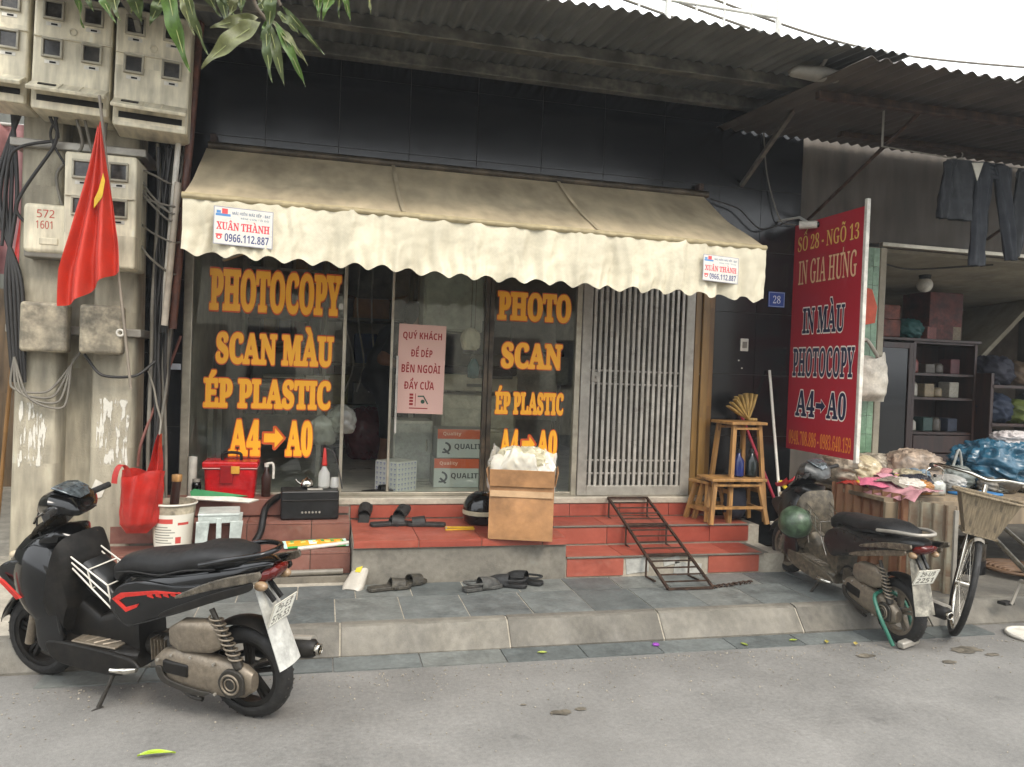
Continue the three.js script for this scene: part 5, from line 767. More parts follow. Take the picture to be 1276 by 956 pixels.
  for (const [x, z] of [[-1, -1], [1, -1], [-1, 1], [1, 1]]) { const lg = ext([[-0.035, 0], [0.02, 0], [0.04, 0.2], [-0.028, 0.2]], 0.012, 0.003); M('leg', place(lg, x * 0.095, 0, z * 0.115, z * 0.12, 0, 0), sm, st); }
  M('front_rib', [rbox(0.03, 0.19, 0.01, 0.004, 0.0, 0.12, 0.118)], sm, st);
  const bu = thing('paint_bucket', 'used white paint bucket with red print beside the plastic stool', 'bucket', [-0.86, 0.308, 0.52]);
  M('body', lathe([[0.001, 0.003], [0.1, 0.003], [0.105, 0.01], [0.125, 0.29], [0.132, 0.29], [0.132, 0.305], [0.118, 0.305], [0.1, 0.02], [0.001, 0.02]], 40), std(0xcdc6b6, 0.55, 0, { map: T.dust, s: 3 }), bu);
  const bp = canvas(512, 256, (c, w, h) => { c.fillStyle = '#cfcabb'; c.fillRect(0, 0, w, h); c.fillStyle = '#b5423a'; c.fillRect(40, 30, 210, 36); c.fillRect(300, 60, 120, 20); c.fillStyle = '#7d7a70'; for (let k = 0; k < 7; k++) c.fillRect(40, 90 + k * 20, 160 + (k * 37) % 90, 8); c.fillStyle = '#b5423a'; c.fillRect(280, 170, 60, 50); });
  M('print', sheet((u, v) => { const a = 2.6 - u * 2.4, y = 0.04 + 0.2 * v, r = 0.1055 + 0.0715 * (y - 0.01) + 0.0012; return [Math.cos(a) * r, y, Math.sin(a) * r]; }, 30, 2), print(bp, 0.6), bu, { uv: 1 });
  M('rim_band', ring(0.13, 0.006, 0, 0.297, 0, PI / 2), m.white, bu);
  const pi = thing('water_pipe', 'tall dark bamboo smoking pipe standing in the paint bucket', 'pipe', [-0.88, 0.33, 0.5]); M('tube', rod([0, 0, 0], [0.03, 0.42, 0.0], 0.026, 18), m.darkWood, pi); M('mouth', lathe([[0.018, 0.0], [0.03, 0.0], [0.03, 0.04], [0.018, 0.04], [0.018, 0]], 20, 0.03, 0.4, 0), m.bareWood, pi);
  const fg = thing('folded_banner', 'folded green and white banner lying on the ledge behind the bucket', 'banner', [-0.6, 0.565, 0.2], -0.1); M('green_fold', ext([[-0.22, 0.035], [-0.2, 0.055], [0.14, 0.01], [-0.02, -0.01], [-0.2, -0.02]], 0.012, 0.002), std(0x2f8a52, 0.6), fg, { at: [0, 0.02, 0.03], rot: [-0.7, 0, 0] }); M('white_fold', ext([[-0.24, 0.0], [0.16, -0.025], [0.22, 0.0], [0.05, 0.02], [-0.22, 0.02]], 0.012, 0.002), m.white, fg, { at: [0, 0.012, 0.07], rot: [-0.9, 0, 0] });
  const ho = thing('black_hose', 'thick black hose curving from the ledge down the dusty steps', 'hose', [0, 0, 0]); M('tube', tube([[-0.2, 0.58, 0.12], [-0.28, 0.57, 0.16], [-0.345, 0.52, 0.3], [-0.36, 0.4, 0.42], [-0.4, 0.33, 0.5]], 0.022, 30, 12), m.blackPlastic, ho);
  const mg = thing('snack_packet', 'flat orange and green snack packet lying on the dusty step', 'packet', [-0.02, 0.309, 0.46], 0.14);
  const mt = canvas(512, 200, (c, w, h) => { c.fillStyle = '#e59a22'; c.fillRect(0, 0, w, h); c.fillStyle = '#3c9a4a'; c.fillRect(0, 0, w, 24); c.fillRect(0, 168, w, 32); for (let k = 0; k < 6; k++) c.fillRect(60 + k * 80, 40, 26, 70); c.fillStyle = '#bfe4d8'; c.fillRect(0, 0, 26, h); c.fillRect(200, 30, 60, 120); c.fillRect(486, 0, 26, h); c.fillStyle = '#e9d36a'; for (let k = 0; k < 5; k++) c.fillRect(40 + k * 96, 80, 44, 40); });
  M('pouch', sheet((u, v) => [0.4 * (u - 0.5), 0.012 + 0.012 * Math.sin(u * PI) * Math.sin(v * PI) + 0.012 * v + 0.004 * noise(u * 8, v * 5, 3), 0.07 - 0.15 * v], 24, 10, 0.004), print(mt, 0.35), mg, { uv: 1 }); M('white_edge', rod([-0.12, 0.008, 0.09], [0.2, 0.022, 0.05], 0.014), m.white, mg);
  const nr = thing('newspaper_roll', 'rolled newspaper in clear plastic leaning at the corner of the concrete block', 'paper roll', [0.25, 0.2, 0.72]);
  M('roll', loft([[-0.16, 0, 0, 0.04, 0.06, 0, 2.4], [-0.12, 0.005, 0, 0.04, 0.065, 0, 2.6], [0.02, 0, 0, 0.025, 0.05, 0, 2.6], [0.14, 0.0, 0, 0.03, 0.055, 0, 2.4], [0.18, 0, 0, 0.02, 0.04, 0, 2.4]], 20), std(0xcfcbc2, 0.4, 0, { transmission: 0.15 }), nr, { rot: [0, 1.15, 0.62] }); M('yellow_label', rbox(0.05, 0.006, 0.035, 0.002, 0, 0.032, 0.0), std(0xc9b83a, 0.5), nr, { rot: [0, 1.15, 0.62] });
  const wo = thing('bamboo_stick', 'grey stick lying along the foot of the dusty steps', 'stick', [-0.05, 0.19, 0.65], 0.04); M('stick', rod([-0.2, 0, 0], [0.2, 0, 0.0], 0.018), m.greyCable, wo);
}
{ // red plastic carrier bag hanging from the cables
  const b = thing('red_bag', 'red plastic carrier bag hanging from the cable bundle', 'plastic bag', [-1.03, 0.44, 0.62]);
  const film = std(0xd8352a, 0.35, 0, { map: T.grime, s: 2, transmission: 0.45, rmap: null });
  M('sack', sheet((u, v) => { const a = u * 2 * PI, y = 0.0 + 0.36 * v, w = 0.1 + 0.025 * Math.sin(v * 2.2) + 0.012 * noise(Math.cos(a) * 2, v * 4, Math.sin(a) * 2) + 0.012 * Math.sin(a * 7 + v * 3) * v + 0.04 * noise(Math.cos(a) * 3.5, v * 1.2, Math.sin(a) * 3.5 + 4) * (0.2 + v), k = Math.min(1, v * 6); return [0.0 + 0.03 * v + Math.cos(a) * w * (0.55 + 0.35 * k) - 0.01, y + 0.02 * Math.sin(a * 2) * v, Math.sin(a) * w * 0.55 * k]; }, 60, 24), film, b);
  M('handle', sheet((u, v) => { const q = u - 0.5; return [0.06 + 0.055 * v + q * 0.1 * (1 - 0.85 * v) + 0.01 * Math.sin(v * 5), 0.3 + 0.29 * v, 0.03 + 0.02 * Math.sin(q * 9) - 0.01 * v]; }, 10, 14, 0.001), film, b);
  M('handle', sheet((u, v) => { const q = u - 0.5, a = v * PI; return [-0.09 - 0.04 * Math.cos(a) + q * 0.035, 0.3 + 0.11 * Math.sin(a), 0.04 + q * 0.02]; }, 6, 18, 0.001), film, b);
  M('loop_wire', tube([[0.1, 0.58, 0.02], [0.1, 0.66, -0.02], [0.06, 0.75, -0.1], [0.02, 0.85, -0.2], [-0.03, 0.95, -0.28]], 0.006, 20), m.greyCable, b);
}
{ // wooden stools by the tiled pier
  function stool(label, pos, ry, w, d, h) {
    const t = thing('wooden_stool', label, 'stool', pos, ry, 'bare wooden stools by the door'); const sp = 0.05;
    M('seat', rbox(w + 0.05, 0.022, d + 0.05, 0.005, 0, h - 0.011, 0), m.bareWood, t);
    const L = (x, z, y) => { const k = 1 - y / (h - 0.02); return [x * (w / 2 - 0.02 + sp * k), y, z * (d / 2 - 0.02 + sp * k)]; };
    for (const x of [-1, 1]) for (const z of [-1, 1]) M('leg', bar(L(x, z, 0), L(x, z, h - 0.02), 0.03), m.bareWood, t);
    for (const z of [-1, 1]) { M('rung', bar(L(-1, z, h * 0.36), L(1, z, h * 0.36), 0.018, 0.03), m.bareWood, t); M('apron', bar(L(-1, z, h - 0.05), L(1, z, h - 0.05), 0.016, 0.04), m.bareWood, t); }
    for (const x of [-1, 1]) M('rung', bar(L(x, -1, h * 0.3), L(x, 1, h * 0.3), 0.018, 0.03), m.bareWood, t);
    return t;
  }
  stool('tall wooden stool with straw hand broom on its seat', [3.1, 0.402, 0.2], 0.08, 0.26, 0.24, 0.75);
  stool('low wide wooden stool in front of the tall one, dark bottles on it', [3.0, 0.402, 0.3], 0.0, 0.4, 0.2, 0.335);
  stool('small low wooden stool tucked beside the door jamb', [2.86, 0.402, 0.2], 0.3, 0.16, 0.16, 0.3);
  for (const [x, z, c, l] of [[3.05, 0.3, 0x1c2a66, 'blue bottle with black cap on the low stool'], [3.16, 0.3, 0x17201f, 'black bottle with black cap on the low stool']]) { const b = thing('dark_bottle', l, 'bottle', [x, 0.738, z]); M('body', lathe([[0.001, 0.002], [0.04, 0.002], [0.043, 0.015], [0.043, 0.12], [0.016, 0.16], [0.015, 0.185], [0.001, 0.185]], 24), std(c, 0.25), b); M('cap', cyl(0.018, 0.017, 0.03, 0, 0.195, 0), m.blackPlastic, b); }
  const bag = thing('dark_bag', 'dark cloth bag hanging under the low wooden stool', 'bag', [3.05, 0.42, 0.26]); M('sack', blob(0.09, 0.26, 0.06, { amp: 0.12, s: 3, neck: 0.4 }), std(0x191d2c, 0.8), bag);
  const bm = thing('straw_broom', 'fan shaped straw hand broom lying on the tall stool', 'broom', [3.1, 1.153, 0.18], 0.1);
  const straw = std(0xb39a5f, 0.85, 0, { map: T.wood, s: 6 });
  for (let k = 0; k < 9; k++) { const a = 0.5 + k * 0.17; M('bristle', loft([[0, 0, 0, 0.006, 0.008], [0.1, 0.0, 0, 0.012, 0.022], [0.2, 0, 0, 0.008, 0.026]], 10, 2.5).applyMatrix4(new THREE.Matrix4().makeRotationZ(PI - a * 1.0).setPosition(0.09, 0.014, (k % 3) * 0.012 - 0.012)), straw, bm); }
  M('handle', rod([0.09, 0.012, 0], [0.16, 0.01, 0.02], 0.012), straw, bm);
  const mp = thing('mop_stick', 'thin white mop handle leaning on the tiled pier', 'mop', [0, 0, 0]); M('handle', rod([3.45, 1.55, 0.03], [3.34, 0.42, 0.45], 0.011), m.white, mp); M('head', rbox(0.16, 0.03, 0.07, 0.008, 3.335, 0.41, 0.46), m.white, mp);
  const br = thing('red_pole', 'pinkish red broom handle leaning behind the tall stool', 'broom', [0, 0, 0]); M('handle', rod([3.2, 1.22, 0.03], [3.5, 0.3, 0.3], 0.012), std(0xb52b45, 0.5), br); M('head', rbox(0.2, 0.12, 0.06, 0.02, 3.53, 0.21, 0.32), m.darkWood, br);
  const dp = thing('dustpan', 'small red and yellow plastic dustpan resting on the scooter front', 'dustpan', [3.32, 0.69, 0.5], 0.5); M('pan', sheet((u, v) => [0.12 * (u - 0.5), 0.05 * v * v + 0.03 * Math.pow(2 * u - 1, 4), 0.09 * (v - 0.5)], 12, 8, 0.004), std(0xc22a3a, 0.5), dp); M('handle', bar([0, 0.04, -0.04], [-0.03, -0.06, 0.09], 0.03, 0.012), std(0xc9b52a, 0.5), dp);
}
{ // fittings on the tiled pier
  const o = thing('wall_socket', 'white electrical socket on the black tiled pier', 'socket', [3.23, 1.745, 0.001]); M('plate', rbox(0.07, 0.1, 0.012, 0.005, 0, 0, 0.006), m.white, o); M('outlet', rbox(0.04, 0.05, 0.006, 0.002, 0, 0, 0.013), m.greyCable, o);
  for (let k = 0; k < 3; k++) { const s = M('wall_plug', cyl(0.006, 0.006, 0.004, 3.19 + k * 0.03 - (k === 2 ? 0.4 : 0), 1.62 - k * 0.06, 0.003, PI / 2), m.white); tag(s, 'tiny white wall plug in a drilled hole of the black pier', 'wall plug', 'drilled holes with plugs'); }
  const n = thing('house_number', 'blue enamel house number plate reading 28', 'sign', [3.5, 2.12, 0.003]); M('plate', rbox(0.15, 0.125, 0.006, 0.003, 0, 0, 0.003), std(0x1e3a7a, 0.35), n);
  M('number', quad(-0.072, 0.072, -0.06, 0.06, 0.0068), print(canvas(240, 200, (c, w, h) => { c.fillStyle = '#24448c'; c.fillRect(0, 0, w, h); c.strokeStyle = '#c8cede'; c.lineWidth = 5; c.strokeRect(8, 8, w - 16, h - 16); fitText(c, '28', 66, 50, 178, 152, '400 90px serif', '#e4e6ea'); }), 0.35), n, { uv: 1 });
  const l = thing('label_plate', 'small white label on the black corner pier by the cables', 'label', [-0.965, 1.42, 0.003]); M('plate', rbox(0.07, 0.04, 0.004, 0.002, 0, 0, 0.002), std(0xb9c0cc, 0.6), l);
  const c = thing('security_camera', 'small white security camera mounted above the red banner', 'camera', [3.58, 2.68, 0.26], 0.5);
  M('body', loft([[-0.07, 0, 0, 0.028, 0.028, 0, 2.2], [0.06, 0, 0, 0.032, 0.032, 0, 2.2]], 20).applyMatrix4(new THREE.Matrix4().makeRotationY(PI / 2 + 0.4)), m.white, c); M('lens', cyl(0.02, 0.02, 0.02, 0.028, 0, 0.068, PI / 2, 0.4), m.darkGlass, c); M('bracket', [rod([0, 0.02, 0], [0.02, 0.07, -0.08], 0.01), rod([0.02, 0.07, -0.08], [0.05, 0.07, -0.28], 0.01)], m.greyPlastic, c);
  const wi = M('cable', tube([[2.86, 2.86, 0.05], [3.1, 2.8, 0.06], [3.3, 2.66, 0.06], [3.55, 2.74, 0.1]], 0.006, 30), m.cable); tag(wi, 'thin black wire from the awning bracket to the camera', 'cable');
  const w2 = M('cable', tube([[3.3, 3.5, 0.03], [3.36, 3.1, 0.02], [3.48, 2.75, 0.04], [3.62, 2.72, 0.04]], 0.005, 30), m.greyCable); tag(w2, 'grey wire hanging down the pier to the banner hook', 'cable');
}
{ // red banner projecting from the pier
  const b = thing('banner_sign', 'tall red advertising banner with blue lettering projecting from the pier', 'sign', [3.66, 0.93, 0]);
  const H = 1.79, W = 0.82;
  M('panel', span(-0.012, 0.0, 0, H, 0.0, W), std(0xa31f2c, 0.5), b); M('edge_bar', rspan(-0.018, 0.012, -0.02, H + 0.05, W, W + 0.03, 0.005), m.white, b); M('frame', [rspan(0.0, 0.02, 0, 0.025, 0, W, 0.003), rspan(0.0, 0.02, H - 0.025, H, 0, W, 0.003)], m.dullSteel, b); M('wall_bracket', [bar([0.01, 1.78, 0.0], [0.01, 1.78, 0.12], 0.02), bar([0.01, 0.1, 0.0], [0.01, 0.1, 0.12], 0.02)], m.dullSteel, b);
  const t = canvas(700, 1554, (c, w, h) => {
    c.fillStyle = '#a61f2e'; c.fillRect(0, 0, w, h);
    const ye = '#d9b05a', nv = '#232743';
    fitText(c, 'SỐ 28 - NGÕ 13', 40, 36, 660, 190, '700 90px serif', ye, '#7a1420', 3); fitText(c, 'IN GIA HƯNG', 60, 250, 650, 420, '700 90px serif', '#dcb48a', '#7a1420', 3);
    fitText(c, 'IN MÀU', 130, 530, 560, 760, '900 90px serif', nv, '#e6dfd2', 7); fitText(c, 'PHOTOCOPY', 40, 850, 668, 1050, '900 90px serif', nv, '#e6dfd2', 7);
    fitText(c, 'A4', 90, 1140, 300, 1320, '900 90px serif', nv, '#e6dfd2', 7); fitText(c, 'A0', 420, 1140, 610, 1320, '900 90px serif', nv, '#e6dfd2', 7); arrow(c, 312, 410, 1240, 80); c.strokeStyle = '#e6dfd2'; c.lineWidth = 8; c.stroke(); c.fillStyle = nv; c.fill();
    fitText(c, '0948.708.886 - 0983.640.159', 30, 1420, 670, 1520, '700 70px serif', '#d8862a');
  });
  const g = quad(-W / 2, W / 2, 0, H, 0); g.rotateY(-PI / 2); g.translate(-0.0135, 0, W / 2); M('print', g, print(t, 0.45), b, { uv: 1 });
}
// ================================================================ NEIGHBOURING STALL
{
  const b = thing('neighbour_house', 'open fronted grey neighbouring house with pale ceiling and green tiled pier', 'building', [0, 0, 0]);
  const wall = std(0x5d5751, 0.9, 0, { map: T.streak, s: 0.6 }), pale = std(0xa59f8e, 0.85, 0, { map: T.grime, s: 0.6 });
  M('lintel_wall', span(3.7, 9, 2.64, 3.5, -0.2, -0.02), wall, b); M('side_wall', span(3.7, 4.28, 0.12, 2.63, -0.2, -0.03), wall, b);
  M('ceiling', sheet((u, v) => [4.2 + 5 * u, 2.66 - 0.16 * v, -0.2 - 2.6 * v], 4, 4, 0.05), pale, b); M('back_wall', span(4.2, 9, 0.12, 2.7, -2.9, -2.8), std(0x6d6256, 0.85, 0, { map: T.grime, s: 0.6 }), b); M('party_wall', span(4.1, 4.28, 0.12, 2.7, -2.8, -0.2), wall, b); M('far_wall', span(8.9, 9, 0.12, 2.7, -2.8, -0.2), wall, b);
  M('roller_rail', rspan(4.45, 9, 2.615, 2.65, -0.02, 0.03, 0.005), m.alu, b);
  const gt = [0x7fa285, 0x86a98c, 0x789b7f].map((c) => std(c, 0.35, 0, { map: T.grime, s: 2 }));
  for (let k = 0; k < 16; k++) for (let q = 0; q < 3; q++) M('tile', box(0.057, 0.152, 0.012, 4.31 + q * 0.06, 0.2 + k * 0.155, -0.016), gt[(k * 2 + q * 5) % 3], b);
  M('pier_mortar', span(4.28, 4.47, 0.12, 2.61, -0.2, -0.022), m.mortar, b); M('pier_edge', rspan(4.47, 4.53, 0.12, 2.61, -0.2, -0.01, 0.006), pale, b);
  M('stair_underside', [sheet((u, v) => [7.15 + 1.0 * u + 0.0 * v, 1.7 + 0.95 * u, -2.6 + 0.9 * v], 4, 4, 0.05)], pale, b);
  const l = thing('ceiling_globe', 'unlit white globe lamp on the pale neighbouring ceiling', 'lamp', [5.75, 2.47, -0.95]); M('globe', ball(0.075, 0, 0, 0), m.white, l); M('base', [cyl(0.05, 0.06, 0.05, 0, 0.08, 0), cyl(0.02, 0.02, 0.06, 0, 0.12, 0)], m.dustyPlastic, l);
  const w = M('cable', tube([[4.55, 2.5, -0.1], [5.0, 2.52, -0.4], [5.4, 2.56, -0.6], [5.9, 2.6, -0.3]], 0.008, 30), m.cable); tag(w, 'dark wire strung under the pale neighbouring ceiling', 'cable');
}
{ // dark wooden cabinet with things on its shelves
  const c = thing('wooden_cabinet', 'dark wooden cabinet with mirror door and open shelves inside the neighbouring house', 'cabinet', [6.05, 0.126, -1.45]);
  const W = 0.62; M('side', span(-W, -W + 0.03, 0, 1.8, -0.25, 0.25), m.darkWood, c); M('side', span(W - 0.03, W, 0, 1.8, -0.25, 0.25), m.darkWood, c); M('side', span(-0.17, -0.14, 0, 1.8, -0.25, 0.25), m.darkWood, c); M('back', span(-W, W, 0, 1.8, -0.27, -0.25), m.darkWood, c);
  for (const y of [0.0, 0.42, 0.84, 1.2, 1.45, 1.78]) M('shelf', span(-0.14, W - 0.03, y, y + 0.025, -0.25, 0.24), m.darkWood, c);
  M('top', rspan(-W - 0.02, W + 0.02, 1.8, 1.83, -0.28, 0.28, 0.005), m.darkWood, c);
  M('door_frame', [rspan(-W + 0.03, -W + 0.08, 0.4, 1.78, 0.22, 0.25, 0.004), rspan(-0.22, -0.17, 0.4, 1.78, 0.22, 0.25, 0.004), rspan(-W + 0.08, -0.22, 0.4, 0.47, 0.22, 0.25, 0.004), rspan(-W + 0.08, -0.22, 1.72, 1.78, 0.22, 0.25, 0.004)], m.darkWood, c); M('mirror', span(-W + 0.08, -0.22, 0.47, 1.72, 0.225, 0.235), m.darkGlass, c);
  M('drawer', rspan(-0.13, W - 0.035, 0.46, 0.64, 0.2, 0.25, 0.006), m.darkWood, c); M('drawer', rspan(-0.13, W - 0.035, 0.65, 0.83, 0.2, 0.25, 0.006), m.darkWood, c); M('lower_door', rspan(-W + 0.03, -0.17, 0.02, 0.38, 0.22, 0.25, 0.004), m.darkWood, c);
  const cols = [[0x8a4a42, 'reddish'], [0x2a4a45, 'green'], [0x8d7e62, 'tan'], [0xb5b1a6, 'white'], [0x343c50, 'blue'], [0x5a2529, 'crimson'], [0x5a544c, 'grey'], [0x7d6648, 'ochre']];
  let n = 0;
  for (const [y, name] of [[0.975, 'second shelf'], [1.335, 'third shelf'], [1.585, 'fourth shelf'], [1.935, 'cabinet top']]) for (let k = 0; k < 4; k++) {
    const [col, word] = cols[Math.floor(rnd() * 8)], x = 6.05 - 0.02 + k * 0.155, h = rr(0.1, 0.17); n++;
    const o = thing('shelf_goods', word + [' canister', ' carton', ' bundle', ' jar'][k] + ' on the ' + name + ' of the dark cabinet', ['canister', 'carton', 'bundle', 'jar'][k], [x, y + 0.018, -1.38]);
    if (k % 2) M('pack', rbox(0.12, h, 0.16, 0.01, 0, h / 2, 0), std(col, 0.6, 0, { map: T.grime, s: 4 }), o); else M('pack', lathe([[0.001, 0], [0.055, 0], [0.058, 0.02], [0.055, h * 0.8], [0.035, h], [0.001, h]], 18), std(col, 0.5, 0, { map: T.grime, s: 4 }), o);
  }
  const big = thing('red_carton_stack', 'large faded red printed carton on top of the dark cabinet', 'carton', [6.35, 1.96, -1.5]); M('box', rbox(0.42, 0.5, 0.4, 0.01, 0, 0.25, 0), std(0x6e3530, 0.8, 0, { map: T.dust, s: 2 }), big);
  const br = thing('brick_red_carton', 'brick coloured carton on the cabinet beside the pier', 'carton', [5.6, 1.96, -1.4]); M('box', [rbox(0.3, 0.18, 0.3, 0.01, 0, 0.09, 0), rbox(0.28, 0.15, 0.28, 0.01, 0.01, 0.255, 0)], std(0x8a4a3c, 0.8, 0, { map: T.dust, s: 2 }), br);
  const tb = thing('teal_bundle', 'teal cloth bundle on the cabinet between the cartons', 'bundle', [5.95, 1.958, -1.4]); M('cloth', blob(0.14, 0.2, 0.14, { s: 2, amp: 0.25 }), std(0x1f5a5a, 0.8), tb);
  // heap of dark clothes further right
  const hc = [0x1f2226, 0x2a2c3c, 0x6c5a48, 0x23302e, 0x3c2a3a, 0x8a7d6a, 0x1b2a44, 0x5d6b2a], nm = ['black', 'navy', 'brown', 'dark green', 'plum', 'beige', 'blue', 'lime edged'];
  const rack = thing('storage_rack', 'dark shelf rack heaped with clothes inside the neighbouring house', 'rack', [7.35, 0.126, -1.3]); for (const y of [0.1, 0.55, 0.95, 1.35]) M('shelf', span(-0.62, 0.75, y, y + 0.03, -0.25, 0.25), m.darkWood, rack); for (const x of [-0.62, 0.75]) M('post', rspan(x - 0.02, x + 0.02, 0, 1.5, -0.25, 0.25, 0.005), m.darkWood, rack);
  for (let r = 0; r < 4; r++) for (let k = 0; k < 4; k++) { const i = (r * 3 + k) % 8, o = thing('cloth_bundle', nm[i] + ' clothes bundle on the ' + ['lowest', 'second', 'third', 'top'][r] + ' rack shelf', 'bundle', [6.9 + k * 0.32, 0.256 + [0, 0.45, 0.85, 1.25][r], -1.25]); M('cloth', blob(0.17, rr(0.24, 0.34), 0.2, { s: r * 5 + k, amp: 0.25 }), std(hc[i], 0.85, 0, { map: T.fabric, s: 3 }), o); }
}
{ // stall counter with goods
  const t = thing('stall_table', 'long low stall table of pale boards in front of the neighbouring house', 'table', [5.2, 0.126, 0.62]);
  const bd = std(0x8d8375, 0.8, 0, { map: T.wood, s: 1 });
  for (let k = 0; k < 4; k++) M('plank', box(2.9, 0.025, 0.2, 0, 0.555 + rr(-0.002, 0.002), -0.32 + k * 0.205), bd, t);
  M('front_board', rspan(-1.45, 1.45, 0.38, 0.545, 0.39, 0.415, 0.004), bd, t); for (const [x, z] of [[-1.35, 0.35], [1.35, 0.35], [-1.35, -0.35], [1.35, -0.35], [0, 0.35]]) M('leg', rspan(x - 0.03, x + 0.03, 0, 0.54, z - 0.03, z + 0.03, 0.004), bd, t);
  const TY = 0.695;
  const sh = thing('rusty_sheet', 'rusty corrugated iron sheet standing beside the stall table', 'metal sheet', [0, 0, 0]);
  const rust = (mt, z0, z1, x0, x1, y0, y1) => sheet((u, v) => { const n = (z1 - z0) / 0.075, jag = 0.012 * noise(u * 14, 3, z0 * 9); return [x0 + (x1 - x0) * u + 0.014 * Math.sin(u * n * 2 * PI), y0 + (y1 + jag - y0) * v + (v < 0.5 ? 0 : 0), z0 + (z1 - z0) * u]; }, 90, 14, 0.002);
  M('panel', rust(0, 0.5, 1.12, 3.72, 3.86, 0.128, 0.73), std(0xf4ece2, 0.85, 0.1, { map: T.rust2, s: 0.9, sy: 1.6 }), sh); M('panel', rust(0, 1.06, 1.38, 3.86, 3.99, 0.128, 0.7), std(0xf4f3ee, 0.8, 0.1, { map: T.rust, s: 0.9, sy: 1.6 }), sh);
  const sp = thing('stall_prop', 'grey post holding the rusty sheet at its pavement end', 'post', [4.0, 0.126, 1.36]); M('post', rspan(-0.01, 0.02, 0, 0.55, -0.02, 0.02, 0.003), m.dullSteel, sp);
  const ledge = thing('goods_box', 'low wooden crate under the heap of papers behind the rusty sheet', 'crate', [4.12, 0.126, 0.6]); for (let k = 0; k < 4; k++) { M('slat', span(-0.2, 0.2, 0.04 + k * 0.14, 0.16 + k * 0.14, 0.3, 0.32), bd, ledge); M('slat', span(-0.2, 0.2, 0.04 + k * 0.14, 0.16 + k * 0.14, -0.32, -0.3), bd, ledge); } M('top', span(-0.21, 0.21, 0.575, 0.595, -0.33, 0.33), bd, ledge); M('corner_post', span(-0.2, -0.16, 0, 0.575, -0.3, 0.3), bd, ledge);
  const goods = [
    ['beige_sack', 'dusty beige sack under the foot of the red banner', 0xbdb5a8, [3.9, 0.72, 0.42], [0.17, 0.22, 0.16], 1], ['pale_sack', 'pale plastic sack slumped beyond the beige one', 0xcfc9be, [4.22, 0.72, 0.35], [0.2, 0.2, 0.16], 2], ['pink_grey_sack', 'pinkish grey cloth sack on the stall before the pier', 0xc2b2a6, [4.42, 0.71, 0.5], [0.22, 0.26, 0.16], 3], ['cream_bundle', 'cream paper bundle next to the kettle', 0xc9c3ae, [4.18, 0.71, 0.72], [0.12, 0.14, 0.12], 5], ['orange_bundle', 'orange plastic bundle beside the metal kettle', 0xc98a3a, [4.16, 0.7, 0.88], [0.08, 0.1, 0.07], 6]];
  for (const [n, l, c, p, s, q] of goods) { const o = thing(n, l, n.includes('sack') ? 'sack' : 'bundle', p); M('cover', blob(s[0], s[1], s[2], { s: q * 3, amp: 0.22, detail: 44 }), std(c, 0.6, 0, { map: T.dust, s: 3 }), o); }
  const pap = [[0xb43a34, 'red'], [0xc9b53a, 'yellow'], [0x33508c, 'blue'], [0xd7d2c8, 'white'], [0xc76a86, 'pink'], [0x8a8378, 'grey'], [0xd9a0b4, 'pale pink'], [0x2d2f38, 'black']];
  pap.forEach(([c, w], k) => { const o = thing('plastic_packet', w + ' flat plastic packet in the heap on the stall corner', 'packet', [3.86 + (k % 4) * 0.1, 0.724 + k * 0.012, 0.6 + Math.floor(k / 4) * 0.16 + (k % 3) * 0.05], rr(-0.6, 0.6)); M('pouch', sheet((u, v) => [0.24 * (u - 0.5), 0.01 + 0.014 * Math.sin(u * PI) * Math.sin(v * PI) + 0.02 * noise(u * 4, v * 4, k) - (v > 0.6 ? (v - 0.6) * 0.08 : 0), 0.2 * (v - 0.5)], 14, 12, 0.004), std(c, 0.35, 0, { map: T.grime, s: 4 }), o); });
  const pk = thing('pink_sheet', 'pale pink plastic sheet draped over the rusty sheet edge', 'plastic sheet', [3.94, 0.7, 0.95], 0.22); M('film', sheet((u, v) => [-0.13 + 0.3 * v, 0.07 - 0.02 * v + 0.03 * noise(u * 6, v * 5, 2) - (v < 0.25 ? (0.25 - v) * 0.3 : 0), 0.4 * (u - 0.5)], 30, 16, 0.003), std(0xcf9aa4, 0.3, 0, { map: T.grime, s: 2, transmission: 0.15 }), pk);
  [['white', 0xd9d5cc, 4.05, 0.86, 0.12, 0.09, 0.1], ['cream', 0xcfc4a4, 3.98, 0.5, 0.13, 0.2, 0.12], ['rose', 0xc98f96, 4.08, 0.6, 0.12, 0.12, 0.1], ['grey striped', 0x8f9088, 3.84, 0.33, 0.13, 0.2, 0.1], ['yellowish', 0xc2ad5c, 4.1, 0.74, 0.08, 0.1, 0.08], ['silver', 0xb3b4b2, 4.5, 0.78, 0.1, 0.1, 0.09], ['bluish', 0x6f8496, 4.32, 0.62, 0.11, 0.13, 0.1], ['brown', 0x74604c, 4.6, 0.42, 0.15, 0.2, 0.13]].forEach(([w, c, x, z, a, h, d], q) => { const o = thing('stuffed_bag', w + ' stuffed plastic bag in the heap on the stall', 'plastic bag', [x, 0.722, z], q); M('sack', blob(a, h, d, { s: q * 4.1 + 2, amp: 0.26, freq: 3.2, neck: q % 2 ? 0.5 : 0, detail: 44 }), std(c, 0.4, 0, { map: T.grime, s: 5, transmission: 0.12 }), o); });
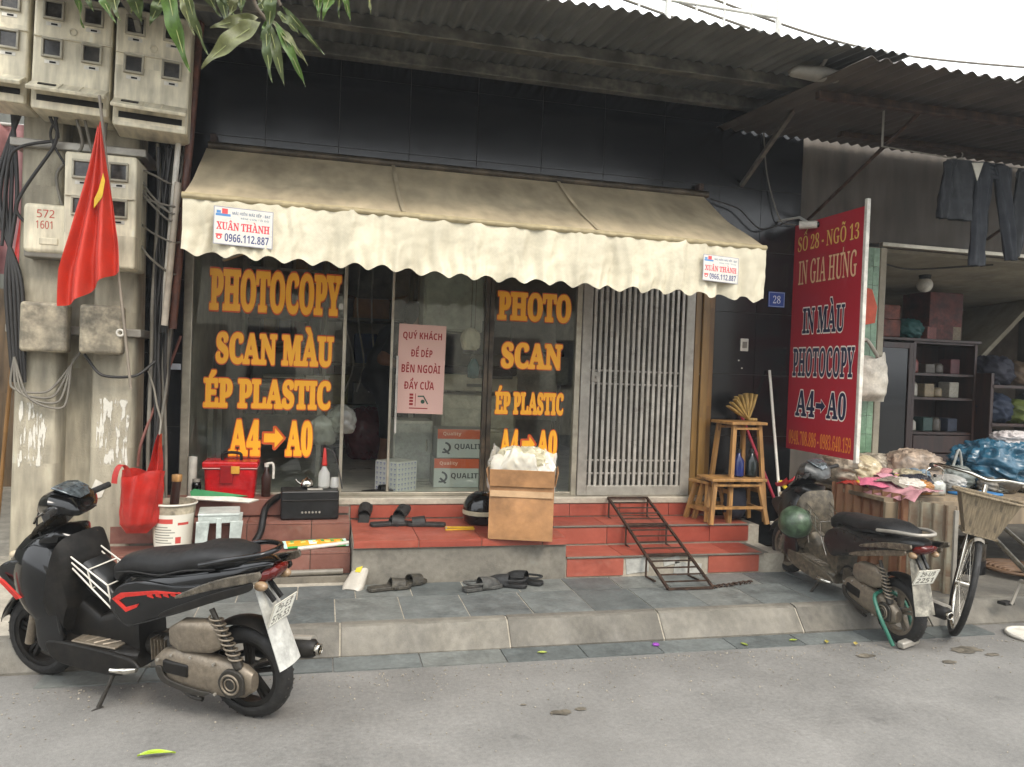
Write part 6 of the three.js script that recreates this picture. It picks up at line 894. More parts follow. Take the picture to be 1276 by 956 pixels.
  const k = thing('metal_kettle', 'small dented aluminium kettle on the stall table', 'kettle', [4.3, TY, 0.86]); M('body', lathe([[0.001, 0.002], [0.07, 0.002], [0.075, 0.015], [0.073, 0.075], [0.05, 0.105], [0.035, 0.11], [0.03, 0.12], [0.001, 0.125]], 32), std(0xb9bab4, 0.4, 0.6, { map: T.grime, s: 4 }), k); M('knob', ball(0.012, 0, 0.135, 0), m.blackPlastic, k); M('handle', tube([[-0.06, 0.1, 0], [-0.075, 0.17, 0], [0, 0.205, 0], [0.075, 0.17, 0], [0.06, 0.1, 0]], 0.004, 30), m.chrome, k); M('spout', tube([[-0.07, 0.04, 0.01], [-0.1, 0.06, 0.015], [-0.115, 0.1, 0.02]], 0.01, 14), std(0xb9bab4, 0.4, 0.6), k);
  const bl = thing('blue_cloth', 'folded blue cloth on the stall table edge', 'cloth', [4.62, TY, 0.9]); M('cloth', rbox(0.36, 0.018, 0.16, 0.008, 0, 0.01, 0, 0, 0.08, 0), std(0x2f76b4, 0.8, 0, { map: T.fabric }), bl);
  const bb = thing('blue_bag', 'big bulging blue plastic bag on the stall table', 'plastic bag', [5.2, TY, 0.55]); M('sack', blob(0.36, 0.36, 0.25, { s: 7, amp: 0.26, freq: 3, detail: 80 }), std(0x2f5f7a, 0.35, 0, { map: T.grime, s: 2, transmission: 0.12 }), bb); M('tied_top', blob(0.14, 0.1, 0.1, { s: 3, amp: 0.4 }), std(0xc8c4c6, 0.4), bb, { at: [0.1, 0.34, 0] });
  const cb = thing('clear_bag', 'clear plastic carrier bag standing beside the blue bag', 'plastic bag', [4.72, TY, 0.62]); M('sack', blob(0.12, 0.17, 0.09, { s: 11, amp: 0.25 }), std(0x9aa3a0, 0.3, 0, { transmission: 0.4 }), cb); M('handle', [tube([[-0.05, 0.13, 0], [-0.02, 0.26, 0.01], [0.0, 0.3, 0.01], [0.03, 0.25, 0.0], [0.05, 0.13, 0]], 0.01, 24)], std(0xb9bfbc, 0.3, 0, { transmission: 0.3 }), cb);
  for (const [x, z, r, c, l] of [[4.98, 0.82, 0.11, 0x77736d, 'grey cookware bowl among the stall clutter'], [5.25, 0.9, 0.1, 0x9a9a98, 'silver bowl beside the blue bag'], [5.5, 0.8, 0.14, 0xb9c2c6, 'pale plastic basin at the far stall end']]) { const o = thing('bowl', l, 'bowl', [x, TY, z]); M('dish', lathe([[0.001, 0.003], [r * 0.5, 0.003], [r * 0.9, r * 0.55], [r, r * 0.75], [r * 0.95, r * 0.75], [r * 0.45, 0.02], [0.001, 0.02]], 28), std(c, 0.4, 0.4, { map: T.grime, s: 4 }), o); }
  for (let q = 0; q < 10; q++) { const p = [rr(4.8, 5.6), TY, rr(0.72, 0.98)]; const o = thing('scrap_bundle', 'crumpled grey scrap in the clutter on the stall table', 'scrap', p, rr(0, 3), 'scraps on the stall table'); M('wad', blob(rr(0.05, 0.09), rr(0.06, 0.11), rr(0.04, 0.08), { s: q * 2.3, amp: 0.4, detail: 24 }), std([0x8e8b86, 0xc3c0ba, 0x55524d, 0xa7aaa6][q % 4], 0.6, 0, { map: T.dust, s: 5 }), o); }
  const pot = thing('aluminium_pot', 'lidded aluminium pot on the ground under the stall table', 'pot', [4.62, 0.126, 0.86]); M('body', lathe([[0.001, 0.0], [0.11, 0.0], [0.115, 0.22], [0.12, 0.225], [0.001, 0.225]], 32), std(0x8d8b86, 0.4, 0.8, { map: T.dust, s: 3 }), pot); M('lid', lathe([[0.122, 0.226], [0.1, 0.245], [0.001, 0.265]], 32), m.chrome, pot); M('base_drum', lathe([[0.115, 0.0], [0.116, 0.1]], 24), m.blackPlastic, pot);
  const wk = thing('wicker_tray', 'flat brown wicker tray on the ground under the stall', 'tray', [4.95, 0.127, 0.98]); for (let q = 0; q < 7; q++) M('coil', ring(0.06 + q * 0.03, 0.012, 0, 0.012 + q * 0.006, 0, PI / 2), std(0x6e553f, 0.8), wk);
  const lid = thing('plastic_disc', 'round white plastic bucket lid lying at the kerb foot near the bicycle', 'lid', [4.16, 0.0, 1.83]); M('disc', lathe([[0.001, 0.012], [0.13, 0.012], [0.135, 0.022], [0.15, 0.022], [0.152, 0.0], [0.001, 0.0]], 40), m.white, lid);
  const hb = thing('white_sack', 'dirty white carrier bag hanging on the green tiled pier', 'bag', [4.3, 1.33, 0.12]); M('sack', sheet((u, v) => { const a = u * 2 * PI, w = 0.17 * (0.85 + 0.15 * Math.sin(v * 3)) * (1 - 0.2 * Math.max(0, v - 0.8) * 5 * 0.4), d = 0.09 * Math.min(1, v * 5 + 0.2) * (1 - 0.5 * v); return [Math.cos(a) * w + 0.015 * noise(u * 6, v * 4, 1), 0.36 * v + 0.015 * Math.sin(a * 3) * (v > 0.9 ? 1 : 0) + (Math.abs(Math.cos(a)) > 0.7 && v > 0.9 ? 0.03 : 0), Math.sin(a) * d + 0.012 * noise(u * 9, v * 5, 4)]; }, 60, 20), std(0xcfc9bc, 0.6, 0, { map: T.grime, s: 3 }), hb); M('tie', [tube([[-0.1, 0.34, 0], [-0.02, 0.48, -0.08], [0.05, 0.5, -0.1], [0.1, 0.34, 0]], 0.016, 24)], std(0xc9c3b6, 0.6), hb); M('hook', rod([0.0, 0.49, -0.13], [0.02, 0.49, -0.05], 0.006), m.dullSteel, hb);
  const og = thing('orange_pennant', 'small orange pennant on the green pier behind the banner', 'pennant', [4.34, 1.95, 0.0]); M('cloth', ext([[-0.07, 0], [0.07, 0.03], [0.085, 0.16], [0.03, 0.3], [-0.07, 0.32]], 0.012, 0.003), std(0xd9562e, 0.7), og, { at: [0, 0, 0.02] });
}
{ // clothes on a line under the neighbouring canopy
  const ln = thing('clothes_line', 'thin wire line under the neighbouring canopy', 'clothes line', [0, 0, 0]); M('wire', tube([[3.7, 3.12, 0.9], [5, 3.08, 0.9], [6.5, 3.13, 0.9]], 0.005, 30), m.greyCable, ln); M('end_post', [rod([3.7, 3.12, 0.9], [3.7, 3.45, 0.9], 0.008), rod([6.5, 3.13, 0.9], [6.5, 3.45, 0.9], 0.008)], m.dullSteel, ln);
  const fab = (c) => std(c, 0.85, 0, { map: T.fabric, s: 3 });
  const fall = (w0, w1, h, seedv, lean = 0) => sheet((u, v) => { const a = u * 2 * PI, w = (w0 + (w1 - w0) * v) * (1 + 0.05 * noise(v * 3, seedv, 1)); return [Math.cos(a) * w + lean * v + 0.01 * noise(v * 4, u * 4, seedv), -h * v, Math.sin(a) * (0.03 + 0.012 * Math.sin(a * 5 + v * 4 + seedv)) + 0.012 * noise(u * 5, v * 5, seedv)]; }, 40, 20);
  const a = thing('dark_jacket', 'dark jacket with pale lining hanging on the line', 'jacket', [4.36, 3.085, 0.9]); M('body', fall(0.12, 0.11, 0.42, 2), fab(0x171b21), a); M('sleeve', fall(0.05, 0.045, 0.4, 4, -0.05), fab(0x171b21), a, { at: [-0.1, -0.02, 0.01] }); M('hanger', [tube([[-0.12, -0.05, 0], [0, 0.02, 0], [0.12, -0.05, 0]], 0.006, 16), tube([[0, 0.02, 0], [0.01, 0.05, 0], [0.0, 0.06, 0]], 0.004, 10)], m.dullSteel, a); M('lining', ext([[-0.05, 0], [0.045, 0.01], [0.0, -0.12]], 0.006, 0.001), std(0xcfcdc2, 0.7), a, { at: [0.1, -0.02, 0.045] });
  const b = thing('navy_trousers', 'long navy trousers hanging beside the dark jacket', 'trousers', [4.62, 3.09, 0.9]); M('leg', fall(0.075, 0.065, 0.72, 6, -0.03), fab(0x161c26), b, { at: [-0.06, -0.02, 0] }); M('leg', fall(0.075, 0.05, 0.66, 7, 0.12), fab(0x161c26), b, { at: [0.08, -0.02, 0.01] }); M('waistband', fall(0.14, 0.15, 0.12, 9), fab(0x161c26), b);
  const c = thing('black_trousers', 'black trousers at the far end of the line', 'trousers', [5.0, 3.08, 0.9]); M('leg', fall(0.08, 0.06, 0.62, 11, -0.08), fab(0x191d22), c, { at: [-0.07, -0.02, 0] }); M('leg', fall(0.08, 0.06, 0.64, 12, 0.05), fab(0x191d22), c, { at: [0.08, -0.02, 0] }); M('waistband', fall(0.15, 0.16, 0.12, 13), fab(0x191d22), c);
}
{ // bicycle leaning on the stall
  const s = thing('bicycle', 'old city bicycle with woven front basket leaning at the stall table', 'bicycle', [3.72, 0.0, 1.76], 0, undefined, 0, 0);
  s.rotation.order = 'YXZ'; s.rotation.y = D(186); s.rotation.x = 0.03; // +x forward
  const R = 0.31, fr = std(0x77736c, 0.4, 0.7, { map: T.dust, s: 4 });
  const wheel = (x) => { const w = M('wheel', [cyl(0.02, 0.02, 0.09, x, R, 0, PI / 2)], m.chrome, s); M('tyre', ring(R - 0.018, 0.018, x, R, 0, 0, 0, 0, 56), m.rubber, w); M('rim', ring(R - 0.042, 0.011, x, R, 0, 0, 0, 0, 56), m.chrome, w); const sp = []; for (let k = 0; k < 24; k++) { const a = k / 24 * 2 * PI; sp.push(rod([x + 0.018 * Math.cos(a + 1.2), R + 0.018 * Math.sin(a + 1.2), (k % 2 ? 0.03 : -0.03)], [x + (R - 0.045) * Math.cos(a), R + (R - 0.045) * Math.sin(a), 0], 0.0013, 5)); } M('spokes', sp, m.chrome, w).userData.kind = 'stuff'; };
  const FX = 0, RX = -1.02; wheel(FX); wheel(RX);
  M('fork', [rod([FX, R, 0.045], [FX - 0.09, 0.66, 0.03], 0.009), rod([FX, R, -0.045], [FX - 0.09, 0.66, -0.03], 0.009), rod([FX - 0.09, 0.66, -0.04], [FX - 0.09, 0.66, 0.04], 0.012), rod([FX - 0.09, 0.66, 0], [FX - 0.14, 0.9, 0], 0.014)], m.chrome, s);
  M('frame', [rod([FX - 0.1, 0.68, 0], [-0.58, 0.3, 0], 0.016), rod([FX - 0.115, 0.76, 0], [-0.6, 0.45, 0], 0.014), rod([-0.56, 0.28, 0], [-0.68, 0.78, 0], 0.015), rod([-0.56, 0.28, 0.02], [RX, R, 0.05], 0.009), rod([-0.56, 0.28, -0.02], [RX, R, -0.05], 0.009), rod([-0.66, 0.68, 0.02], [RX, R, 0.05], 0.008), rod([-0.66, 0.68, -0.02], [RX, R, -0.05], 0.008)], fr, s);
  M('handlebar', [tube([[-0.36, 0.93, 0.27], [-0.24, 0.95, 0.25], [-0.14, 0.95, 0.1], [-0.12, 0.93, 0], [-0.14, 0.95, -0.1], [-0.24, 0.95, -0.25], [-0.36, 0.93, -0.27]], 0.011, 50)], m.chrome, s); for (const q of [-1, 1]) M('grip', rod([-0.34, 0.934, q * 0.268], [-0.43, 0.925, q * 0.275], 0.016), m.rubber, s);
  M('saddle', loft([[-0.82, 0.82, 0, 0.02, 0.06], [-0.76, 0.83, 0, 0.035, 0.1], [-0.68, 0.825, 0, 0.03, 0.08], [-0.56, 0.815, 0, 0.02, 0.03], [-0.52, 0.81, 0, 0.01, 0.015]], 20, 2.4), m.seat, s);
  M('mudguard', sheet((u, v) => { const a = 1.1 + u * 1.5, q = (v - 0.5) * 2; return [FX + Math.cos(a) * (R + 0.015), R + Math.sin(a) * (R + 0.015 - 0.012 * q * q), q * 0.026]; }, 26, 6, 0.002), m.dullSteel, s);
  M('lamp', loft([[-0.03, 0.72, 0, 0.02, 0.02], [0.0, 0.72, 0, 0.032, 0.032], [0.03, 0.72, 0, 0.03, 0.03]], 16, 2), m.chrome, s);
  const bk = std(0x8d8474, 0.85, 0, { map: T.wood, s: 8, bump: 0.003, bs: 6 });
  const bw = M('basket', [sheet((u, v) => { const w = 0.5 + 0.5 * v, a = (u - 0.5) * 2; return [0.07 + 0.075 * w + 0.0 * a, 0.62 + 0.23 * v, a * 0.15 * w]; }, 12, 8, 0.008), sheet((u, v) => { const w = 0.5 + 0.5 * v, a = (u - 0.5) * 2; return [-0.08 + 0.0 * w, 0.62 + 0.23 * v, -a * 0.15 * w]; }, 12, 8, 0.008)], bk, s);
  M('side', sheet((u, v) => { const w = 0.5 + 0.5 * v; return [-0.08 + (0.15 + 0.075 * w) * u, 0.62 + 0.23 * v, 0.15 * w]; }, 10, 8, 0.008), bk, bw); M('side', sheet((u, v) => { const w = 0.5 + 0.5 * v; return [0.07 + 0.075 * w - (0.15 + 0.075 * w) * u, 0.62 + 0.23 * v, -0.15 * w]; }, 10, 8, 0.008), bk, bw); M('bottom', box(0.2, 0.01, 0.18, 0.02, 0.622, 0), bk, bw); M('rim', tube([[-0.08, 0.85, -0.15], [0.145, 0.85, -0.15], [0.145, 0.85, 0.15], [-0.08, 0.85, 0.15]], 0.008, 40, 8, true), bk, bw);
  M('crank', [rod([-0.56, 0.28, -0.07], [-0.56, 0.28, 0.07], 0.014), bar([-0.56, 0.28, 0.07], [-0.48, 0.14, 0.07], 0.02, 0.01), bar([-0.56, 0.28, -0.07], [-0.64, 0.42, -0.07], 0.02, 0.01)], m.dullSteel, s); M('pedal', rbox(0.08, 0.02, 0.06, 0.005, -0.48, 0.14, 0.105), m.rubber, s); M('kickstand', rod([-0.6, 0.3, -0.03], [-0.72, 0.0, -0.16], 0.009), m.dullSteel, s);
  // front end turned towards the street and tipped on its stand
  const turn = new THREE.Matrix4().makeTranslation(-0.1, 0.7, 0).multiply(new THREE.Matrix4().makeRotationY(D(46))).multiply(new THREE.Matrix4().makeRotationX(-0.2)).multiply(new THREE.Matrix4().makeTranslation(0.1, -0.7, 0));
  const front = new Set(['fork', 'handlebar', 'grip', 'mudguard', 'lamp', 'basket']);
  s.children.forEach((c, i) => { if (i === 0 || front.has(c.name)) c.traverse((q) => { if (q.geometry) q.geometry.applyMatrix4(turn); }); });
}
// ================================================================ LITTER
{ // grit lying along the gutter and over the street
  const g = new THREE.DodecahedronGeometry(0.0045, 0); g.scale(1, 0.6, 1); const N = 1500, im = new THREE.InstancedMesh(g, std(0x8a857b, 0.95, 0, { map: null }), N), q = new THREE.Object3D(), c = new THREE.Color();
  for (let k = 0; k < N; k++) { const near = k < 900; q.position.set(rr(-1.5, 5), 0.003, near ? 1.8 + Math.pow(rnd(), 2.2) * 0.5 : rr(1.9, 4.2)); q.rotation.set(rr(0, 3), rr(0, 3), 0); q.scale.setScalar(rr(0.3, near ? 1.1 : 0.8)); q.updateMatrix(); im.setMatrixAt(k, q.matrix); const b = rr(0.65, 1.25); im.setColorAt(k, c.setRGB(b, b * 0.97, b * 0.92)); }
  im.name = 'grit'; im.userData = { kind: 'stuff', label: 'loose grit scattered over the street and gutter' }; im.castShadow = im.receiveShadow = true; scene.add(im);
}
{
  const lf = thing('fallen_leaf', 'yellow green fallen leaf on the street before the scooter', 'leaf', [-0.56, 0.004, 2.46], 0.1); M('blade', sheet((u, v) => { const s = (v - 0.5) * 2, w = 0.016 * Math.sin(Math.pow(u, 0.8) * PI); return [0.13 * (u - 0.5), 0.006 + 0.006 * s * s + 0.006 * Math.sin(u * 4), s * w]; }, 16, 6, 0.0008), std(0x9bb52f, 0.5), lf);
  const pc = thing('purple_scrap', 'tiny purple candy wrapper at the foot of the kerb', 'wrapper', [1.8, 0.008, 1.66]); M('wrap', blob(0.018, 0.014, 0.012, { amp: 0.4, detail: 16 }), std(0x8a3aa8, 0.4), pc);
  const spots = [[2.62, 1.7, 0x8fa03a], [2.8, 1.75, 0xa59a4a], [2.3, 1.72, 0x7d8a3a], [1.15, 1.68, 0x9aa84a], [2.95, 1.8, 0xb0a05a]];
  spots.forEach(([x, z, c], k) => { const o = thing('leaf_scrap', 'small dry leaf scrap on the gutter slates', 'leaf', [x, 0.008, z], k, 'leaf scraps in the gutter'); M('blade', sheet((u, v) => { const s = (v - 0.5) * 2, w = 0.012 * Math.sin(u * PI); return [0.05 * (u - 0.5), 0.003 + 0.005 * s * s, s * w]; }, 8, 4, 0.0008), std(c, 0.7), o); });
}
// ================================================================ INSIDE THE COPY SHOP
{
  const sh = thing('storage_shelf', 'grey steel shelf loaded with supplies deep inside the copy shop', 'shelf', [0.42, 0.535, -2.6]);
  const gr = std(0x77756c, 0.6, 0.3, { map: T.grime }); for (const y of [0.1, 0.5, 0.92, 1.38]) M('shelf_board', rspan(-0.42, 0.46, y, y + 0.03, -0.22, 0.22, 0.004), gr, sh); for (const x of [-0.42, 0.46]) for (const z of [-0.2, 0.2]) M('post', rspan(x - 0.02, x + 0.02, 0, 1.95, z - 0.02, z + 0.02, 0.003), gr, sh);
  const oc = thing('open_flap_box', 'brown open cardboard box on the top board of the grey shelf', 'box', [0.45, 1.947, -2.6]); M('box', rbox(0.36, 0.2, 0.3, 0.005, 0, 0.1, 0), m.card, oc); M('flap', rbox(0.2, 0.006, 0.3, 0.002, -0.26, 0.23, 0, 0, 0, -0.25), m.card, oc); M('flap', rbox(0.2, 0.006, 0.3, 0.002, 0.26, 0.23, 0, 0, 0, 0.25), m.card, oc);
  [['white', 0xb9b7ae], ['blue', 0x27406e], ['black', 0x1c1d20], ['olive', 0x7d7a3f], ['grey', 0x6e6c66], ['cream', 0xb0a88c]].forEach(([w, c], k) => { const o = thing('toner_box', w + ' supply carton on the grey steel shelf', 'carton', [0.13 + (k % 3) * 0.27, [1.485, 1.065][k > 2 ? 1 : 0], -2.55]); M('box', rbox(0.22, 0.22 + (k % 2) * 0.08, 0.3, 0.008, 0, 0.12 + (k % 2) * 0.035, 0), std(c, 0.7, 0, { map: T.grime, s: 2 }), o); });
  const mb = thing('maroon_sack', 'large maroon plastic sack on the floor under the grey shelf', 'sack', [0.42, 0.537, -2.3]); M('sack', blob(0.2, 0.5, 0.17, { s: 5, amp: 0.16, detail: 48, fold: 0.03 }), std(0x6e1f2a, 0.4, 0, { map: T.grime, s: 2 }), mb);
  const cop = thing('photocopier', 'beige office photocopier with dark control panel behind the notice', 'photocopier', [1.28, 0.537, -1.15], 0.0); const bg = std(0xc9c3b0, 0.55, 0, { map: T.grime, s: 2 });
  M('cabinet', rbox(0.64, 0.72, 0.6, 0.02, 0, 0.36, 0), bg, cop); M('scanner', rbox(0.66, 0.14, 0.62, 0.02, 0, 0.82, 0), bg, cop); M('lid', rbox(0.64, 0.07, 0.6, 0.02, 0, 0.925, 0), m.dustyPlastic, cop); M('panel', rbox(0.3, 0.03, 0.14, 0.01, 0.1, 0.9, 0.36, 0.4), m.blackPlastic, cop); for (let k = 0; k < 3; k++) M('tray', rspan(-0.3, 0.3, 0.06 + k * 0.19, 0.22 + k * 0.19, 0.29, 0.315, 0.008), bg, cop); M('brand_strip', rbox(0.14, 0.025, 0.006, 0.002, -0.05, 0.8, 0.312), m.dustyPlastic, cop); M('side_tray', rbox(0.2, 0.02, 0.36, 0.006, -0.42, 0.6, 0, 0, 0, 0.3), bg, cop);
  const mn = thing('monitor', 'dark flat monitor standing on the photocopier', 'monitor', [1.4, 1.497, -1.2], -0.15); M('screen', rbox(0.42, 0.3, 0.03, 0.008, 0, 0.26, 0), m.blackPlastic, mn); M('stand', [rbox(0.05, 0.14, 0.03, 0.006, 0, 0.08, -0.02), rbox(0.22, 0.012, 0.16, 0.005, 0, 0.006, 0)], m.blackPlastic, mn);
  const pn = thing('wall_cabinet', 'pale grey cabinet hanging from the ceiling above the photocopier', 'cabinet', [1.02, 1.78, -0.95]); M('carcass', rbox(0.5, 0.97, 0.3, 0.01, 0, 0.485, 0), std(0xb4bab0, 0.6, 0, { map: T.grime }), pn); M('door', rbox(0.46, 0.93, 0.012, 0.004, 0, 0.485, 0.155), std(0xbcc2b8, 0.55, 0, { map: T.grime }), pn);
  const q = canvas(400, 260, (c, w, h) => { c.fillStyle = '#aeb1ab'; c.fillRect(0, 0, w, h); c.fillStyle = '#c0542e'; c.fillRect(0, 0, w, 88); fitText(c, 'Quality', 40, 24, 180, 66, '700 50px sans-serif', '#e0b9a4'); fitText(c, 'QUALITY', 130, 130, 372, 190, '700 70px sans-serif', '#2c3036'); c.lineWidth = 16; c.strokeStyle = '#23282c'; c.beginPath(); c.arc(52, 168, 44, -1.4, 1.9); c.stroke(); c.beginPath(); c.moveTo(48, 178); c.lineTo(92, 226); c.stroke(); });
  for (let k = 0; k < 2; k++) { const o = thing('paper_carton', k ? 'copy paper carton with orange band, upper of the stack' : 'copy paper carton with orange band, standing on the floor', 'carton', [1.07 + k * 0.02, 0.536 + k * 0.232, -0.62], -0.03, 'cartons of copy paper'); M('box', rbox(0.42, 0.23, 0.3, 0.006, 0, 0.115, 0), std(0x9da09a, 0.8), o); M('print', quad(-0.207, 0.207, 0.003, 0.227, 0.1515), print(q, 0.7), o, { uv: 1 }); }
  const pt = canvas(256, 256, (c, w, h) => { c.fillStyle = '#b4b3ae'; c.fillRect(0, 0, w, h); c.fillStyle = '#6d7090'; for (let j = 0; j < 6; j++) for (let i = 0; i < 6; i++) { c.fillRect(12 + i * 42, 12 + j * 42, 22, 10); c.fillRect(18 + i * 42, 26 + j * 42, 10, 8); } });
  const px = thing('patterned_box', 'white box with small blue grey print just inside the glass door', 'box', [0.55, 0.536, -0.34], 0.75); M('box', rbox(0.22, 0.23, 0.22, 0.004, 0, 0.115, 0), m.white, px); for (let k = 0; k < 2; k++) { const g = quad(-0.108, 0.108, 0.002, 0.228, 0.1112); if (k) g.rotateY(-PI / 2); M('print', g, print(pt, 0.7), px, { uv: 1 }); }
  const slp = thing('indoor_slipper', 'flat grey slipper on the floor inside beside the patterned box', 'slipper', [0.42, 0.537, -0.2], 0.3); { const g = ext([[-0.12, -0.02], [0.03, -0.04], [0.12, 0], [0.03, 0.04], [-0.12, 0.02]], 0.024, 0.006, true); g.rotateX(-PI / 2); M('sole', place(g, 0, 0.013, 0), m.dustyPlastic, slp); M('strap', sheet((u, v) => { const a = u * PI; return [0.06 * v, 0.018 + 0.045 * Math.sin(a), -0.04 * Math.cos(a)]; }, 14, 4, 0.005), m.dustyPlastic, slp); }
  for (const [x, y, s, l] of [[0.0, 1.0, 3, 'clear plastic bag of small parts hanging inside the glass'], [0.13, 1.08, 8, 'grey plastic bag hanging on the door handle inside']]) { const o = thing('hanging_bag', l, 'plastic bag', [x, y - 0.1, -0.12]); M('sack', blob(0.09, 0.2, 0.05, { s, amp: 0.3, neck: 0.85, detail: 40 }), std(0xa9aaa4, 0.3, 0, { transmission: 0.35 }), o); M('cord', rod([0, 0.19, 0], [0, 1.2, 0.0], 0.003), m.greyCable, o); }
  const tb = thing('work_table', 'steel legged work table with papers behind the left glass pane', 'table', [-0.45, 0.535, -1.3]); M('top', rbox(0.9, 0.03, 0.6, 0.005, 0, 0.75, 0), std(0x97928a, 0.6), tb); for (const x of [-0.42, 0.42]) for (const z of [-0.27, 0.27]) M('leg', rspan(x - 0.02, x + 0.02, 0, 0.735, z - 0.02, z + 0.02, 0.004), m.dullSteel, tb);
  const pr = thing('printer', 'grey desktop printer on the work table behind the left glass pane', 'printer', [-0.35, 1.301, -1.3], 0.1); M('body', rbox(0.5, 0.26, 0.4, 0.03, 0, 0.13, 0), std(0x6d6e6c, 0.5), pr); M('paper_tray', rbox(0.32, 0.01, 0.2, 0.004, 0, 0.06, 0.28, 0.1), m.white, pr); M('lid', rbox(0.48, 0.04, 0.38, 0.015, 0, 0.275, 0), m.dustyPlastic, pr);
  const pg = thing('cream_pouch', 'cream pouch hanging beside the frame of the second pane inside', 'pouch', [1.08, 1.62, -0.3]); M('sack', blob(0.07, 0.16, 0.05, { s: 6, amp: 0.2, neck: 0.5 }), m.cream, pg); M('cord', rod([0, 0.15, 0], [0, 1.1, 0], 0.004), m.greyCable, pg);
  const tl = thing('teal_flask', 'teal flask hanging under the cream pouch inside', 'flask', [1.11, 1.4, -0.3]); M('body', lathe([[0.001, 0], [0.045, 0.01], [0.05, 0.1], [0.02, 0.15], [0.001, 0.16]], 20), std(0x2f6670, 0.3), tl); M('cord', rod([0, 0.15, 0], [0.0, 1.33, 0], 0.003), m.greyCable, tl);
}
{ // more stock inside
  const add = (name, label, cat, pos, ry, geo, col, r = 0.7) => { const o = thing(name, label, cat, pos, ry); M('body', geo, std(col, r, 0, { map: T.grime, s: 2 }), o); return o; };
  const pt = thing('plotter', 'wide pale grey plotter on legs deep in the copy shop', 'plotter', [1.95, 0.536, -2.2], -0.2); M('body', rbox(1.0, 0.3, 0.4, 0.05, 0, 0.95, 0), m.white, pt); M('cover', rbox(0.9, 0.06, 0.36, 0.02, 0, 1.11, 0), m.dustyPlastic, pt); for (const x of [-0.4, 0.4]) M('leg', rbox(0.06, 0.82, 0.3, 0.01, x, 0.41, 0), m.greyCable, pt); M('paper', sheet((u, v) => [-0.38 + 0.76 * u, 0.9 - 0.45 * v, 0.21 + 0.08 * Math.sin(v * 2)], 6, 10, 0.002), m.white, pt);
  for (let k = 0; k < 5; k++) add('paper_ream', 'white paper ream stacked on the floor by the shelf', 'paper', [0.85 + (k % 2) * 0.01, 0.537 + k * 0.056, -2.75], 0.05 * k, rbox(0.3, 0.055, 0.22, 0.004, 0, 0.028, 0), [0xe4e2da, 0xd4dbe2][k % 2]).userData.group = 'stack of paper reams';
  const wr = thing('wall_rack', 'tall white rack with folders on the back wall of the copy shop', 'rack', [-0.35, 0.536, -3.9]); for (let k = 0; k < 5; k++) M('shelf', span(-0.55, 0.55, 0.3 + k * 0.42, 0.33 + k * 0.42, -0.2, 0.2), m.white, wr); for (const x of [-0.56, 0.56]) M('post', rspan(x - 0.02, x + 0.02, 0, 2.1, -0.2, 0.2, 0.004), m.white, wr);
  const fc = [0x3a5a8c, 0x8a3030, 0x3f6a4a, 0xc9c2ae, 0x2b2b2e, 0xb58a3a];
  for (let k = 0; k < 5; k++) for (let q = 0; q < 6; q++) add('folder', ['blue', 'red', 'green', 'cream', 'black', 'yellow'][(q + k * 2) % 6] + ' folder block on the ' + ['lowest', 'second', 'middle', 'fourth', 'top'][k] + ' board of the white rack', 'folder', [-0.8 + q * 0.17, 0.867 + k * 0.42, -3.85], 0, rbox(0.13, rr(0.22, 0.32), 0.26, 0.006, 0, 0.13, 0), fc[(q + k * 2) % 6]);
  const cb = thing('white_cabinet', 'low white cabinet beside the photocopier near the glass', 'cabinet', [0.72, 0.536, -0.95]); M('carcass', rbox(0.32, 0.5, 0.36, 0.008, 0, 0.25, 0), m.white, cb); M('door', rbox(0.29, 0.45, 0.012, 0.004, 0, 0.25, 0.186), m.greyPlastic, cb); M('handle', rbox(0.01, 0.1, 0.012, 0.003, 0.11, 0.3, 0.195), m.chrome, cb);
  const lp = thing('laptop', 'black laptop open on the work table behind the left glass pane', 'laptop', [-0.72, 1.301, -1.2], 0.3); M('base', rbox(0.3, 0.018, 0.21, 0.005, 0, 0.009, 0), m.blackPlastic, lp); M('screen', rbox(0.3, 0.2, 0.01, 0.005, 0, 0.11, -0.11, -0.25), m.blackPlastic, lp);
  add('grey_stack', 'stack of grey magazines on the work table', 'magazines', [-0.1, 1.301, -1.2], 0.2, [0, 1, 2, 3].map((k) => box(0.21, 0.016, 0.28, 0, 0.009 + k * 0.018, 0, 0, k * 0.1 - 0.15, 0)), 0xb9b6ad);
  for (let k = 0; k < 3; k++) { const w = M('cable', tube([[0.2 + k * 0.12, 2.7, -2.35], [0.16 + k * 0.14, 2.0, -2.3], [0.28 + k * 0.1, 1.5, -2.32], [0.2 + k * 0.12, 1.2, -2.35]], 0.008, 24), m.white); tag(w, 'white cable hanging in front of the grey steel shelf', 'cable', 'white cables by the shelf'); }
}
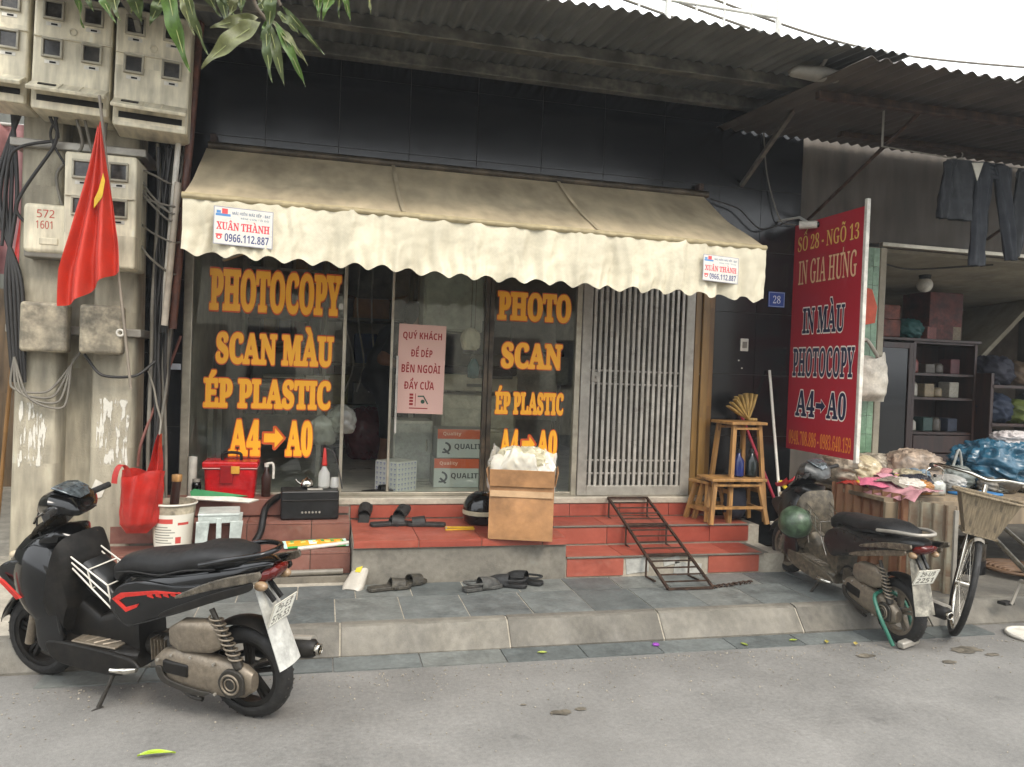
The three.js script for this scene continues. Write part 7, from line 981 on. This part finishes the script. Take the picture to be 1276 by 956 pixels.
{ // a person leaning over the counter inside, mostly behind the notice
  const o = thing('person', 'person in dark clothes leaning forward behind the paper notice', 'person', [0.72, 0.537, -1.9]);
  const J = { hip: [-0.22, 0.82, 0, 0.13], waist: [-0.18, 0.98, 0, 0.125], chest: [-0.06, 1.18, 0, 0.15], neck: [0.06, 1.3, 0, 0.06], head: [0.14, 1.4, 0.02, 0.095], crown: [0.13, 1.45, 0.02, 0.095], sL: [-0.05, 1.24, 0.17, 0.062], eL: [-0.2, 1.0, 0.24, 0.046], wL: [0.02, 0.92, 0.3, 0.032], sR: [-0.03, 1.24, -0.17, 0.062], eR: [0.0, 0.98, -0.26, 0.046], wR: [0.22, 0.92, -0.22, 0.032], hL: [-0.2, 0.8, 0.09, 0.09], kL: [-0.12, 0.46, 0.11, 0.06], aL: [-0.16, 0.08, 0.11, 0.042], hR: [-0.2, 0.8, -0.09, 0.09], kR: [0.06, 0.48, -0.1, 0.06], aR: [0.02, 0.08, -0.1, 0.042], tL: [-0.02, 0.035, 0.13, 0.034], tR: [0.16, 0.035, -0.1, 0.034] };
  const sdf = (bones, ctr, half, N) => {
    const mc = new MarchingCubes(N, new THREE.MeshStandardMaterial(), false, false, 60000); mc.isolation = 0;
    const smin = (a, b, k) => { const h = Math.max(k - Math.abs(a - b), 0) / k; return Math.min(a, b) - h * h * k * 0.25; }, p = V(), a = V(), d = V();
    for (let z = 0; z < N; z++) for (let y = 0; y < N; y++) for (let x = 0; x < N; x++) {
      const H = N / 2; p.set((x - H) / H * half + ctr[0], (y - H) / H * half + ctr[1], (z - H) / H * half + ctr[2]); let s = 9;
      for (const [A, B] of bones) { a.set(A[0], A[1], A[2]); d.set(B[0] - A[0], B[1] - A[1], B[2] - A[2]); const L = d.lengthSq() || 1, t = Math.max(0, Math.min(1, p.clone().sub(a).dot(d) / L)); s = smin(s, p.distanceTo(a.addScaledVector(d, t)) - (A[3] + (B[3] - A[3]) * t), 0.05); }
      mc.field[z * N * N + y * N + x] = -s;
    }
    mc.update(); const n = mc.count, g = new THREE.BufferGeometry(); g.setAttribute('position', new THREE.Float32BufferAttribute(mc.positionArray.slice(0, n * 3), 3)); g.setAttribute('normal', new THREE.Float32BufferAttribute(mc.normalArray.slice(0, n * 3), 3)); g.scale(half, half, half); g.translate(...ctr); g.computeVertexNormals(); return soft(clean(g));
  };
  const skin = std(0x9a6b50, 0.6), b = (...k) => k.slice(1).map((e, i) => [J[k[i]], J[e]]);
  M('body', sdf([...b('hip', 'waist', 'chest', 'neck', 'head'), ...b('sL', 'eL', 'wL'), ...b('sR', 'eR', 'wR'), ...b('chest', 'sL'), ...b('chest', 'sR'), ...b('hip', 'hL', 'kL', 'aL', 'tL'), ...b('hip', 'hR', 'kR', 'aR', 'tR')], [0, 0.76, 0], 0.85, 76), skin, o);
  const fat = (k, r) => [J[k][0], J[k][1], J[k][2], J[k][3] + r], bb = (r, ...k) => k.slice(1).map((e, i) => [fat(k[i], r), fat(e, r)]);
  M('shirt', sdf([...bb(0.016, 'hip', 'waist', 'chest'), [fat('sL', 0.016), [-0.15, 1.08, 0.22, 0.066]], [fat('sR', 0.016), [-0.01, 1.08, -0.22, 0.066]], ...bb(0.016, 'chest', 'sL'), ...bb(0.016, 'chest', 'sR')], [0, 1.0, 0], 0.5, 56), std(0x24262a, 0.85), o);
  M('trousers', sdf([...bb(0.02, 'hip', 'hL', 'kL'), ...bb(0.02, 'hip', 'hR', 'kR'), [fat('kL', 0.02), [-0.14, 0.3, 0.11, 0.068]], [fat('kR', 0.02), [0.04, 0.3, -0.1, 0.068]]], [0, 0.55, 0], 0.5, 56), std(0x17181c, 0.85), o);
  M('hair', sdf([[[0.11, 1.44, 0.02, 0.1], [0.09, 1.47, 0.02, 0.095]], [[0.07, 1.4, 0.02, 0.07], [0.08, 1.36, 0.02, 0.06]]], [0.1, 1.42, 0.02], 0.2, 30), std(0x131110, 0.6), o);
  M('face', [ball(0.012, 0.232, 1.42, 0.055), ball(0.012, 0.232, 1.42, -0.015), ball(0.018, 0.24, 1.395, 0.02, 0.8, 1.2, 0.8), ball(0.02, 0.225, 1.355, 0.02, 0.6, 0.35, 1.2)], std(0x7a4f3c, 0.6), o);
  for (const [w, q] of [['wL', 0.3], ['wR', -0.22]]) { const [x, y, z] = J[w]; const f = [[x, y, z, 0.03], [x + 0.07, y - 0.01, z, 0.028]], bones = [[f[0], f[1]]]; for (let k = 0; k < 4; k++) bones.push([[x + 0.07, y - 0.01, z - 0.03 + k * 0.02, 0.01], [x + 0.12 + (k === 1 || k === 2 ? 0.012 : 0), y - 0.02, z - 0.033 + k * 0.022, 0.009]], [[x + 0.12 + (k === 1 || k === 2 ? 0.012 : 0), y - 0.02, z - 0.033 + k * 0.022, 0.009], [x + 0.145, y - 0.045, z - 0.033 + k * 0.022, 0.008]]); bones.push([[x + 0.02, y, z + Math.sign(q) * -0.03, 0.011], [x + 0.07, y - 0.02, z + Math.sign(q) * -0.055, 0.01]]); M('hand', sdf(bones, [x + 0.06, y, z], 0.12, 40), skin, o); }
  for (const k of ['tL', 'tR']) M('sandal', rbox(0.25, 0.03, 0.09, 0.012, J[k][0] - 0.06, 0.016, J[k][2]), m.blackPlastic, o);
  const de = thing('counter_desk', 'low counter desk the leaning person rests on', 'desk', [1.02, 0.535, -2.0]); M('top', rbox(0.5, 0.03, 0.62, 0.006, 0, 0.86, 0), std(0x77705f, 0.6, 0, { map: T.wood }), de); for (const x of [-0.22, 0.22]) for (const z of [-0.28, 0.28]) M('leg', rspan(x - 0.02, x + 0.02, 0, 0.845, z - 0.02, z + 0.02, 0.004), m.dullSteel, de);
}
// ================================================================ HOUSES OPPOSITE (mirrored by the glass)
{
  const h = thing('opposite_house', 'low plastered house with dark doors across the street, mirrored in the shop glass', 'building', [1.0, 0, 11.5]);
  const w = std(0xd3cdbf, 0.9, 0, { map: T.streak, s: 0.5 }); M('wall', span(-9, 9, 0, 3.4, 0, 0.25), w, h); M('roof', box(18.4, 0.12, 2.4, 0, 3.5, 0.6, 0.12), std(0x6a3f34, 0.8), h);
  for (let k = 0; k < 5; k++) { const x = -7 + k * 3.4; M('door', rspan(x - 0.6, x + 0.6, 0.05, 2.2, -0.05, 0.02, 0.01), std(0x6a5a48, 0.6), h); const wn = M('window', rspan(x + 1.0, x + 2.0, 1.1, 2.2, -0.04, 0.02, 0.01), m.darkWood, h); M('pane', span(x + 1.06, x + 1.94, 1.16, 2.14, -0.05, -0.042), m.darkGlass, wn); }
}
scene.fog = new THREE.FogExp2(0xdfe4e8, 0.002); // thin city haze
renderer.render(scene, camera);
